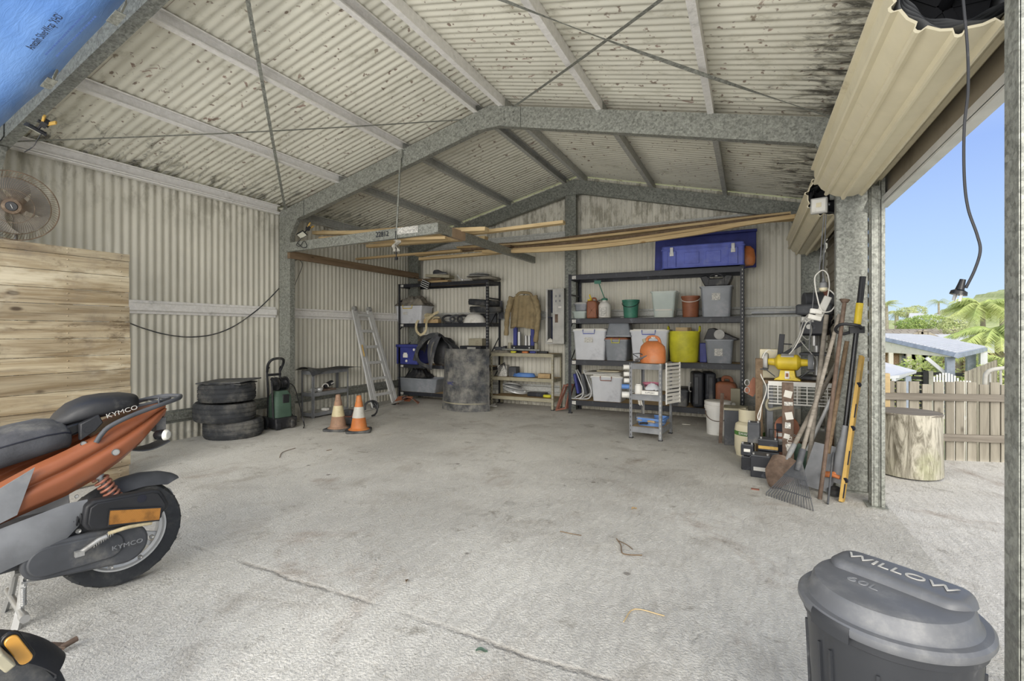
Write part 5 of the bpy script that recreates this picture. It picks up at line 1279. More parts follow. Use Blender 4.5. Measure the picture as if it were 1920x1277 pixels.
# top of the left rack
TOP = [(816, 0, .52, .14, .045, 'pine', 4, 'pale timber plank lowest in the pile on the left rack'), (806, .05, .50, .14, .035, 'oldwood', -3, 'reddish timber plank in the pile on the left rack'), (822, .09, .46, .2, .05, 'khaki', 7, 'grey weathered slab on top of the timber pile')]
for k, (u, dz, W3, D3, H3, m, a, lab) in enumerate(TOP):
    o = one(B().box((0, 0, H3 / 2), (W3, D3, H3)), 'plank', M[m], lab, 'timber', (px(u, Y1 + .1), Y1 + .14, La + dz + .001), 'timber pieces on the left rack', bevel=.006); o.rotation_euler = (0, R(4 if k == 2 else 0), R(a))
t = thing('old_shoe', 'old dark shoe on top of the grey slab', 'shoe', (px(822, Y1 + .1), Y1 + .14, La + .155), 10); b = B(); loft(b, [(-.12, 0, .03, .02, .02, .02), (-.10, 0, .035, .035, .04, .025), (-.03, 0, .03, .035, .05, .025), (.05, 0, .02, .04, .025, .018), (.12, 0, .015, .03, .015, .012), (.14, 0, .012, .01, .006, .006)], 16, 2.2); b.make('upper', M['dcloth'], t); B().box((.01, 0, .0), (.25, .075, .012)).make('sole', M['lgrey'], t, bevel=.004)
t = thing('grille_bracket', 'black vent bracket with silver bars hanging off the front of the left rack', 'bracket', (px(798, Y1 - .03), Y1 - .035, La - .03)); t.rotation_euler = (0, R(22), 0)
B().box((0, 0, 0), (.16, .03, .13)).make('bracket_body', M['blackg'], t, bevel=.004)
for k in range(4): B().box((.0, -.018, -.05 + k * .034), (.165, .006, .012)).make('silver_bar', M['alu'], t)
for k, (u, dz, r) in enumerate(((897, .075, .19), (899, .11, .165))):
    b = B(); b.lathe([(r, 0), (r + .01, .006), (r, .014), (r * .9, .022), (r * .55, .03), (r * .5, .014), (0, .012), (0, .008), (r * .5, .008), (r * .9, .0)], n=36)
    one(b, 'wheel_trim', M['alu'], ['lower', 'upper'][k] + ' silver wheel trim on top of the left rack', 'wheel trim', (px(u, Y1 + .2), ya, La + dz), 'wheel trims on the left rack')
b = B(); loft(b, [(-.22, 0, .035, .10, .01, .02), (-.18, 0, .035, .17, .025, .03), (0, 0, .04, .19, .03, .035), (.18, 0, .035, .17, .025, .03), (.22, 0, .03, .10, .01, .02)], 20, 3)
one(b, 'cushion', M['cloth'], 'flat grey-white cushion under the wheel trims on the left rack', 'cushion', (px(912, Y1 + .2), ya, La + .002))
b = B(); b.tube(spline([(-.10, 0, .12), (-.04, 0, .05), (.04, 0, .03), (.14, .02, .03)]), .012, 6); b.lathe([(0, 0), (.03, 0), (.03, .02), (0, .02)], (.0, 0, .02)); one(b, 'tap_fitting', M['alu'], 'bent silver pipe fitting beside the wheel trims', 'pipe fitting', (px(866, Y1 + .1), Y1 + .12, La + .001))
# cooler
x, w_ = at_(743, 782, Y1 - .0)
t = thing('cool_box', 'dark blue cool box with white latches on the left rack', 'cool box', (x, Y1 + .17, Lc))
b = B(); b.box((0, 0, .15), (w_, .34, .30)); b.make('box_body', M['dblue'], t, bevel=.012)
b = B(); b.box((0, 0, .325), (w_ + .02, .36, .05)); b.make('lid', M['dblue'], t, bevel=.010)
b = B(); b.box((-.02, -.178, .15), (.10, .012, .06)); b.box((-.02, -.178, .19), (.07, .014, .03)); b.make('latch', M['white'], t, bevel=.003)
for xx, z in ((-.0, .06), (w_ * .36, .26)): b = B(); b.lathe([(.022, 0), (.022, .006), (.012, .006), (.012, .002), (0, .002)], (0, 0, 0), 20, Matrix.Translation((xx, -.172, z)) @ RotY.inverted()); b.make('plug', M['white'], t)
# wetsuit-like dark tarp
t = thing('dark_tarpaulin', 'charcoal tarpaulin draped in folds beside the blue cool box', 'tarpaulin', (px(820, Y1), Y1 - .0, Lc + .0))
def tarp(a, c):
    an = PI * (.02 + .96 * a); r = .36 + .03 * math.sin(c * 7)
    return (-.04 - r * 1.1 * math.cos(an), .16 - .22 * c + .05 * math.sin(a * 15 + c * 6), .02 + .52 * math.sin(an) ** .8 * (.85 + .15 * c) + .02 * math.sin(a * 24))
b = B(); b.grid(tarp, 60, 24, .005); b.make('folded_sheet', M['dcloth'], t)
for k, pts in enumerate(([(.12, -.14, .52), (-.05, -.17, .50), (-.22, -.16, .38), (-.33, -.15, .20), (-.26, -.16, .06), (-.10, -.17, .0), (-.02, -.17, -.01)], [(.14, -.16, .50), (.0, -.19, .40), (-.03, -.20, .20), (.0, -.19, -.06)], [(.12, -.14, .50), (.09, -.2, .34), (.03, -.21, .10), (.0, -.2, -.06)])):
    b = B(); pts = spline(pts, 10); b.sweep([(-.045, -.004), (0, .012), (.045, -.004), (0, -.010)], pts, up=(0, -1, .1), scale=[1 - .5 * (i / len(pts)) for i in range(len(pts))]); b.make('hanging_fold', M['dcloth'] if k else M['rubber'], t)
b = B(); b.lathe([(0, .0), (.17, 0), (.20, .05), (.20, .28), (.17, .40), (.10, .46), (0, .48)], n=32); one(b, 'grey_drum', M['black'], 'round black canister behind the tarpaulin folds', 'canister', (px(835, Y1 + .25), Y1 + .24, Lc + .001))
t = thing('tool_case', 'black tool case with grey label at the right end of the left rack', 'case', (px(884, Y1 + .1), Y1 + .20, Lc)); B().box((0, 0, .17), (.40, .3, .34)).make('case_body', M['blackm'], t, bevel=.01); B().box((.03, -.152, .29), (.16, .004, .06)).make('label_strip', M['lgrey'], t)
one(B().box((0, 0, .06), (.26, .2, .12), (0, 0, 0)), 'cardboard_carton', M['khaki'], 'small pale carton on top of the black tool case', 'box', (px(890, Y1 + .1), Y1 + .22, Lc + .342), bevel=.004)
x, w_ = at_(741, 818, Y1 - .02); tub('wide shallow grey tub on the bottom tier of the left rack', x, ya, Ld, w_, .40, .24, M['tubd'], None, None, taper=.86, contents=(.8, M['dgrey']))
cloth('black_bag', 'black bag slumped on the wide shallow tub', 'bag', x - .08, ya + .02, Ld + .245, .42, .3, .20, M['black'], 7)
# bench contents
def small(name, label, cat, u, y, z, d, m, rz=0, bev=.005, group=None):
    o = one(B().box((0, 0, d[2] / 2), d), name, M[m] if isinstance(m, str) else m, label, cat, (px(u, y), y, z), group, bevel=bev); o.rotation_euler = (0, 0, R(rz)); return o
BT = .866
cloth('rag', 'grey rag lying on the left end of the khaki bench', 'cloth', px(940, 6.95), 6.98, BT, .34, .2, .05, M['cloth'], 5)
t = thing('hydraulic_press', 'blue hydraulic press with steel rams standing behind the hanging jacket', 'press', (px(981, 7.08), 7.12, BT))
for s in (-.155, .155): B().bx(s - .03, s + .03, -.03, .03, 0, .62).make('press_upright', M['dblue'], t, bevel=.004)
b = B(); b.bx(-.19, .19, -.04, .04, .62, .70); b.make('press_head', M['dblue'], t, bevel=.004)
b = B(); b.bx(-.21, .19, -.06, .05, .045, .115); b.bx(-.22, .20, -.08, .06, 0, .025); b.make('press_bed', M['blackm'], t, bevel=.004)
for s, r, h in ((-.09, .032, .22), (.03, .026, .16), (.09, .026, .16)): B().cyl((s, 0, .115), (s, 0, .115 + h), r).make('ram', M['steel'], t)
for s in (-.15, .12): 
    b = B(); b.cyl((s, -.062, .08), (s, -.07, .08), .012, n=10); b.make('bolt', M['alu'], t)
for s in (-.25, .22):
    B().cyl((s, -.02, 0), (s, -.02, .16), .03).make('side_sleeve', M['khaki'], t)
t = thing('steel_bar', 'long grey steel bar lying along the back of the khaki bench', 'bar', (px(975, 7.0), 6.96, BT)); b = B(); b.bar((-.30, 0, .055), (.36, 0, .05), .03, .022); b.make('bar_length', M['galv'], t); b = B(); b.box((-.28, 0, .02), (.05, .05, .04)); b.box((.3, 0, .02), (.04, .05, .04)); b.make('rest_block', M['dgrey'], t)
small('yellow_glove', 'yellow work glove on the khaki bench top', 'glove', 963, 6.92, BT, (.09, .05, .03), 'lime', 8, .012)
small('cleaning_rag', 'pinkish rag on the khaki bench top', 'rag', 985, 6.92, BT, (.10, .06, .03), 'orangep', -8, .012)
small('blue_tool', 'blue hand tool on the khaki bench top', 'hand tool', 999, 6.925, BT, (.10, .04, .035), 'dblue', 5, .012)
small('socket_set', 'black socket set on the khaki bench top', 'tool set', 1018, 6.94, BT, (.17, .06, .035), 'black', 0, .008)
b = B(); b.box((0, 0, .04), (.12, .08, .08)); b.cyl((-.09, 0, .07), (.12, 0, .07), .02); b.box((.11, 0, .07), (.03, .09, .07)); one(b, 'bench_vice', M['dgrey'], 'dark bench vice at the left end of the khaki bench', 'vice', (px(932, 7.0), 7.08, BT), bevel=.004)
b = B(); b.grid(lambda a, c: ((-.045 + .09 * a) * (1 - .4 * c), -.02 * math.sin(PI * a), c * .30), 6, 10, .004); one(b, 'curved_blade', M['dcloth'], 'dark curved strip leaning up beside the hanging jacket', 'strip', (px(936, 7.1), 7.16, 1.42))
# jacket
t = thing('work_jacket', 'tan work jacket hung up over the blue press', 'jacket', (px(981, 7.0), 6.99, 0))
zt = AY(980, 554, 7.0).z; zb_ = AY(980, 615, 7.0).z
def jk(a, c):
    w3 = .215 + .035 * c; x = (a - .5) * 2 * w3
    fold = .018 * math.sin(a * 23 + 2 * c) * (.3 + c) + .012 * math.sin(a * 9 + 1)
    y = -.035 + .05 * abs(a - .5) ** 2 * 4 + fold
    z = zt - (zt - zb_) * c - .045 * (2 * abs(a - .5)) ** 3 * (1 - c) + (.02 * math.sin(a * 5) if c > .9 else 0)
    return (x, y, z)
b = B(); b.grid(jk, 50, 24, .010); b.grid(lambda a, c: (lambda p: (p[0], .09 - p[1] * .6, p[2] - .01))(jk(a, c)), 30, 12, .008); b.make('jacket_body', M['skyb'], t, ang=70)
for s, ex, ez in ((-1, -.30, zb_ - .12), (1, .22, zb_ - .22)):
    b = B(); pts = spline([(s * .19, 0, zt - .02), (s * .245, 0, zt - .18), (s * .265 + (.0 if s > 0 else -.01), -.01, (zt + ez) / 2), (ex * 1.0, -.0, ez)], 8)
    b.tube(pts, .055, 16, scale=[1 - .35 * i / len(pts) + .09 * math.sin(i * 1.7) for i in range(len(pts))]); b.make('sleeve', M['skyb'], t, ang=70)
b = B(); b.tube(spline([(-.10, -.03, zt), (-.02, -.05, zt + .04), (.12, -.03, zt + .03), (.16, 0, zt - .02)]), .022, 8); b.make('collar', M['skyb'], t)
b = B(); b.tube([(-.02, .02, zt - .02), (-.02, .14, zt + .05), (-.02, .27, zt + .05)], .008, 6); b.make('hook', M['black'], t)
# locker
x, w_ = at_(1023, 1056, 7.05); zl, zh = AY(1040, 645, 7.05).z, AY(1040, 541, 7.05).z
t = thing('wall_locker', 'narrow grey steel locker fixed to the back wall, door ajar', 'locker', (x, 7.06, zl)); H_ = zh - zl; w_ *= 1
M['lockin'] = mat('locker_inside', '2f3650', .6)
b = B(); b.bx(-w_ / 2, -w_ / 2 + .012, 0, .22, 0, H_); b.bx(w_ / 2 - .012, w_ / 2, 0, .22, 0, H_); b.bx(-w_ / 2, w_ / 2, 0, .22, 0, .015); b.bx(-w_ / 2, w_ / 2, 0, .22, H_ - .015, H_); b.bx(-w_ / 2, -w_ / 2 + .03, -.002, .002, 0, H_); b.make('cabinet', M['lgrey'], t)
b = B(); b.bx(-w_ / 2 + .013, w_ / 2 - .013, .2, .215, .015, H_ - .015); b.bx(-w_ / 2 + .013, w_ / 2 - .013, .01, .2, H_ * .48, H_ * .49); b.make('cabinet_inside', M['lockin'], t)
b = B(); b.bx(0, .20, -.018, 0, .005, H_ - .005); d = b.make('locker_door', M['lgrey'], t, (-w_ / 2 + .125, -.004, 0), bevel=.003); d.rotation_euler = (0, 0, R(-9))
b = B(); b.box((.07, -.0195, H_ * .46), (.055, .002, .13)); b.make('peeling_sticker', M['rust'], d)
B().box((.13, -.0195, H_ * .66), (.05, .002, .022)).make('paper_tag', M['white'], d)
for k in range(4): B().box((.06 + .07 * (k % 2), -.0195, H_ * (.86 - .09 * (k // 2))), (.022, .002, .035)).make('vent_slot', M['grey'], d)
cloth('torn_paper', 'crumpled white paper in the bottom of the wall locker', 'paper', x - w_ / 2 + .07, 7.10, zl + .02, .1, .1, .08, M['paper'], 3)
# lower bench tiers
small('carton', 'white carton with red print and cords on the middle tier of the khaki bench', 'box', 944, 7.0, .482, (.16, .14, .18), 'label', 8)
b = B(); 
for k in range(4): b.tube(spline([(-.10 + .02 * k, -.05, .01), (-.05 + .02 * k, -.04, .13), (.02 + .015 * k, -.03, .20 + .01 * k), (.08, -.04, .17), (.10, -.05, .12)]), .004, 6)
one(b, 'cord_bundle', M['black'], 'black cords draped over the white carton', 'cords', (px(942, 6.95), 6.93, .482))
small('grey_box', 'dark grey box beside the white carton on the bench middle tier', 'box', 964, 7.05, .482, (.13, .14, .155), 'dgrey', 0)
b = B()
for k in range(5): b.tube([(.19 * math.cos(2 * PI * j / 36) * (1 - .03 * k), .09 * math.sin(2 * PI * j / 36), .012 + .010 * k) for j in range(36)], .007, 6, True)
one(b, 'coiled_hose', M['lblue'], 'coiled light blue air hose on the bench middle tier', 'hose', (px(982, 6.98), 7.0, .482))
small('brown_carton', 'flat brown carton on the right of the bench middle tier', 'box', 1022, 6.98, .482, (.20, .12, .07), 'timberb', 2)
for k in range(3):
    b = B(); r = .20 - .004 * k
    b.lathe([(r, 0), (r + .006, .006), (r, .016), (r * .93, .02), (r * .78, .012), (r * .74, .022), (r * .45, .034), (r * .4, .024), (0, .026), (0, .02), (r * .7, .008), (r * .9, .0)], n=40)
    for q in range(18):
        a = 2 * PI * q / 18; b.box((r * .86 * math.cos(a), r * .86 * math.sin(a), .018), (.03, .012, .008), (0, 0, math.degrees(a)))
    o = one(b, 'hub_cap', M['alu'], ['bottom', 'middle', 'top'][k] + ' chrome hubcap of the tilted stack on the lowest bench tier', 'hubcap', (px(962 - 2 * k, 7.0), 7.06, .255 + .036 * k), 'hubcaps on the bench'); o.rotation_euler = (R(6), R(14), k); o.scale = (1, .75, 1)
small('yellow_torch', 'yellow torch on the lowest bench tier', 'torch', 1026, 7.0, .177, (.13, .05, .045), 'lime', 5, .015)
small('dark_box', 'flat dark box behind the yellow torch on the lowest bench tier', 'box', 1008, 7.1, .177, (.30, .14, .06), 'blackm', 0)
b = B(); b.box((-.10, 0, .03), (.08, .03, .02), (0, 0, 20)); b.box((0, .05, .03), (.02, .12, .02)); b.box((.04, -.02, .02), (.12, .03, .02)); one(b, 'metal_scraps', M['lgrey'], 'small pile of metal brackets on the floor under the bench left foot', 'brackets', (px(925, 6.85), 6.80, 0))
# ------------------------------------------------------------------ hanging timber rack and overhead timber
t = thing('hanging_beam', 'galvanised beam hung from the middle frame, handwritten number and sticker on it', 'beam', (-5.42, 4.34, 2.30))
b = B(); chan(b, (0, 0, 0), (2.38, 0, .03), .115, .05, -1, .012, .003); b.make('beam_section', M['galv'], t)
text('handwritten_number', '22812', .085, M['ink'], t, (1.62, -.008, .025), (90, 0, 0), .001, .9)
B().box((1.98, -.006, .04), (.30, .003, .075)).make('sticker', M['label'], t)
b = B(); b.cyl((1.83, -.012, -.05), (1.845, .05, zr(-3.58) - 2.30 - .02), .011, n=10); b.box((1.845, .05, zr(-3.58) - 2.30 - .05), (.05, .03, .1)); b.make('hanger_rod', M['galv'], t)
b = B(); b.grid(lambda a, c: (1.80 + .07 * a + .02 * math.sin(c * 9), -.02 + .03 * math.sin(a * 8 + c * 5), -.06 - .13 * c), 10, 12, .003); b.make('plastic_wrap', M['paper'], t)
b = B(); b.tube([(1.83, -.02, .04), (1.83, -.02, -.10), (1.84, -.02, -.27)], .006, 6); b.box((1.84, -.02, -.27), (.03, .02, .03)); b.make('hook_wire', M['black'], t)
e = AX(1000, 494, -3.04)
t = thing('arm_beam', 'galvanised arm running back from the end of the hanging beam', 'beam', (-3.03, 4.30, 2.33))
b = B(); L = e.y - 4.30; b.box((0, L / 2, -.005), (.055, L, .10)); b.make('arm_section', M['galv'], t, bevel=.004)
B().box((0, .42, -.005), (.058, .28, .103)).make('tape_band', mat('tan_tape', 'a08a72', .6), t)
e2 = AX(785, 503, -5.42)
one(B().box((0, 0, 0), (.05, 2.75, .10)), 'timber_bearer', M['oldwood'], 'brown timber bearer running along the left wall below the overhead timber', 'timber', (-5.42, 5.76, 2.215), bevel=.004)
def plank(label, pts, w_=.09, th=.035, m='pine', grp='overhead timber'):
    """board bowed through the points (u, v, y)"""
    P_ = spline([AY(*p) for p in pts], 6); c = P_[0].copy(); P_ = [p - c for p in P_]
    L = (P_[-1] - P_[0]).length
    b = B(); b.sweep([(-w_ / 2, -th / 2), (w_ / 2, -th / 2), (w_ / 2, th / 2), (-w_ / 2, th / 2)], P_)
    return one(b, 'timber_length', M[m], label, 'timber', c, grp)
plank('long pale timber reaching furthest right above the hanging arm, notched at its end', [(700, 452, 5.0), (870, 439, 5.05), (1058, 417, 5.1)])
plank('short pale timber ending just right of the hanging beam sticker', [(590, 437, 4.9), (730, 436, 4.85), (913, 430, 4.8)], .09, .045)
plank('pale timber at the far left end above the brown bearer', [(588, 434, 5.25), (650, 437, 5.2), (760, 430, 5.2)], .09, .05)
plank('thin pale timber crossing under the hanging beam', [(600, 446, 4.6), (720, 441, 4.6), (835, 433, 4.55)], .05, .02)
plank('pale timber lying flat behind the hanging beam end', [(560, 461, 4.55), (700, 452, 4.5), (840, 447, 4.5)], .12, .03)
plank('pale timber ending beside the brown tape on the arm', [(690, 462, 5.5), (820, 452, 5.5), (912, 446, 5.5)], .09, .04)
plank('lowest thin timber slanting below the hanging beam', [(668, 486, 5.9), (770, 477, 5.9), (865, 470, 5.95)], .06, .03)
plank('pale timber poking out low beside the left rack post', [(788, 486, 6.3), (900, 477, 6.3), (1010, 466, 6.3)], .09, .04)
plank('second low timber poking out above the left rack', [(782, 479, 6.45), (900, 468, 6.45), (1045, 461, 6.45)], .10, .03)
plank('greyish timber under the arm beam', [(806, 474, 6.15), (880, 468, 6.15), (960, 462, 6.15)], .10, .03, 'oldwood')
B6 = [('uppermost dark brown board of the long sagging bundle', [(870, 463, 6.55), (1000, 454, 6.55), (1184, 431, 6.5), (1362, 412, 6.5), (1462, 402, 6.5)], .08, .03, 'oldwood'),
      ('pale board second from the top of the long sagging bundle', [(860, 465, 6.4), (1000, 457, 6.4), (1184, 437, 6.4), (1362, 415, 6.4), (1482, 401, 6.4)], .12, .03, 'pine'),
      ('dark knotty board in the middle of the long sagging bundle', [(900, 468, 6.3), (1000, 463, 6.3), (1184, 445, 6.3), (1362, 419, 6.3), (1480, 405, 6.3)], .11, .035, 'oldwood'),
      ('pale board below the dark knotty one in the long sagging bundle', [(890, 470, 6.2), (1000, 466, 6.2), (1150, 453, 6.2), (1300, 432, 6.2), (1496, 404, 6.2)], .06, .03, 'pine'),
      ('lowest, most sagging board of the long bundle', [(905, 472, 6.1), (1010, 470, 6.1), (1131, 461, 6.1), (1296, 439, 6.1), (1395, 420, 6.1), (1490, 406, 6.1)], .05, .045, 'pine'),
      ('short pale board under the right end of the long bundle', [(1360, 420, 6.3), (1430, 413, 6.3), (1492, 409, 6.3)], .10, .05, 'pine')]
for lab, pts, w_, th, m in B6: plank(lab, pts, w_, th, m)
# ------------------------------------------------------------------ small trolley in front of the long rack
P = AZ(1180, 821)
t = rack('trolley', 'small grey slotted steel trolley in front of the long rack', P.x, P.y, .36, .50, .85, (.135, .50, .845), M['grey'], M['timberb'], .065, rz=-5, pw=.032, braces=False); t['category'] = 'trolley'
cr_, sr = math.cos(R(-5)), math.sin(R(-5))
def C(x, y, z): return V((P.x + x * cr_ - y * sr, P.y + x * sr + y * cr_, z))
t = thing('jerry_can', 'translucent orange jerry can standing on the small trolley', 'jerry can', C(.21, .20, .846), -5)
b = B(); W_ = .27
b.lathe([(0, .0), (.95, .0), (1.0, .03), (1.0, .14), (.92, .19), (.62, .235), (.40, .25), (0, .25)], n=40, sq=(W_ / 2 * 1.08, .105)) ; b.make('can_body', M['orangep'], t, ang=50)
b = B(); b.tube(spline([(-.065, 0, .235), (-.055, 0, .285), (.0, 0, .30), (.06, 0, .285), (.085, 0, .225)]), .017, 10); b.make('can_handle', M['orangep'], t)
b = B(); b.cyl((-.085, 0, .225), (-.10, 0, .275), .024, n=20); b.make('cap', M['khaki'], t)
B().box((.01, -.019, .288), (.045, .003, .02)).make('paper_tag', M['label'], t)
t = thing('metal_scoop', 'grey metal pan with short handle beside the orange jerry can', 'pan', C(.06, .14, .846), 0)
b = B(); b.grid(lambda a, c: (-.03 + .14 * a, -.06 + .12 * c, .01 + .05 * a + .03 * (2 * c - 1) ** 2), 8, 8, .003); b.make('pan', M['grey'], t); b = B(); b.tube([(.0, 0, .06), (-.06, -.02, .10), (.02, -.04, .11), (.06, -.02, .09)], .006, 6); b.make('handle', M['dgrey'], t)
b = B(); b.lathe([(0, 0), (.042, 0), (.044, .01), (.044, .085), (.038, .098), (.032, .10), (.032, .112), (0, .112)], n=28); one(b, 'white_jar', M['white'], 'white screw-top jar on the middle shelf of the trolley', 'jar', C(.085, .07, .498))
t = thing('plastic_basket', 'pink slotted basket on the middle shelf of the trolley', 'basket', C(.19, .22, .535)); b = B(); b.lathe([(0, .0), (.055, 0), (.06, .01), (.098, .075), (.104, .078), (.100, .082), (.093, .078), (.055, .012), (0, .01)], n=36, sq=(1.0, .8)); b.make('basket_wall', M['pink'], t)
for k in range(7):
    a = R(-130 + k * 13.5); B().bar((.068 * math.cos(a), .8 * .068 * math.sin(a) - .004, .02), (.092 * math.cos(a + .1), .8 * .092 * math.sin(a + .1) - .004, .062), .006, .006).make('slot', M['ink'], t)
t = thing('flat_box', 'white box with black lettering on the middle shelf of the trolley', 'box', C(.225, .07, .499), -5); B().box((0, 0, .022), (.19, .10, .042)).make('box_body', M['white'], t, bevel=.003); text('lettering', 'SUPPORT', .022, M['ink'], t, (0, -.051, .022), (90, 0, 0), .0006, 1.15)
b = B(); b.grid(lambda a, c: (-.08 + .16 * a, -.05 + .1 * c, .03 + .07 * math.sin(PI * a * .8 + .5) * math.sin(PI * c) + .012 * noise.noise(V((a * 9, c * 9, 1)))), 16, 12, .002); one(b, 'plastic_bag', M['tub'], 'crumpled grey plastic bag on top of the white lettered box', 'bag', C(.245, .10, .52))
for k, (z, m, lab) in enumerate(((.80, 'white', 'topmost'), (.72, 'white', 'second from top'), (.645, 'white', 'third from top'), (.575, 'lblue', 'light blue fourth'), (.48, 'white', 'lowest, largest'))):
    b = B(); r = .036 if k == 4 else .027; b.cyl((-.01, 0, 0), (-.10 if k > 2 else -.07, -.02, 0), r, n=20); b.cyl((0, 0, 0), (-.012, -.002, 0), r * .5, n=12)
    one(b, 'paint_roller', M[m], lab + ' paint roller hooked on the left side of the trolley', 'paint roller', C(-.002, .03 + .01 * k, z), 'paint rollers on the trolley side')
t = thing('louvre_rack', 'white slatted plastic louvre panel hanging on the right side of the trolley', 'panel', C(.40, .05, .40), 66)
for x in (0, .27): B().bx(x - .006, x + .006, -.006, .006, 0 + (.0 if x else -.0), .46).make('side_rail', M['white'], t)
for k in range(11): B().box((.135, 0, .02 + .042 * k), (.27, .035, .004), (35, 0, 0)).make('slat', M['white'], t)
t = thing('parts_tray', 'blue plastic tray with hand tools on the bottom shelf of the trolley', 'tray', C(.20, .22, .135), -5)
b = B(); rshell(b, .30, .26, .09); b.make('tray_wall', M['lblue'], t)
one(B().box((0, 0, .012), (.20, .16, .05), (6, 4, 12)), 'tray_insert', M['grey'], 'grey plastic insert lying in the blue tray', 'insert', C(.13, .18, .20), bevel=.006)
for k, (x, a, m, m2, lab) in enumerate(((.16, 30, 'black', 'lgrey', 'black handled hand saw'), (.24, -24, 'timberb', 'steel', 'wood handled chisel'), (.10, 12, 'dgrey', 'lgrey', 'grey handled trowel'))):
    t = thing('hand_tool', lab + ' on the bottom shelf of the trolley', 'hand tool', C(x, .06 + .02 * k, .17 + .02 * k), a)
    b = B(); b.tube([(-.06, 0, 0), (-.02, 0, .004), (.03, 0, 0)], .013, 8); b.make('handle', M[m], t)
    b = B(); b.prism([(.03, -.018), (.16, -.008), (.16, .006), (.03, .018)], .003); b.make('blade', M[m2], t)
b = B()
for k in range(4): b.tube([(.012 * k, 0, 0), (.012 * k + .01, -.005, -.05 - .01 * (k % 2))], .004, 5)
one(b, 'rag_strip', M['paper'], 'white rag strip hanging under the middle shelf of the trolley', 'rag', C(.09, .04, .43))
# ------------------------------------------------------------------ tool corner on the right
BY = 4.92
def U(u, v, y=BY): return AY(u, v, y)
bx0, bx1 = U(1438, 712).x, .74
t = thing('tool_bench', 'rough workbench with white wire grid front in the right tool corner', 'workbench', (bx0, BY, 0)); W_ = bx1 - bx0
b = B(); b.bx(-.02, W_, 0, .55, .735, .765); b.make('bench_top', M['oldwood'], t, bevel=.003)
for x, y in ((.0, .02), (W_ - .05, .02), (.0, .5), (W_ - .05, .5)): B().bx(x, x + .05, y, y + .05, 0, .735).make('leg', M['grey'] if x < .1 else M['oldwood'], t, bevel=.003)
B().bx(0, W_, .1, .5, .12, .14).make('lower_shelf', M['oldwood'], t)
t = thing('wire_grid', 'white painted wire grid panel across the front of the workbench', 'grid', (bx0 + .01, BY - .012, .555))
b = B(); b.bx(0, W_, -.003, .003, .165, .205); b.bx(0, W_, -.003, .003, 0, .012)
for k in range(9): b.bx(k * W_ / 8 - .004, k * W_ / 8 + .004, -.004, .004, 0, .18)
for k in range(1, 6): b.bx(0, W_, -.003, .002, .03 * k - .003, .03 * k + .003)
b.make('grid_wires', M['white'], t)
# grinder
gp = U(1478, 712, BY + .02)
t = thing('bench_grinder', 'yellow bench grinder with two wheels on top of the workbench', 'bench grinder', (gp.x, BY + .08, .767), -8)
b = B(); b.prism([(-.105, 0), (.105, 0), (.10, .012), (.065, .03), (.055, .09), (-.055, .09), (-.065, .03), (-.10, .012)], .13, XZ, (0, 0, -.065)); b.make('base', M['yellow'], t, bevel=.004)
RotX = Matrix.Rotation(PI / 2, 4, 'Y')
b = B(); b.lathe([(0, -.155), (.030, -.155), (.034, -.105), (.062, -.085), (.070, -.075), (.070, .075), (.062, .085), (.034, .105), (.030, .155), (0, .155)], n=32, M=Matrix.Translation((0, 0, .16)) @ RotX); b.make('motor_body', M['yellow'], t)
B().box((0, -.03, .222), (.10, .05, .012), (20, 0, 0)).make('name_plate', M['lgrey'], t)
b = B(); b.box((0, -.068, .05), (.036, .006, .07)); sw = b.make('switch_plate', M['white'], t, bevel=.002); B().box((0, -.073, .05), (.02, .008, .032)).make('rocker', M['brownp'], sw, bevel=.002)
for s in (-1, 1):
    b = B(); b.lathe([(0, -.02), (.078, -.02), (.082, -.012), (.082, .012), (.078, .02), (0, .02)], n=36, M=Matrix.Translation((s * .178, 0, .16)) @ RotX); b.make('wheel_guard', M['lgrey'] if s < 0 else M['grey'], t)
    B().lathe([(0, -.008), (.07, -.008), (.07, .008), (0, .008)], n=30, M=Matrix.Translation((s * .195, 0, .155)) @ RotX).make('grinding_wheel', M['steel'], t)
    b = B(); b.box((s * .178, -.09, .10), (.06, .05, .008), (8, 0, 0)); b.bar((s * .178, -.06, .10), (s * .10, -.03, .03), .02, .006); b.make('tool_rest', M['dgrey'], t)
# drill press
dp = U(1530, 720, 5.22)
t = thing('drill_press', 'dark bench drill press with cables behind the yellow grinder', 'drill press', (dp.x, 5.22, .767), -12)
b = B(); b.bx(-.12, .12, -.14, .16, 0, .03); b.make('base', M['dgrey'], t, bevel=.006)
B().cyl((0, .08, .03), (0, .08, .66), .034, n=24).make('column', M['steel'], t)
b = B(); b.bx(-.115, .115, -.16, .12, .02 + .20, .235 + .01); b.make('table', M['dgrey'], t, bevel=.006)
b = B(); b.bx(-.10, .10, -.20, .10, .40, .58); hd = b.make('drill_head', M['blackm'], t, bevel=.02)
b = B(); b.bx(-.13, .15, -.26, .22, .585, .68); b.make('belt_cover', M['dgrey'], t, bevel=.02)
b = B(); b.lathe([(0, .14), (.06, .14), (.075, .16), (.075, .34), (.06, .36), (0, .36)], n=28, M=Matrix.Translation((.02, .17, .30))); b.make('motor', M['dgrey'], t)
b = B(); b.cyl((0, -.12, .40), (0, -.12, .31), .024, n=20); b.cyl((0, -.12, .31), (0, -.12, .25), .006, n=8); b.make('chuck', M['steel'], t)
b = B(); b.lathe([(0, 0), (.022, 0), (.022, .02), (0, .024)], n=20, M=Matrix.Translation((-.03, -.20, .48)) @ RotY.inverted()); b.make('round_knob', M['white'], hd)
B().box((-.045, -.202, .545), (.10, .004, .05)).make('rating_plate', M['label'], hd)
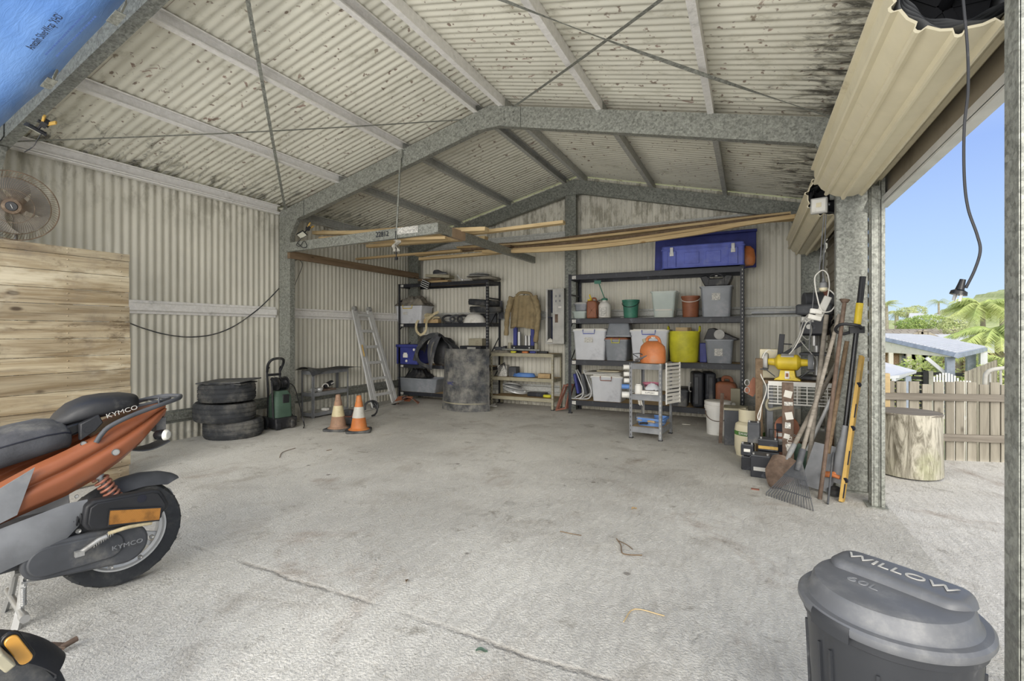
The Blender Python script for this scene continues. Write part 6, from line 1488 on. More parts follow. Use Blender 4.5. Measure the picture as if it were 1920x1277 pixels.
for k in range(3):
    a = 2 * PI * k / 3 + .4; b = B(); b.cyl((.11, -.06, .47), (.13, -.06 + .15 * math.cos(a), .47 + .15 * math.sin(a)), .007, n=8); b.cyl((.128, -.06 + .13 * math.cos(a), .47 + .13 * math.sin(a)), (.133, -.06 + .17 * math.cos(a), .47 + .17 * math.sin(a)), .014, n=10); b.make('feed_handle', M['black'], hd)
p = U(1541, 560, 5.35)
t = thing('gear_motor', 'dark grey motor with red and yellow ends above the drill press', 'motor', (p.x, 5.38, 1.44), 10); b = B(); b.cyl((-.15, 0, .06), (.13, 0, .06), .075, n=28); b.make('motor_body', M['dgrey'], t, bevel=.008); b = B(); b.box((.02, -.05, .09), (.03, .04, .12)); b.make('red_end', M['red'], t); B().box((.0, 0, -.03), (.30, .14, .02)).make('plate', M['dgrey'], t)
b = B(); b.bx(.02, XR - .03, 5.30, 5.55, 1.38, 1.40); one(b, 'wall_shelf', M['grey'], 'thin shelf carrying the dark motor in the right tool corner', 'shelf')
# loose things round the bench
b = B(); b.bar((0, 0, 0), (.02, 0, .22), .045, .02, (0, 1, 0)); b.bar((.03, 0, .03), (.20, 0, .15), .03, .02, (0, 1, 0)); b.bar((.0, 0, .13), (.10, 0, .125), .01, .008, (0, 1, 0)); q = U(1462, 662, 5.15); one(b, 'clamp_stand', M['blackm'], 'black V-shaped metal stand between the cream box and drill press', 'stand', (q.x, 5.15, .96), bevel=.003)
x0, x1 = U(1425, 650, 5.1).x, U(1462, 650, 5.1).x
one(B().box((0, 0, .10), (x1 - x0, .12, .34)), 'cream_box', M['cream'], 'cream metal box behind the left grinder wheel', 'box', ((x0 + x1) / 2, 5.25, .767), bevel=.004)
one(B().box((0, 0, .48), (.06, .05, .96)), 'timber_post', M['oldwood'], 'brown timber post standing at the left end of the workbench', 'post', (U(1428, 720).x - .02, BY + .03, 0), bevel=.003)
t = thing('strap_buckles', 'rusty strap with chrome buckles hanging left of the workbench', 'strap', (U(1412, 720, 5.0).x, 5.0, .62)); B().box((0, .01, .07), (.09, .02, .16), (0, 30, 0)).make('strap', M['brownp'], t)
for k in range(2): b = B(); b.tube([(-.05 + .02 * math.cos(a), -.01, .04 + .07 * k + .028 * math.sin(a)) for a in [2 * PI * j / 14 for j in range(14)]], .0035, 6, True); b.make('buckle', M['steel'], t)
# power board and leads
p0, p1 = U(1553, 556, 4.62), U(1533, 598, 4.62)
t = thing('power_board', 'white power board hanging diagonally beside the column', 'power board', (p0 + p1) / 2)
b = B(); b.bar((p0 - p1) / 2, (p1 - p0) / 2, .055, .035, (0, -1, 0)); b.make('board_body', M['white'], t, bevel=.006)
b = B(); b.box((-.06, -.03, -.08), (.10, .04, .04), (0, 15, 0)); b.box((-.05, -.03, -.03), (.09, .035, .04), (0, 10, 0)); b.make('plug', M['white'], t, bevel=.008)
def lead(name, label, pts, r, m, y=4.6, cat='cord'): return one(crad(B(), [AY(u, v, y + (k[0] if k else 0)) for u, v, *k in pts], r), name, M[m], label, cat)
lead('extension_lead', 'looped white extension lead hanging in front of the column', [(1552, 556), (1555, 535), (1552, 515), (1544, 507), (1536, 510), (1528, 520), (1529, 540), (1533, 560), (1538, 578), (1545, 585), (1558, 583), (1567, 570), (1566, 555), (1557, 545), (1547, 541)], .005, 'white', 4.57)
t = thing('plug_socket', 'grey and cream plug joined above the power board', 'plug', U(1544, 535, 4.57)); b = B(); b.lathe([(0, .06), (.008, .055), (.012, .03), (.026, .02), (.028, -.02), (0, -.02)], n=20); b.make('socket', M['grey'], t); b = B(); b.lathe([(0, -.02), (.03, -.02), (.028, -.04), (.015, -.05), (0, -.05)], n=20); b.make('plug_top', M['cream'], t)
lead('hanging_lead', 'pair of grey leads hanging down from the floodlight', [(1545, 402), (1541, 450), (1537, 500), (1536, 509)], .004, 'grey')
lead('hanging_lead', 'thin grey lead dropping right of the pair to the plug', [(1549, 402), (1546, 460), (1543, 510), (1545, 525)], .004, 'grey')
lead('grinder_lead', 'white lead running from the power board down to the yellow grinder', [(1528, 596, .02), (1512, 605, .1), (1502, 630, .2), (1490, 652, .25), (1480, 664, .3)], .005, 'white')
lead('grinder_lead', 'second grey-white lead from the power board towards the bench', [(1530, 584), (1515, 590, .1), (1505, 605, .15), (1498, 630, .2), (1485, 655, .3)], .004, 'lgrey')
lead('drooping_lead', 'white lead looping down the left end of the workbench', [(1452, 660, .25), (1440, 656, .2), (1430, 670, .2), (1426, 700, .18), (1437, 728, .15), (1428, 760, .1), (1421, 780, .1), (1424, 787, .1), (1428, 760, .12)], .005, 'white', 4.75)
lead('tangled_lead', 'tangled grey leads in front of the drill press', [(1497, 600), (1502, 625), (1515, 637), (1522, 620), (1517, 603), (1508, 612), (1500, 635), (1519, 660), (1533, 675)], .004, 'lgrey', 4.95)
lead('mauve_lead', 'mauve cord hanging in front of the drill press', [(1526, 545), (1524, 570), (1521, 600), (1518, 640), (1517, 660)], .004, 'grey', 4.9)
t = thing('floodlight', 'white LED floodlight fixed at the near end of the second roller door', 'floodlight', AY(1536, 386, 4.50), -15)
B().box((0, 0, 0), (.115, .035, .125), (-8, 0, 0)).make('lamp_case', M['lgrey'], t, bevel=.006); B().box((0, -.02, 0), (.092, .004, .10), (-8, 0, 0)).make('lamp_glass', M['white'], t); B().box((0, -.0235, .003), (.035, .003, .035), (-8, 0, 0)).make('led_chip', M['cream'], t)
b = B(); b.tube([(-.065, .01, 0), (-.065, .05, .02), (.065, .05, .02), (.065, .01, 0)], .006, 6); b.make('bracket', M['grey'], t)
# grid below: hanging hose, planter etc
lead('bent_hose', 'thick grey bent hose under the wire grid', [(1440, 748), (1437, 760), (1442, 768), (1455, 766), (1470, 764)], .012, 'khaki', 4.9, 'hose')
# two skateboards
def deck(label, u0, v0, u1, v1, y, w_, m, top, sm):
    a, c = AY(u1, v1, y), AY(u0, v0, y + .05); L = (c - a).length
    t = aim('skateboard', label, 'skateboard', a, c - a, (1, 0, 0))
    def dk(q, s):
        z = q * L; e = min(1, math.sqrt(max(0, 1 - max(0, (abs(q - .5) - .5 + w_ / 2 / L) / (w_ / 2 / L)) ** 2))); return ((s - .5) * w_ * max(e, .02), .0 - .02 * (2 * abs(q - .5)) ** 6, z)
    b = B(); b.grid(dk, 40, 8, .010); b.make('deck', m, t, ang=60)
    return t, L
q1 = AZ(1475, 862, .02)
t, L = deck('orange skateboard deck with black lettering behind the brown board', 1475, 780, 1476, 861, 4.72, .185, M['brownp'], 0, 0)
for k, (z, h, m) in enumerate(((.10, .09, 'ink'), (.20, .03, 'paper'), (.26, .07, 'ink'), (.14, .05, 'lgrey'))): B().box((-.055, -.006, z), (.05, .003, h)).make('decal', M[m], t)
text('lettering', 'ANTIZ', .055, M['lgrey'], t, (.055, -.006, .14), (90, 90, 0), .001)
t = thing('sticker_board', 'narrow brown board covered in worn stickers standing under the grinder', 'board', (U(1478, 780, 4.6).x, 4.60, 0), 0, rot=(-6, 0, 0))
B().box((0, 0, .39), (.085, .018, .78)).make('board', M['rust'], t, bevel=.004); random.seed(5)
for k, z in enumerate((.68, .60, .50, .42, .33, .24, .14)):
    b = B(); b.box((random.uniform(-.01, .01), -.0105, z), (random.uniform(.035, .065), .002, random.uniform(.03, .065)), (0, random.uniform(-15, 15), 0)); b.make('sticker', M['label'] if k % 2 else M['paper'], t)
text('lettering', 'SUB', .05, M['paper'], t, (.008, -.0115, .29), (90, 90, 0), .001)
# leaning tools
def lean(base, top, r, m, name, label, cat, extra=None, n=12, grp=None):
    t = thing(name, label, cat, base); d = V(top) - V(base); b = B(); b.cyl((0, 0, 0), d, r, n=n); b.make('handle' if extra else 'bar', M[m], t); return t, d
# rake
tips0, tips1 = AZ(1437, 928), AZ(1524, 957); mid = (tips0 + tips1) / 2; T = AY(1574, 590, 4.36)
t = thing('leaf_rake', 'grey plastic leaf rake leaning on the column, tines spread on the floor', 'rake', mid)
N = (T - mid) * .20; up = (T - mid).normalized(); side = (tips1 - tips0)
b = B(); b.cyl(N * .9, T - mid, .014, n=12); b.make('handle', M['railwood'], t)
b = B(); F0 = N * .62; vs_ = [N * 1.1 + side * .02, N * 1.1 - side * .02, F0 - side * .24, F0 + side * .24]
nn = up.cross(side).normalized() * .006; b._add([V(q) - nn for q in vs_] + [V(q) + nn for q in vs_], [(0, 1, 2, 3), (7, 6, 5, 4), (0, 4, 5, 1), (1, 5, 6, 2), (2, 6, 7, 3), (3, 7, 4, 0)])
b.bar(F0 - side * .25, F0 + side * .25, .012, .012); b.bar(N * .25 - side * .42, N * .25 + side * .42, .008, .008); b.cyl(N * .8, N * 1.35, .022, n=12); b.make('rake_head', M['dgrey'], t, bevel=.002)
for k in range(18):
    f = k / 17 - .5; a_ = F0 + side * f * .46; c_ = side * f * 1.0 + V((0, 0, .012)); b = B(); d_ = (c_ - a_).normalized()
    b.tube([a_, a_.lerp(c_, .5), c_ + V((0, 0, .004)), c_ + V((0, -.02, -.010))], .0035, 6); b.make('tine', M['dgrey'], t)
# shovel with curved blade
base, T = AZ(1447, 916), AY(1537, 742, 4.72)
t = thing('round_shovel', 'dirty round mouthed shovel with timber handle in front of the batteries', 'shovel', base); d = T - base; Lh = d.length; ux = d.normalized(); sx_ = V((1, -.25, 0)); sx_ = (sx_ - ux * sx_.dot(ux)).normalized(); nx = ux.cross(sx_)
def blade(w_, L_, pt, dish, cv):
    def f(a, c):
        z = a * L_; ww = w_ * (min(1, (a / pt) ** .6) if a < pt else 1) * (1 if a < .93 else 1 - (a - .93) * 4)
        s_ = (c - .5); return ux * z + sx_ * (s_ * ww) + nx * (dish * ((2 * s_) ** 2 - 1) + cv * math.exp(-(s_ / .12) ** 2) * max(0, a - .5))
    return f
b = B(); b.grid(blade(.21, .29, .45, .02, .03), 20, 14, .003); b.make('blade', M['rust'], t, ang=60)
b = B(); b.tube([ux * .27 + nx * .004, ux * .36, ux * .42], .021, 12, scale=[.7, 1, .9]); b.make('socket', M['grey'], t)
b = B(); b.cyl(ux * .36, d + ux * .55, .017, n=12); b.make('handle', M['railwood'], t)
# green spade
base, T = AZ(1492, 890), AY(1594, 672, 4.50)
t = thing('spade', 'green bladed spade with silver handle between shovel and rake', 'spade', base); d = T - base; ux = d.normalized(); sx_ = V((1, -.25, 0)); sx_ = (sx_ - ux * sx_.dot(ux)).normalized(); nx = ux.cross(sx_)
b = B(); b.grid(blade(.19, .27, .12, .012, .02), 16, 12, .003); b.make('blade', M['dgreen'], t); b = B(); b.cyl(ux * .24, d, .014, n=12); b.make('handle', M['alu'], t)
base, T = AZ(1540, 925), AY(1588, 640, 4.40)
t = thing('flat_spade', 'grey square mouthed spade standing right of the rake', 'spade', base); d = T - base; ux = d.normalized(); sx_ = V((1, -.35, 0)); sx_ = (sx_ - ux * sx_.dot(ux)).normalized(); nx = ux.cross(sx_)
b = B(); b.grid(lambda a, c: ux * (.02 + a * .34) + sx_ * ((c - .5) * .20 - .05 * (1 - a)) + nx * .01 * ((2 * c - 1) ** 2), 12, 8, .004); b.make('blade', M['grey'], t); b = B(); b.cyl(ux * .30, d, .015, n=12); b.make('handle', M['oldwood'], t)
base = AZ(1537, 936); T = AY(1584, 562, 4.34)
t, d = lean(base, T, .014, 'rust', 'digging_bar', 'rusty digging bar leaning on the column, flat chisel end up', 'digging bar'); b = B(); b.cyl(d * .985, d, .02, .034, n=14); b.make('chisel_end', M['rust'], t)
base = AZ(1552, 946); T = AY(1562, 850, 4.25)
one(B().bar((0, 0, 0), T - base, .035, .012, (1, 0, 0)), 'steel_blade_bar', M['dgrey'], 'dark flat steel bar on the floor side of the digging bar', 'bar', base, bevel=.003)
t, d = lean(AZ(1512, 905), AY(1550, 590, 4.55), .017, 'railwood', 'long_handle', 'old timber tool handle leaning behind the rake', 'tool handle')
# line trimmer / pole tool
base = AZ(1573, 905, .10); T = AY(1613, 560, 4.30)
t = thing('pole_trimmer', 'black pole trimmer with grey guard and yellow label beside the spirit level', 'pole trimmer', base); d = T - base; ux = d.normalized()
b = B(); b.cyl(d * .20, d * .86, .0165, n=14); b.make('shaft', M['blackg'], t)
b = B(); b.tube([ux * .0, ux * .10, ux * .28, ux * .34, ux * .42], .05, 18, scale=[.95, 1, .78, .5, .42]); b.make('guard_housing', M['grey'], t)
b = B(); b.tube([(-.10, 0, .05), (-.03, -.02, .06), (.0, 0, .08)], .022, 10); b.cyl((-.05, -.03, .06), (-.0, -.05, .05), .014, n=12); b.make('orange_knob', M['orangep'], t)
b = B(); b.lathe([(0, 0), (.05, .0), (.05, .04), (.02, .06), (0, .06)], (-.02, 0, -.09), 20); b.make('line_spool', M['black'], t)
B().cyl(d * .86, d * .975, .023, n=14).make('yellow_label', M['yellow'], t)
b = B(); b.cyl(d * .975, d * 1.12, .02, n=12); c_ = d * .83
b.tube(spline([c_ + V((.03, 0, 0)), c_ + V((0, -.06, .03)), c_ + V((-.10, -.05, .04)), c_ + V((-.13, 0, .0)), c_ + V((-.08, .02, -.03)), c_]), .011, 8); b.box(c_, (.09, .05, .05)); b.make('loop_grip', M['black'], t)
# spirit level
base, T = AZ(1578, 941), AY(1616, 668, 4.33); ux = T - base
t = thing('spirit_level', 'long yellow spirit level leaning against the door guide', 'spirit level', base); b = B(); b.bar((0, 0, 0), ux, .062, .024, (1, -.4, 0)); b.make('level_body', M['ochre'], t, bevel=.002)
off = V((1, -.4, 0)).normalized().cross(ux.normalized()) 
for k, f in enumerate((.15, .5, .8)):
    c_ = ux * f; b = B(); b.tube([c_ + V((-.004, -.036, 0)), c_ + V((.004, -.030, .001))], .018, 14); b.make('vial_window', M['ink'], t)
for f in (.30, .62, .08): c_ = ux * f; B().bar(c_ - ux.normalized() * .05 + V((0, -.034, 0)), c_ + ux.normalized() * .05 + V((0, -.034, 0)), .006, .006).make('slot', M['ink'], t)
# gas bottle and batteries
p = AZ(1399, 858)
t = thing('gas_bottle', 'cream gas bottle with green band on the floor left of the batteries', 'gas bottle', (p.x + .03, p.y + .13, 0)); r = .135
b = B(); b.lathe([(0, .02), (.10, .02), (.11, 0), (.12, 0), (r, .07), (r, .24), (r * .93, .30), (r * .6, .335), (r * .3, .345), (0, .345)], n=40); b.make('cylinder', M['cream'], t)
B().lathe([(r + .001, .20), (r + .001, .24)], n=40).make('green_band', mat('green_band', '4f7a3a', .5), t)
text('lettering', 'SWAP', .034, M['white'], t, (-.055, -r * .93, .220), (90, 0, -24), .001)
b = B(); b.grid(lambda a, c: (.095 * math.cos(R(-250 + 290 * a)), .095 * math.sin(R(-250 + 290 * a)), .33 + .115 * c), 28, 2, .003); b.make('collar', M['cream'], t, ang=60)
b = B(); b.cyl((0, 0, .34), (0, 0, .40), .016, n=12); b.cyl((0, 0, .385), (.05, -.02, .385), .012, n=10); b.cyl((0, 0, .40), (0, 0, .42), .025, n=12); b.make('valve', M['steel'], t)
def batt(label, u, v, y, z, w_, d, h, m='blackm', stripe=None, rz=-6, grp='lead batteries by the gas bottle'):
    x = AY(u, v, y).x; t = thing('car_battery', label, 'battery', (x, y + d / 2, z), rz, grp)
    B().box((0, 0, h / 2), (w_, d, h)).make('case', M[m], t, bevel=.005)
    B().box((0, 0, h + .006), (w_ * .97, d * .97, .014)).make('lid', M['dgrey'], t, bevel=.003)
    for s in (-1, 1): b = B(); b.cyl((s * w_ * .36, -d * .3, h + .012), (s * w_ * .36, -d * .3, h + .028), .009, n=12); b.make('terminal', M['steel'], t)
    if stripe: B().box((0, -d / 2 - .001, h * stripe[1]), (w_ * stripe[3], .002, h * stripe[2])).make('label_stripe', M[stripe[0]], t)
    return t
batt('small black battery lowest at the left of the battery pile', 1401, 888, 4.66, 0, .085, .09, .105)
batt('black battery with small white label stacked second at the left', 1402, 868, 4.66, .125, .10, .11, .085, stripe=('white', .55, .3, .5))
batt('tall dark grey battery standing on top of the left stack', 1414, 850, 4.68, .235, .095, .10, .165, 'dgrey')
batt('big black battery with white stripe at the front of the pile', 1427, 893, 4.46, 0, .145, .15, .17, stripe=('lgrey', .42, .18, .7), rz=-4)
batt('black battery with yellow stripe behind the big black one', 1441, 860, 4.62, .19, .15, .13, .085, stripe=('ochre', .35, .3, .98), rz=-3)
one(B().box((0, 0, .09), (.16, .14, .18)), 'battery_box', M['dgrey'], 'dark plastic box under the yellow-striped battery', 'box', (AY(1441, 860, 4.66).x, 4.70, 0), bevel=.006)
b = B(); b.tube([(-.03, 0, 0), (-.03, 0, .07), (.03, 0, .07), (.03, 0, 0)], .005, 6); one(b, 'carry_handle', M['black'], 'thin black wire carry handle above the yellow-striped battery', 'carry handle', (AY(1450, 848, 4.7).x, 4.72, .29))  # carry handle over the yellow-striped battery
one(B().box((0, 0, .003), (.055, .03, .005)), 'red_leaf', M['red'], 'dry reddish leaf on the floor before the batteries', 'leaf', AZ(1416, 918))
# ------------------------------------------------------------------ outside the open doorway
t = thing('log_round', 'upright cut log section standing on the concrete just outside the doorway', 'log', (1.215, 5.215, 0))
def barkm():
    t_ = NT('stripped_log'); t_.set(.8, 0, .2)
    g = t_.noise(1, 7, .7, t_.mapping(sc=(11, 11, 1.9)), 2.4)
    x = t_.mix(t_.rng(g, .35, .65), lin('6b6659'), lin('c4bfb0'))
    x = t_.mix(t_.rng(t_.noise(2.5, 5, .6), .5, .7, 0, .6), x, lin('aeb08c'))
    x = t_.mix(t_.rng(t_.noise(1, 6, .75, t_.mapping(sc=(14, 14, 2.2), loc=(3, 1, 7)), 3), .58, .70, 0, .8), x, lin('5f5546'))
    t_.col(x); t_.bump(g, .5, .01); return t_.m
b = B()
b.grid(lambda a, c: ((.235 + .008 * math.sin(3 * a * 2 * PI) + .004 * noise.noise(V((a * 30, c * 3, 0))) + .010 * (1 - c)) * math.cos(2 * PI * a), (.235 + .008 * math.sin(3 * a * 2 * PI) + .010 * (1 - c)) * math.sin(2 * PI * a), c * .52), 72, 12)
b.make('log_side', barkm(), t)
b = B(); b.lathe([(0, .523), (.14, .524), (.228, .521), (.236, .512), (.236, .505)], n=60); b.make('cut_face', M['railwood'], t)
# paling fence
f0, fd = V((1.10, 5.72, 0)), V((.958, .287, 0)); fn = V((-fd.y, fd.x, 0)) * -1
t = thing('paling_fence', 'grey weathered paling fence along the edge of the yard outside the doorway', 'fence', f0, math.degrees(math.atan2(fd.y, fd.x)))
random.seed(21); x = -.30
for k in range(34):
    w_ = .075 + random.uniform(-.006, .008); h = .715 + random.uniform(-.015, .02)
    b = B(); b.bx(x, x + w_, .032, .048, -.06 - .9 * (k % 2) * 0, h); b.make('paling', M['fencewood'], t, bevel=.0015); x += w_ + random.choice((.012, .018, .022, .028))
for z in (.585, .205):
    B().bx(-.35, x + .05, -.003, .032, z - .035, z + .03).make('rail', M['railwood'], t, bevel=.003)
for xx in (1.0, 2.4): B().bx(xx, xx + .09, .05, .14, -1.5, .62).make('fence_post', M['railwood'], t, bevel=.003)
one(B().bx(-.032, .032, -.03, .03, -.3, .80), 'pine_post', M['pine'], 'new pine post standing at the left end of the paling fence', 'post', (AY(1669, 720, 5.62).x, 5.80, 0), bevel=.003)
M['roofw'] = mat('white_metal_roof', 'c9ccd2', .5, var=.05)
M['bluew'] = mat('bluish_steel', '8d97a8', .5)
M['slat'] = mat('charcoal_slat', '35373d', .6)
def quad(pts, th, m, name, parent=None, ribs=0, **k):
    c = sum((V(p) for p in pts), V()) / 4; P_ = [V(p) - c for p in pts]; n_ = (P_[1] - P_[0]).cross(P_[3] - P_[0]).normalized() * th
    b = B(); b._add([p for p in P_] + [p - n_ for p in P_], [(0, 1, 2, 3), (7, 6, 5, 4), (0, 4, 5, 1), (1, 5, 6, 2), (2, 6, 7, 3), (3, 7, 4, 0)])
    for q in range(ribs):
        f = (q + .5) / ribs; b.bar(P_[0].lerp(P_[1], f) + n_ * .3, P_[3].lerp(P_[2], f) + n_ * .3, .05, .05, n_)
    return b.make(name, m, parent, c)
G = -1.7
# little roof at the left
t = thing('garden_shed', 'low pale roofed shed just beyond the fence on the left', 'shed', (0, 0, 0))
quad([AY(1540, 652, 12.5), AY(1718, 700, 11), AY(1686, 709, 9.5), AY(1500, 726, 9.5)], .05, M['roofw'], 'roof', t, 10)
for u in (1600, 1702): p = AY(u, 705, 10.5); B().bx(p.x - .04, p.x + .04, 10.46, 10.54, G, p.z).make('post', M['bluew'], t)
# carport
t = thing('carport', 'white gabled carport with grey metal roof in the neighbouring yard', 'carport', (0, 0, 0))
quad([AY(1625, 626, 17), AY(1793, 664, 13.5), AY(1848, 652, 17.5), AY(1742, 630, 21)], .06, M['roofw'], 'roof', t, 26)
a0, a1 = AY(1625, 631, 17.02), AY(1787, 668, 13.6)
quad([a0, a1, V((a1.x, a1.y + .01, a1.z - .02)), V((a0.x, a0.y, a1.z - .02))], .04, M['white'], 'gable_infill', t)
b = B()
for k in range(18): q = a0.lerp(a1, (k + .5) / 18); b.bx(q.x - .012, q.x + .012, q.y - .05, q.y - .02, a1.z, q.z)
b.make('gable_batten', M['lgrey'], t)
b = B(); b.bar(AY(1625, 629, 16.9), AY(1795, 667, 13.45), .10, .10, (0, 1, 0)); b.bar(AY(1793, 667, 13.5), AY(1848, 655, 17.5), .1, .08, (0, 1, 0)); b.make('fascia', M['bluew'], t)
for u, y in ((1781, 13.8), (1843, 17.2)): p = AY(u, 664, y); B().bx(p.x - .07, p.x + .07, y - .07, y + .07, G, p.z + .05).make('column', M['roofw'] if y > 16 else M['bluew'], t)
for u, y in ((1820, 17.5), (1835, 21.5)): p = AY(u, 668, y); B().bx(p.x - .09, p.x + .09, y - .07, y + .07, G, p.z + .1).make('column', M['bluew'], t)
b = B(); b.bar(AY(1737, 671, 13.9), AY(1777, 704, 13.9), .07, .07, (0, 1, 0)); b.make('brace', M['roofw'], t)
# slat fence
t = thing('slat_fence', 'dark horizontal slat fence panels under the carport', 'fence', (0, 0, 0))
xa, xb, y = AY(1640, 690, 17.5).x, AY(1822, 690, 17.5).x, 17.5
for k in range(10): B().bx(xa, xb, y, y + .03, .06 - k * .13 - .09, .06 - k * .13).make('slat', M['slat'], t)
for u in (1735, 1745, 1819, 1662): x = AY(u, 690, y - .05).x; B().bx(x - .05, x + .05, y - .08, y, G, .10).make('post', M['slat'] if u != 1745 else M['lgrey'], t)
# houses
def tilem():
    t_ = NT('roof_tile'); t_.set(.8); br = t_.n('ShaderNodeTexBrick'); br.inputs['Scale'].default_value = 1.6
    br.inputs['Color1'].default_value = lin('a39c90') + (1,); br.inputs['Color2'].default_value = lin('958d80') + (1,); br.inputs['Mortar'].default_value = lin('6f685e') + (1,)
    br.inputs['Mortar Size'].default_value = .03; t_.l(t_.mapping(sc=(1, 1, 1), rot=(R(60), 0, 0)), br.inputs['Vector']); t_.col(br.outputs['Color']); return t_.m
def brickm():
    t_ = NT('brick'); t_.set(.9); br = t_.n('ShaderNodeTexBrick'); br.inputs['Scale'].default_value = 4
    br.inputs['Color1'].default_value = lin('a98c72') + (1,); br.inputs['Color2'].default_value = lin('8f735d') + (1,); br.inputs['Mortar'].default_value = lin('b9ad9c') + (1,)
    t_.l(t_.mapping(rot=(R(90), 0, 0)), br.inputs['Vector']); t_.col(br.outputs['Color']); return t_.m
M['tile'], M['brick'] = tilem(), brickm()
t = thing('brick_house', 'brick house with brownish tiled roof behind the carport', 'house', (0, 0, 0))
p, q = AY(1560, 617, 32), AY(1806, 617, 32)
quad([(p.x - 3, 27, .35), (q.x - .5, 27, .35), (q.x, 32, p.z), (p.x, 32, p.z)], .1, M['tile'], 'roof', t)
g0, g1, g2 = AY(1699, 642, 26), AY(1727, 625, 26), AY(1764, 642, 26)
b = B(); b._add([g0, g1, g2, g0 + V((0, 3, 0)), g1 + V((0, 3, 0)), g2 + V((0, 3, 0))], [(0, 1, 2), (0, 3, 4, 1), (1, 4, 5, 2), (5, 4, 3)]); b.make('gable', M['cream'], t)
b = B(); b.bar(g0 + V((-.2, -.1, -.05)), g1 + V((0, -.1, .08)), .2, .12, (0, 1, 0)); b.bar(g1 + V((0, -.1, .08)), g2 + V((.2, -.1, -.05)), .2, .12, (0, 1, 0)); b.make('gable_trim', M['tile'], t)
B().bx(p.x - 2, q.x - .8, 27.5, 28, G, .36).make('wall', M['brick'], t)
for u, w_ in ((1713, 1.0), (1748, 2.0)): x = AY(u, 675, 27.4).x; f = B().bx(x - w_ / 2, x + w_ / 2, 27.42, 27.5, -1.0, .2).make('window', M['lgrey'], t); B().bx(x - w_ / 2 + .08, x + w_ / 2 - .08, 27.38, 27.43, -.92, .12).make('pane', M['bluew'], f)
for u in (1670, 1704, 1722): x = AY(u, 675, 27).x; B().bx(x - .08, x + .08, 26.9, 27.1, G, .36).make('verandah_post', M['white'], t)
t = thing('brick_outbuilding', 'brick building with white framed window behind the big palms', 'building', (0, 0, 0))
x0 = AY(1824, 670, 24).x; B().bx(x0, x0 + 7, 24, 28, G, AY(1850, 655, 24).z).make('wall', M['brick'], t)
quad([(x0 - .5, 23.5, AY(1850, 656, 24).z), (x0 + 8, 23.5, AY(1850, 656, 24).z), (x0 + 8, 27, 1.1), (x0 - .5, 27, 1.1)], .1, M['roofw'], 'roof', t)
x = AY(1868, 675, 23.9).x; f = B().bx(x - .7, x + .7, 23.9, 24, -1.0, .1).make('window', M['white'], t); B().bx(x - .6, x + .6, 23.86, 23.91, -.9, .0).make('pane', M['bluew'], f)
for k, (u0, u1, v0, v1, y) in enumerate(((1712, 1752, 589, 603, 62), (1745, 1790, 592, 612, 58))):
    p, q = AY(u0, v0, y), AY(u1, v1, y)
    t = thing('hillside_house', ['white low house on the hillside, left of the pair', 'white house with verandah on the hillside, right of the pair'][k], 'house', (p.x, y, 0), 0, 'distant hillside houses'); W_ = q.x - p.x
    B().bx(0, W_, 0, 6, q.z - 3, p.z - .5).make('wall', M['white'], t); quad([(-.6, -1, p.z - .6), (W_ + .6, -1, p.z - .6), (W_ - .4, 3, p.z + .2), (.4, 3, p.z + .2)], .15, M['roofw'], 'roof', t)
    for j in range(4): B().bx(W_ * (.1 + .22 * j), W_ * (.1 + .22 * j) + W_ * .13, -.06, 0, q.z + .1, p.z - .8).make('window', M['bluew'], t)
# pale side fence, picket gate, rail
t = thing('side_fence', 'pale timber fence running away beside the carport', 'fence', (0, 0, 0)); a0, a1 = AY(1811, 697, 11), AY(1868, 675, 15)
for k in range(26):
    p = a0.lerp(a1, k / 25); d = (a1 - a0); d.z = 0; d.normalize(); b = B(); b.bar((p.x, p.y, G), (p.x, p.y, p.z), .14, .02, (-d.y, d.x, 0)); b.make('paling', M['railwood'] if k % 3 == 1 else M['fencewood'], t)
t = thing('picket_gate', 'white arched picket gate behind the paling fence', 'gate', (0, 0, 0)); a0, a1 = AY(1752, 712, 8.6), AY(1819, 712, 8.6)
for k in range(13):
    x = a0.x + (a1.x - a0.x) * k / 12; f = (x - a0.x) / (a1.x - a0.x); B().bx(x - .008, x + .008, 8.6, 8.62, -1.2, a0.z + .10 * math.sin(PI * min(1, f * 1.25 + .1)) ** .7).make('picket', M['white'], t)
B().bx(a0.x, a1.x, 8.62, 8.65, .0, .05).make('gate_rail', M['white'], t)
b = B(); b.tube(spline([AY(1847, 745, 7.4), AY(1847, 712, 7.4), AY(1850, 700, 7.4), AY(1862, 693, 7.4), AY(1895, 689, 7.4), AY(1930, 689, 7.4)]), .022, 10); b.tube([AY(1856, 700, 7.42), AY(1857, 745, 7.42)], .012, 8); b.tube([AY(1876, 692, 7.42), AY(1877, 745, 7.42)], .012, 8)
one(b, 'metal_rail', M['lgrey'], 'curved grey tubular rail behind the right end of the paling fence', 'rail')
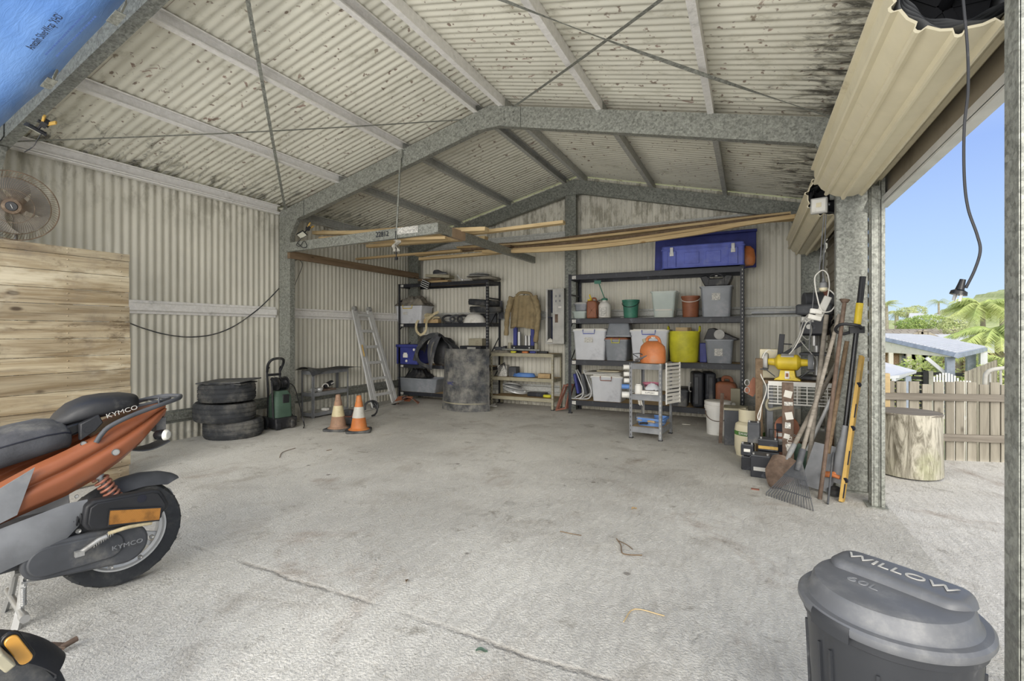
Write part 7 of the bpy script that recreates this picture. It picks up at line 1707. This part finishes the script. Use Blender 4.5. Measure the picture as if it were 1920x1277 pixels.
# greenery
def leafm(name, a, c):
    t_ = NT(name); t_.set(.7, 0, .3); x = t_.mix(t_.rng(t_.noise(.9, 4), .3, .7), lin(a), lin(c)); x = t_.mix(t_.rng(t_.noise(9, 2), .4, .6, 0, .4), x, lin('c5cf86')); t_.col(x)
    t_.b.inputs['Subsurface Weight'].default_value = 0; return t_.m
M['leaf1'], M['leaf2'], M['leaf3'] = leafm('palm_green', '8fa862', 'c3cb84'), leafm('pale_olive_green', '93a070', 'b6bd90'), leafm('bush_green', '6f9252', 'a3b46a')
M['bark'] = mat('grey_bark', '9a9488', .9)
def palm(label, x, y, zt, L_, n, m, droop=1., zb=None, seed=1, lf=18, tr=.12):
    t = thing('palm_tree', label, 'palm tree', (x, y, G)); random.seed(seed)
    b = B(); b.tube([(0, 0, 0), (.05, 0, (zt - G) * .5), (0, 0, zt - G)], tr, 10, scale=[1.2, 1, .8]); b.make('trunk', M['bark'], t)
    b = B()
    for k in range(n):
        az = 2 * PI * k / n + random.uniform(-.2, .2); el = random.uniform(.1, 1.2); Lk = L_ * random.uniform(.8, 1.1); pts = []
        for j in range(9):
            s_ = j / 8; r = Lk * (s_ * math.cos(el) + .25 * s_ * s_); z = Lk * (s_ * math.sin(el) * 1.0 - droop * .75 * s_ * s_)
            pts.append(V((r * math.cos(az), r * math.sin(az), zt - G + z)))
        b.tube(pts, .012 * L_, 5, scale=[1 - .8 * j / 8 for j in range(9)])
        for j in range(lf):
            s_ = .12 + .86 * j / lf; q = s_ * 8; i = min(7, int(q)); p = pts[i].lerp(pts[i + 1], q - i); d = (pts[i + 1] - pts[i]).normalized(); sd = d.cross(V((0, 0, 1))).normalized()
            ll = L_ * .30 * math.sin(PI * (.15 + .8 * s_)) * random.uniform(.8, 1.1)
            for sg in (-1, 1):
                tip = p + (sd * sg * .8 + d * .5 + V((0, 0, -.35 - .3 * random.random()))) * ll; wv = d * .011 * L_
                b._add([p - wv, p + wv, tip], [(0, 1, 2)])
    b.make('fronds', m, t, ang=10); return t
def bush(label, name, x, y, z, rx, ry, rz_, n, m, ls, seed=1, cat='shrub', trunk=False, grp=None):
    random.seed(seed); b = B(); 
    for k in range(n):
        a, e = random.uniform(0, 2 * PI), math.asin(random.uniform(-1, 1)); r = random.uniform(.55, 1) ** .5
        r *= 1 + .25 * noise.noise(V((math.cos(a) * 2, math.sin(a) * 2, e * 2 + seed)))
        p = V((rx * r * math.cos(e) * math.cos(a), ry * r * math.cos(e) * math.sin(a), rz_ * r * math.sin(e)))
        u_ = V((random.gauss(0, 1), random.gauss(0, 1), random.gauss(0, 1))).normalized(); w_ = u_.orthogonal().normalized()
        b._add([p - w_ * ls * .4, p + u_ * ls, p + w_ * ls * .4, p - u_ * ls * .3], [(0, 1, 2, 3)])
    t = thing(name, label, cat, (x, y, z), 0, grp); b.make('foliage', m, t, ang=10)
    B().tube([(0, 0, G - z), (.03, 0, (G - z) * .4), (.05, 0, 0)], rx * .08, 8).make('trunk', M['bark'], t)
    return t
p = AY(1872, 632, 21); palm('large bright green palm at the right edge of the doorway view', p.x, 21, p.z, 1.75, 36, M['leaf1'], 1.15, seed=4, lf=44)
p = AY(1888, 668, 18); palm('short yellow-green palm under the large palm', p.x, 18, p.z - .2, .95, 18, M['leaf1'], 1.1, seed=8, lf=30)
p = AY(1842, 578, 33); palm('tall palm behind the large one, crown level with the hanging plug', p.x, 33, p.z, 2.0, 30, M['leaf1'], 1.05, seed=5, lf=36)
p = AY(1878, 575, 36); palm('second tall palm at the far right behind the large palm', p.x, 36, p.z, 2.0, 26, M['leaf1'], 1.05, seed=15, lf=30)
p = AY(1798, 647, 25); palm('small palm showing beside the carport roof', p.x, 25, p.z - .3, .7, 14, M['leaf1'], 1.2, seed=6)
p = AY(1681, 588, 75); palm('grey-green palm at the left edge of the doorway view', p.x, 75, p.z, 1.8, 26, M['leaf2'], 1.3, seed=2, tr=.25)
p = AY(1662, 572, 72); palm('tall feathery palm half hidden by the door guide', p.x, 72, p.z, 1.8, 20, M['leaf2'], .8, seed=3, tr=.2)
p = AY(1760, 567, 90); palm('tiny distant palm on the skyline', p.x, 90, p.z, 1.7, 16, M['leaf2'], 1., seed=12, lf=12, tr=.15)
p = AY(1742, 607, 42); bush('round dark green bush below the hillside houses', 'leafy_bush', p.x, 42, p.z, 1.5, 1.2, .62, 2600, M['leaf3'], .10, 3)
p = AY(1708, 609, 44); bush('lighter green bush left of the round dark bush', 'leafy_bush', p.x, 44, p.z, 1.0, .9, .45, 1600, M['leaf3'], .09, 4)
p = AY(1700, 586, 66); bush('pale distant tree on the skyline at the left', 'distant_tree', p.x, 66, p.z, 1.0, 1.0, .6, 900, M['leaf2'], .12, 5, 'tree', True)
p = AY(1719, 584, 70); bush('second pale distant tree on the skyline beside the white house', 'distant_tree', p.x, 70, p.z, 1.0, 1.0, .7, 900, M['leaf2'], .12, 6, 'tree', True)
p = AY(1822, 612, 26); bush('grey-green flowering shrub behind the tiled roof corner', 'leafy_bush', p.x, 28, p.z, .5, .4, .45, 900, M['leaf2'], .07, 7)
p = AY(1812, 690, 19); bush('bright green shrub seen under the carport roof', 'leafy_bush', p.x, 23, -.6, 1.1, .8, .9, 1500, M['leaf1'], .10, 9)
p = AY(1862, 700, 17); bush('yellow-green shrub below the palms beside the side fence', 'leafy_bush', p.x, 17, p.z - .3, .7, .8, .5, 900, M['leaf1'], .08, 10)
b = B(); hp = [AY(u, v, 140) for u, v in ((1600, 606), (1690, 600), (1740, 592), (1790, 575), (1830, 556), (1880, 545), (1960, 535), (2100, 560))]
hz = spline(hp, 8)
b.grid(lambda a, c: tuple(V((hz[int(a * (len(hz) - 1))].x, 140 - 60 * (1 - c), 0)) + V((0, 0, -3 + (hz[int(a * (len(hz) - 1))].z + 3 + .8 * noise.noise(V((a * 60, 0, 0)))) * math.sin(c * PI / 2)))), len(hz) - 1, 14)
tag(b.make('wooded_hill', M['leaf2']), 'pale wooded hill on the horizon', 'hill', None, 'structure')
# ------------------------------------------------------------------ foreground bin, hanging cord, bits on the floor
BX, BYY = .300, 1.44
pa, pb = AZ(1545, 1050, .62), AZ(1810, 1150, .62); ba = math.degrees(math.atan2(pb.y - pa.y, pb.x - pa.x))
t = thing('rubbish_bin', 'dark grey round rubbish bin with ribbed sides and domed lid, foreground right', 'bin', (BX, BYY, 0), ba)
M['binm'] = mat('charcoal_bin_plastic', '2e3034', .38, var=.08, bump=.04, dirt='7d7e7e', damt=.12, dscale=5, spec=.5)
M['binlid'] = mat('charcoal_lid_plastic', '5c5e62', .42, var=.1, bump=.05, dirt='8f8f8c', damt=.4, dscale=3, spec=.5)
b = B(); n = 96; prf = [(.138, 0), (.142, .006), (.168, .50), (.176, .505), (.177, .545), (.170, .546), (.160, .50), (.134, .01)]
vs = []
for j in range(n):
    a = 2 * PI * j / n; rib = (j % 12) in (5, 6)
    for r, z in prf:
        k = 1 - (.028 if rib and .004 < z < .47 and r > .139 else 0); vs.append(V((r * k * math.cos(a), r * k * math.sin(a), z)))
m = len(prf); b._add(vs, [(j * m + i, j * m + (i + 1) % m, ((j + 1) % n) * m + (i + 1) % m, ((j + 1) % n) * m + i) for j in range(n) for i in range(m)] + [tuple(j * m + m - 1 for j in range(n))])
for k in range(8):
    a = 2 * PI * (k * 12 + 5.5) / n
    for da in (-.10, .10):
        b.bar((.150 * math.cos(a + da), .150 * math.sin(a + da), .04), (.168 * math.cos(a + da), .168 * math.sin(a + da), .46), .006, .006, (math.cos(a), math.sin(a), 0))
b.make('bin_body', M['binm'], t, ang=30)
b = B(); b.lathe([(.178, .522), (.184, .524), (.188, .532), (.187, .542), (.181, .548), (.168, .549), (.161, .556), (.156, .580), (.150, .588), (.142, .590), (.10, .592), (0, .593), (0, .585), (.14, .582), (.155, .548), (.176, .540), (.178, .522)], n=80)
ld = b.make('lid', M['binlid'], t)
def hb(a, c):
    hw = .062 * (1 - max(0, abs(2 * a - 1) - .72) ** 2 * 9); x = (a - .5) * .285; e = max(0, (2 * abs(a - .5)) ** 22); f = max(0, (2 * abs(c - .5)) ** 9)
    return (x, (c - .5) * 2 * hw + .052 - .35 * x * x * 0, .588 + .020 * (1 - e) * (1 - f) - .004 * (2 * a - 1) ** 2)
b = B(); b.grid(hb, 50, 22, .003); b.make('lid_handle', M['binlid'], ld)
text('raised_lettering', 'WILLOW', .042, M['lgrey'], ld, (.0, .052, .6118), (0, 0, 0), .0008, 1.3)
text('raised_lettering', '60L', .036, M['grey'], ld, (-.035, -.045, .5925), (0, 0, 0), .0012, 1.3)
b = B(); 
for s in (-1, 1):
    a = R(s * 90 - 15); b = B(); b.grid(lambda q, c: ((.186 + .004 * (c > .1)) * math.cos(a + .5 * (q - .5)), (.186 + .004 * (c > .1)) * math.sin(a + .5 * (q - .5)), .545 - .035 * c), 14, 4, .004)
    b.make('lid_catch', M['binm'], ld)
# hanging cord and plug
t = thing('hanging_plug', 'black power cord with three-pin plug hanging in the open doorway', 'power cord', AY(1798, 548, 1.45)); o_ = AY(1798, 548, 1.45)
b = B(); b.tube([q - o_ for q in spline([AY(1801, -320, 1.47), AY(1803, -60, 1.46), AY(1806, 0, 1.46), AY(1814, 90, 1.46), AY(1815, 170, 1.45), AY(1808, 240, 1.45), AY(1808, 330, 1.45), AY(1815, 390, 1.45), AY(1832, 440, 1.45), AY(1838, 470, 1.45), AY(1828, 505, 1.45), AY(1811, 540, 1.45)], 8)], .0030, 8); b.make('cord', M['black'], t)
d = (AY(1811, 540, 1.45) - AY(1797, 585, 1.45)).normalized(); pl = aim('plug', None, None, (0, 0, 0), d, (1, 0, 0)); pl.parent = t
b = B(); b.lathe([(0, .030), (.0055, .030), (.0065, .020), (.0085, .006), (.015, .002), (.016, -.006), (.0, -.006)], n=24); o = b.make('plug_body', M['blackg'], t); o.matrix_local = Matrix.Translation((0, 0, 0)) @ pl.rotation_euler.to_matrix().to_4x4()
b = B(); b.box((-.006, 0, -.013), (.005, .0016, .014), (0, 0, 30)); b.box((.006, 0, -.013), (.005, .0016, .014), (0, 0, -30)); b.box((0, .007, -.013), (.0016, .005, .014)); o = b.make('plug_pins', M['steel'], t); o.matrix_local = pl.rotation_euler.to_matrix().to_4x4()
bpy.data.objects.remove(pl)
# floor litter
random.seed(9)
def leaf(label, u, v, L_, m, rz):
    b = B(); b.grid(lambda a, c: ((a - .5) * L_, (c - .5) * L_ * .45 * math.sin(PI * min(1, a + .02)), .003 + .008 * abs(c - .5) * 2 * L_ / .05 + .004 * math.sin(a * 5)), 8, 4, .0008)
    o = one(b, 'fallen_leaf', M[m], label, 'leaf', AZ(u, v)); o.rotation_euler = (0, 0, rz)
leaf('green leaf on the floor near the bottom edge', 903, 1223, .045, 'dgreen', .5)
leaf('brown leaf on the floor right of centre', 1189, 955, .05, 'timberb', 1)
leaf('dark leaf on the floor left of centre', 763, 1091, .035, 'oldwood', 2)
def twig(label, pts, r, m='oldwood'):
    P_ = spline([AZ(u, v, .006) for u, v in pts], 4); c = P_[0].copy(); b = B(); b.tube([p - c for p in P_], r, 5); one(b, 'twig', M[m], label, 'twig', c)
twig('crooked dark twig on the floor, right half of the foreground', [(1156, 1010), (1164, 1022), (1166, 1036), (1178, 1040), (1204, 1041)], .003)
twig('dark twig curving beside the crooked one', [(1160, 1014), (1176, 1022), (1186, 1030)], .0025)
twig('pale twig lying toward the bin', [(1169, 1166), (1190, 1142), (1246, 1155)], .0025, 'pine')
twig('thin brown twig right of the floor centre', [(1050, 996), (1068, 1000), (1090, 1004)], .0025)
twig('thin dark strand on the floor in front of the cones', [(524, 858), (530, 848), (554, 840)], .003)
twig('short dark twig left of the cone pair', [(612, 845), (622, 843)], .003)
b = B()
for z in (1.58, 1.45): b.box((.70, 1.606, z), (.02, .004, .028))
one(b, 'column_slot', M['white'], 'pale slots punched in the near column at the right edge', 'slots', kind=None) if 0 else None
bpy.context.view_layer.update()
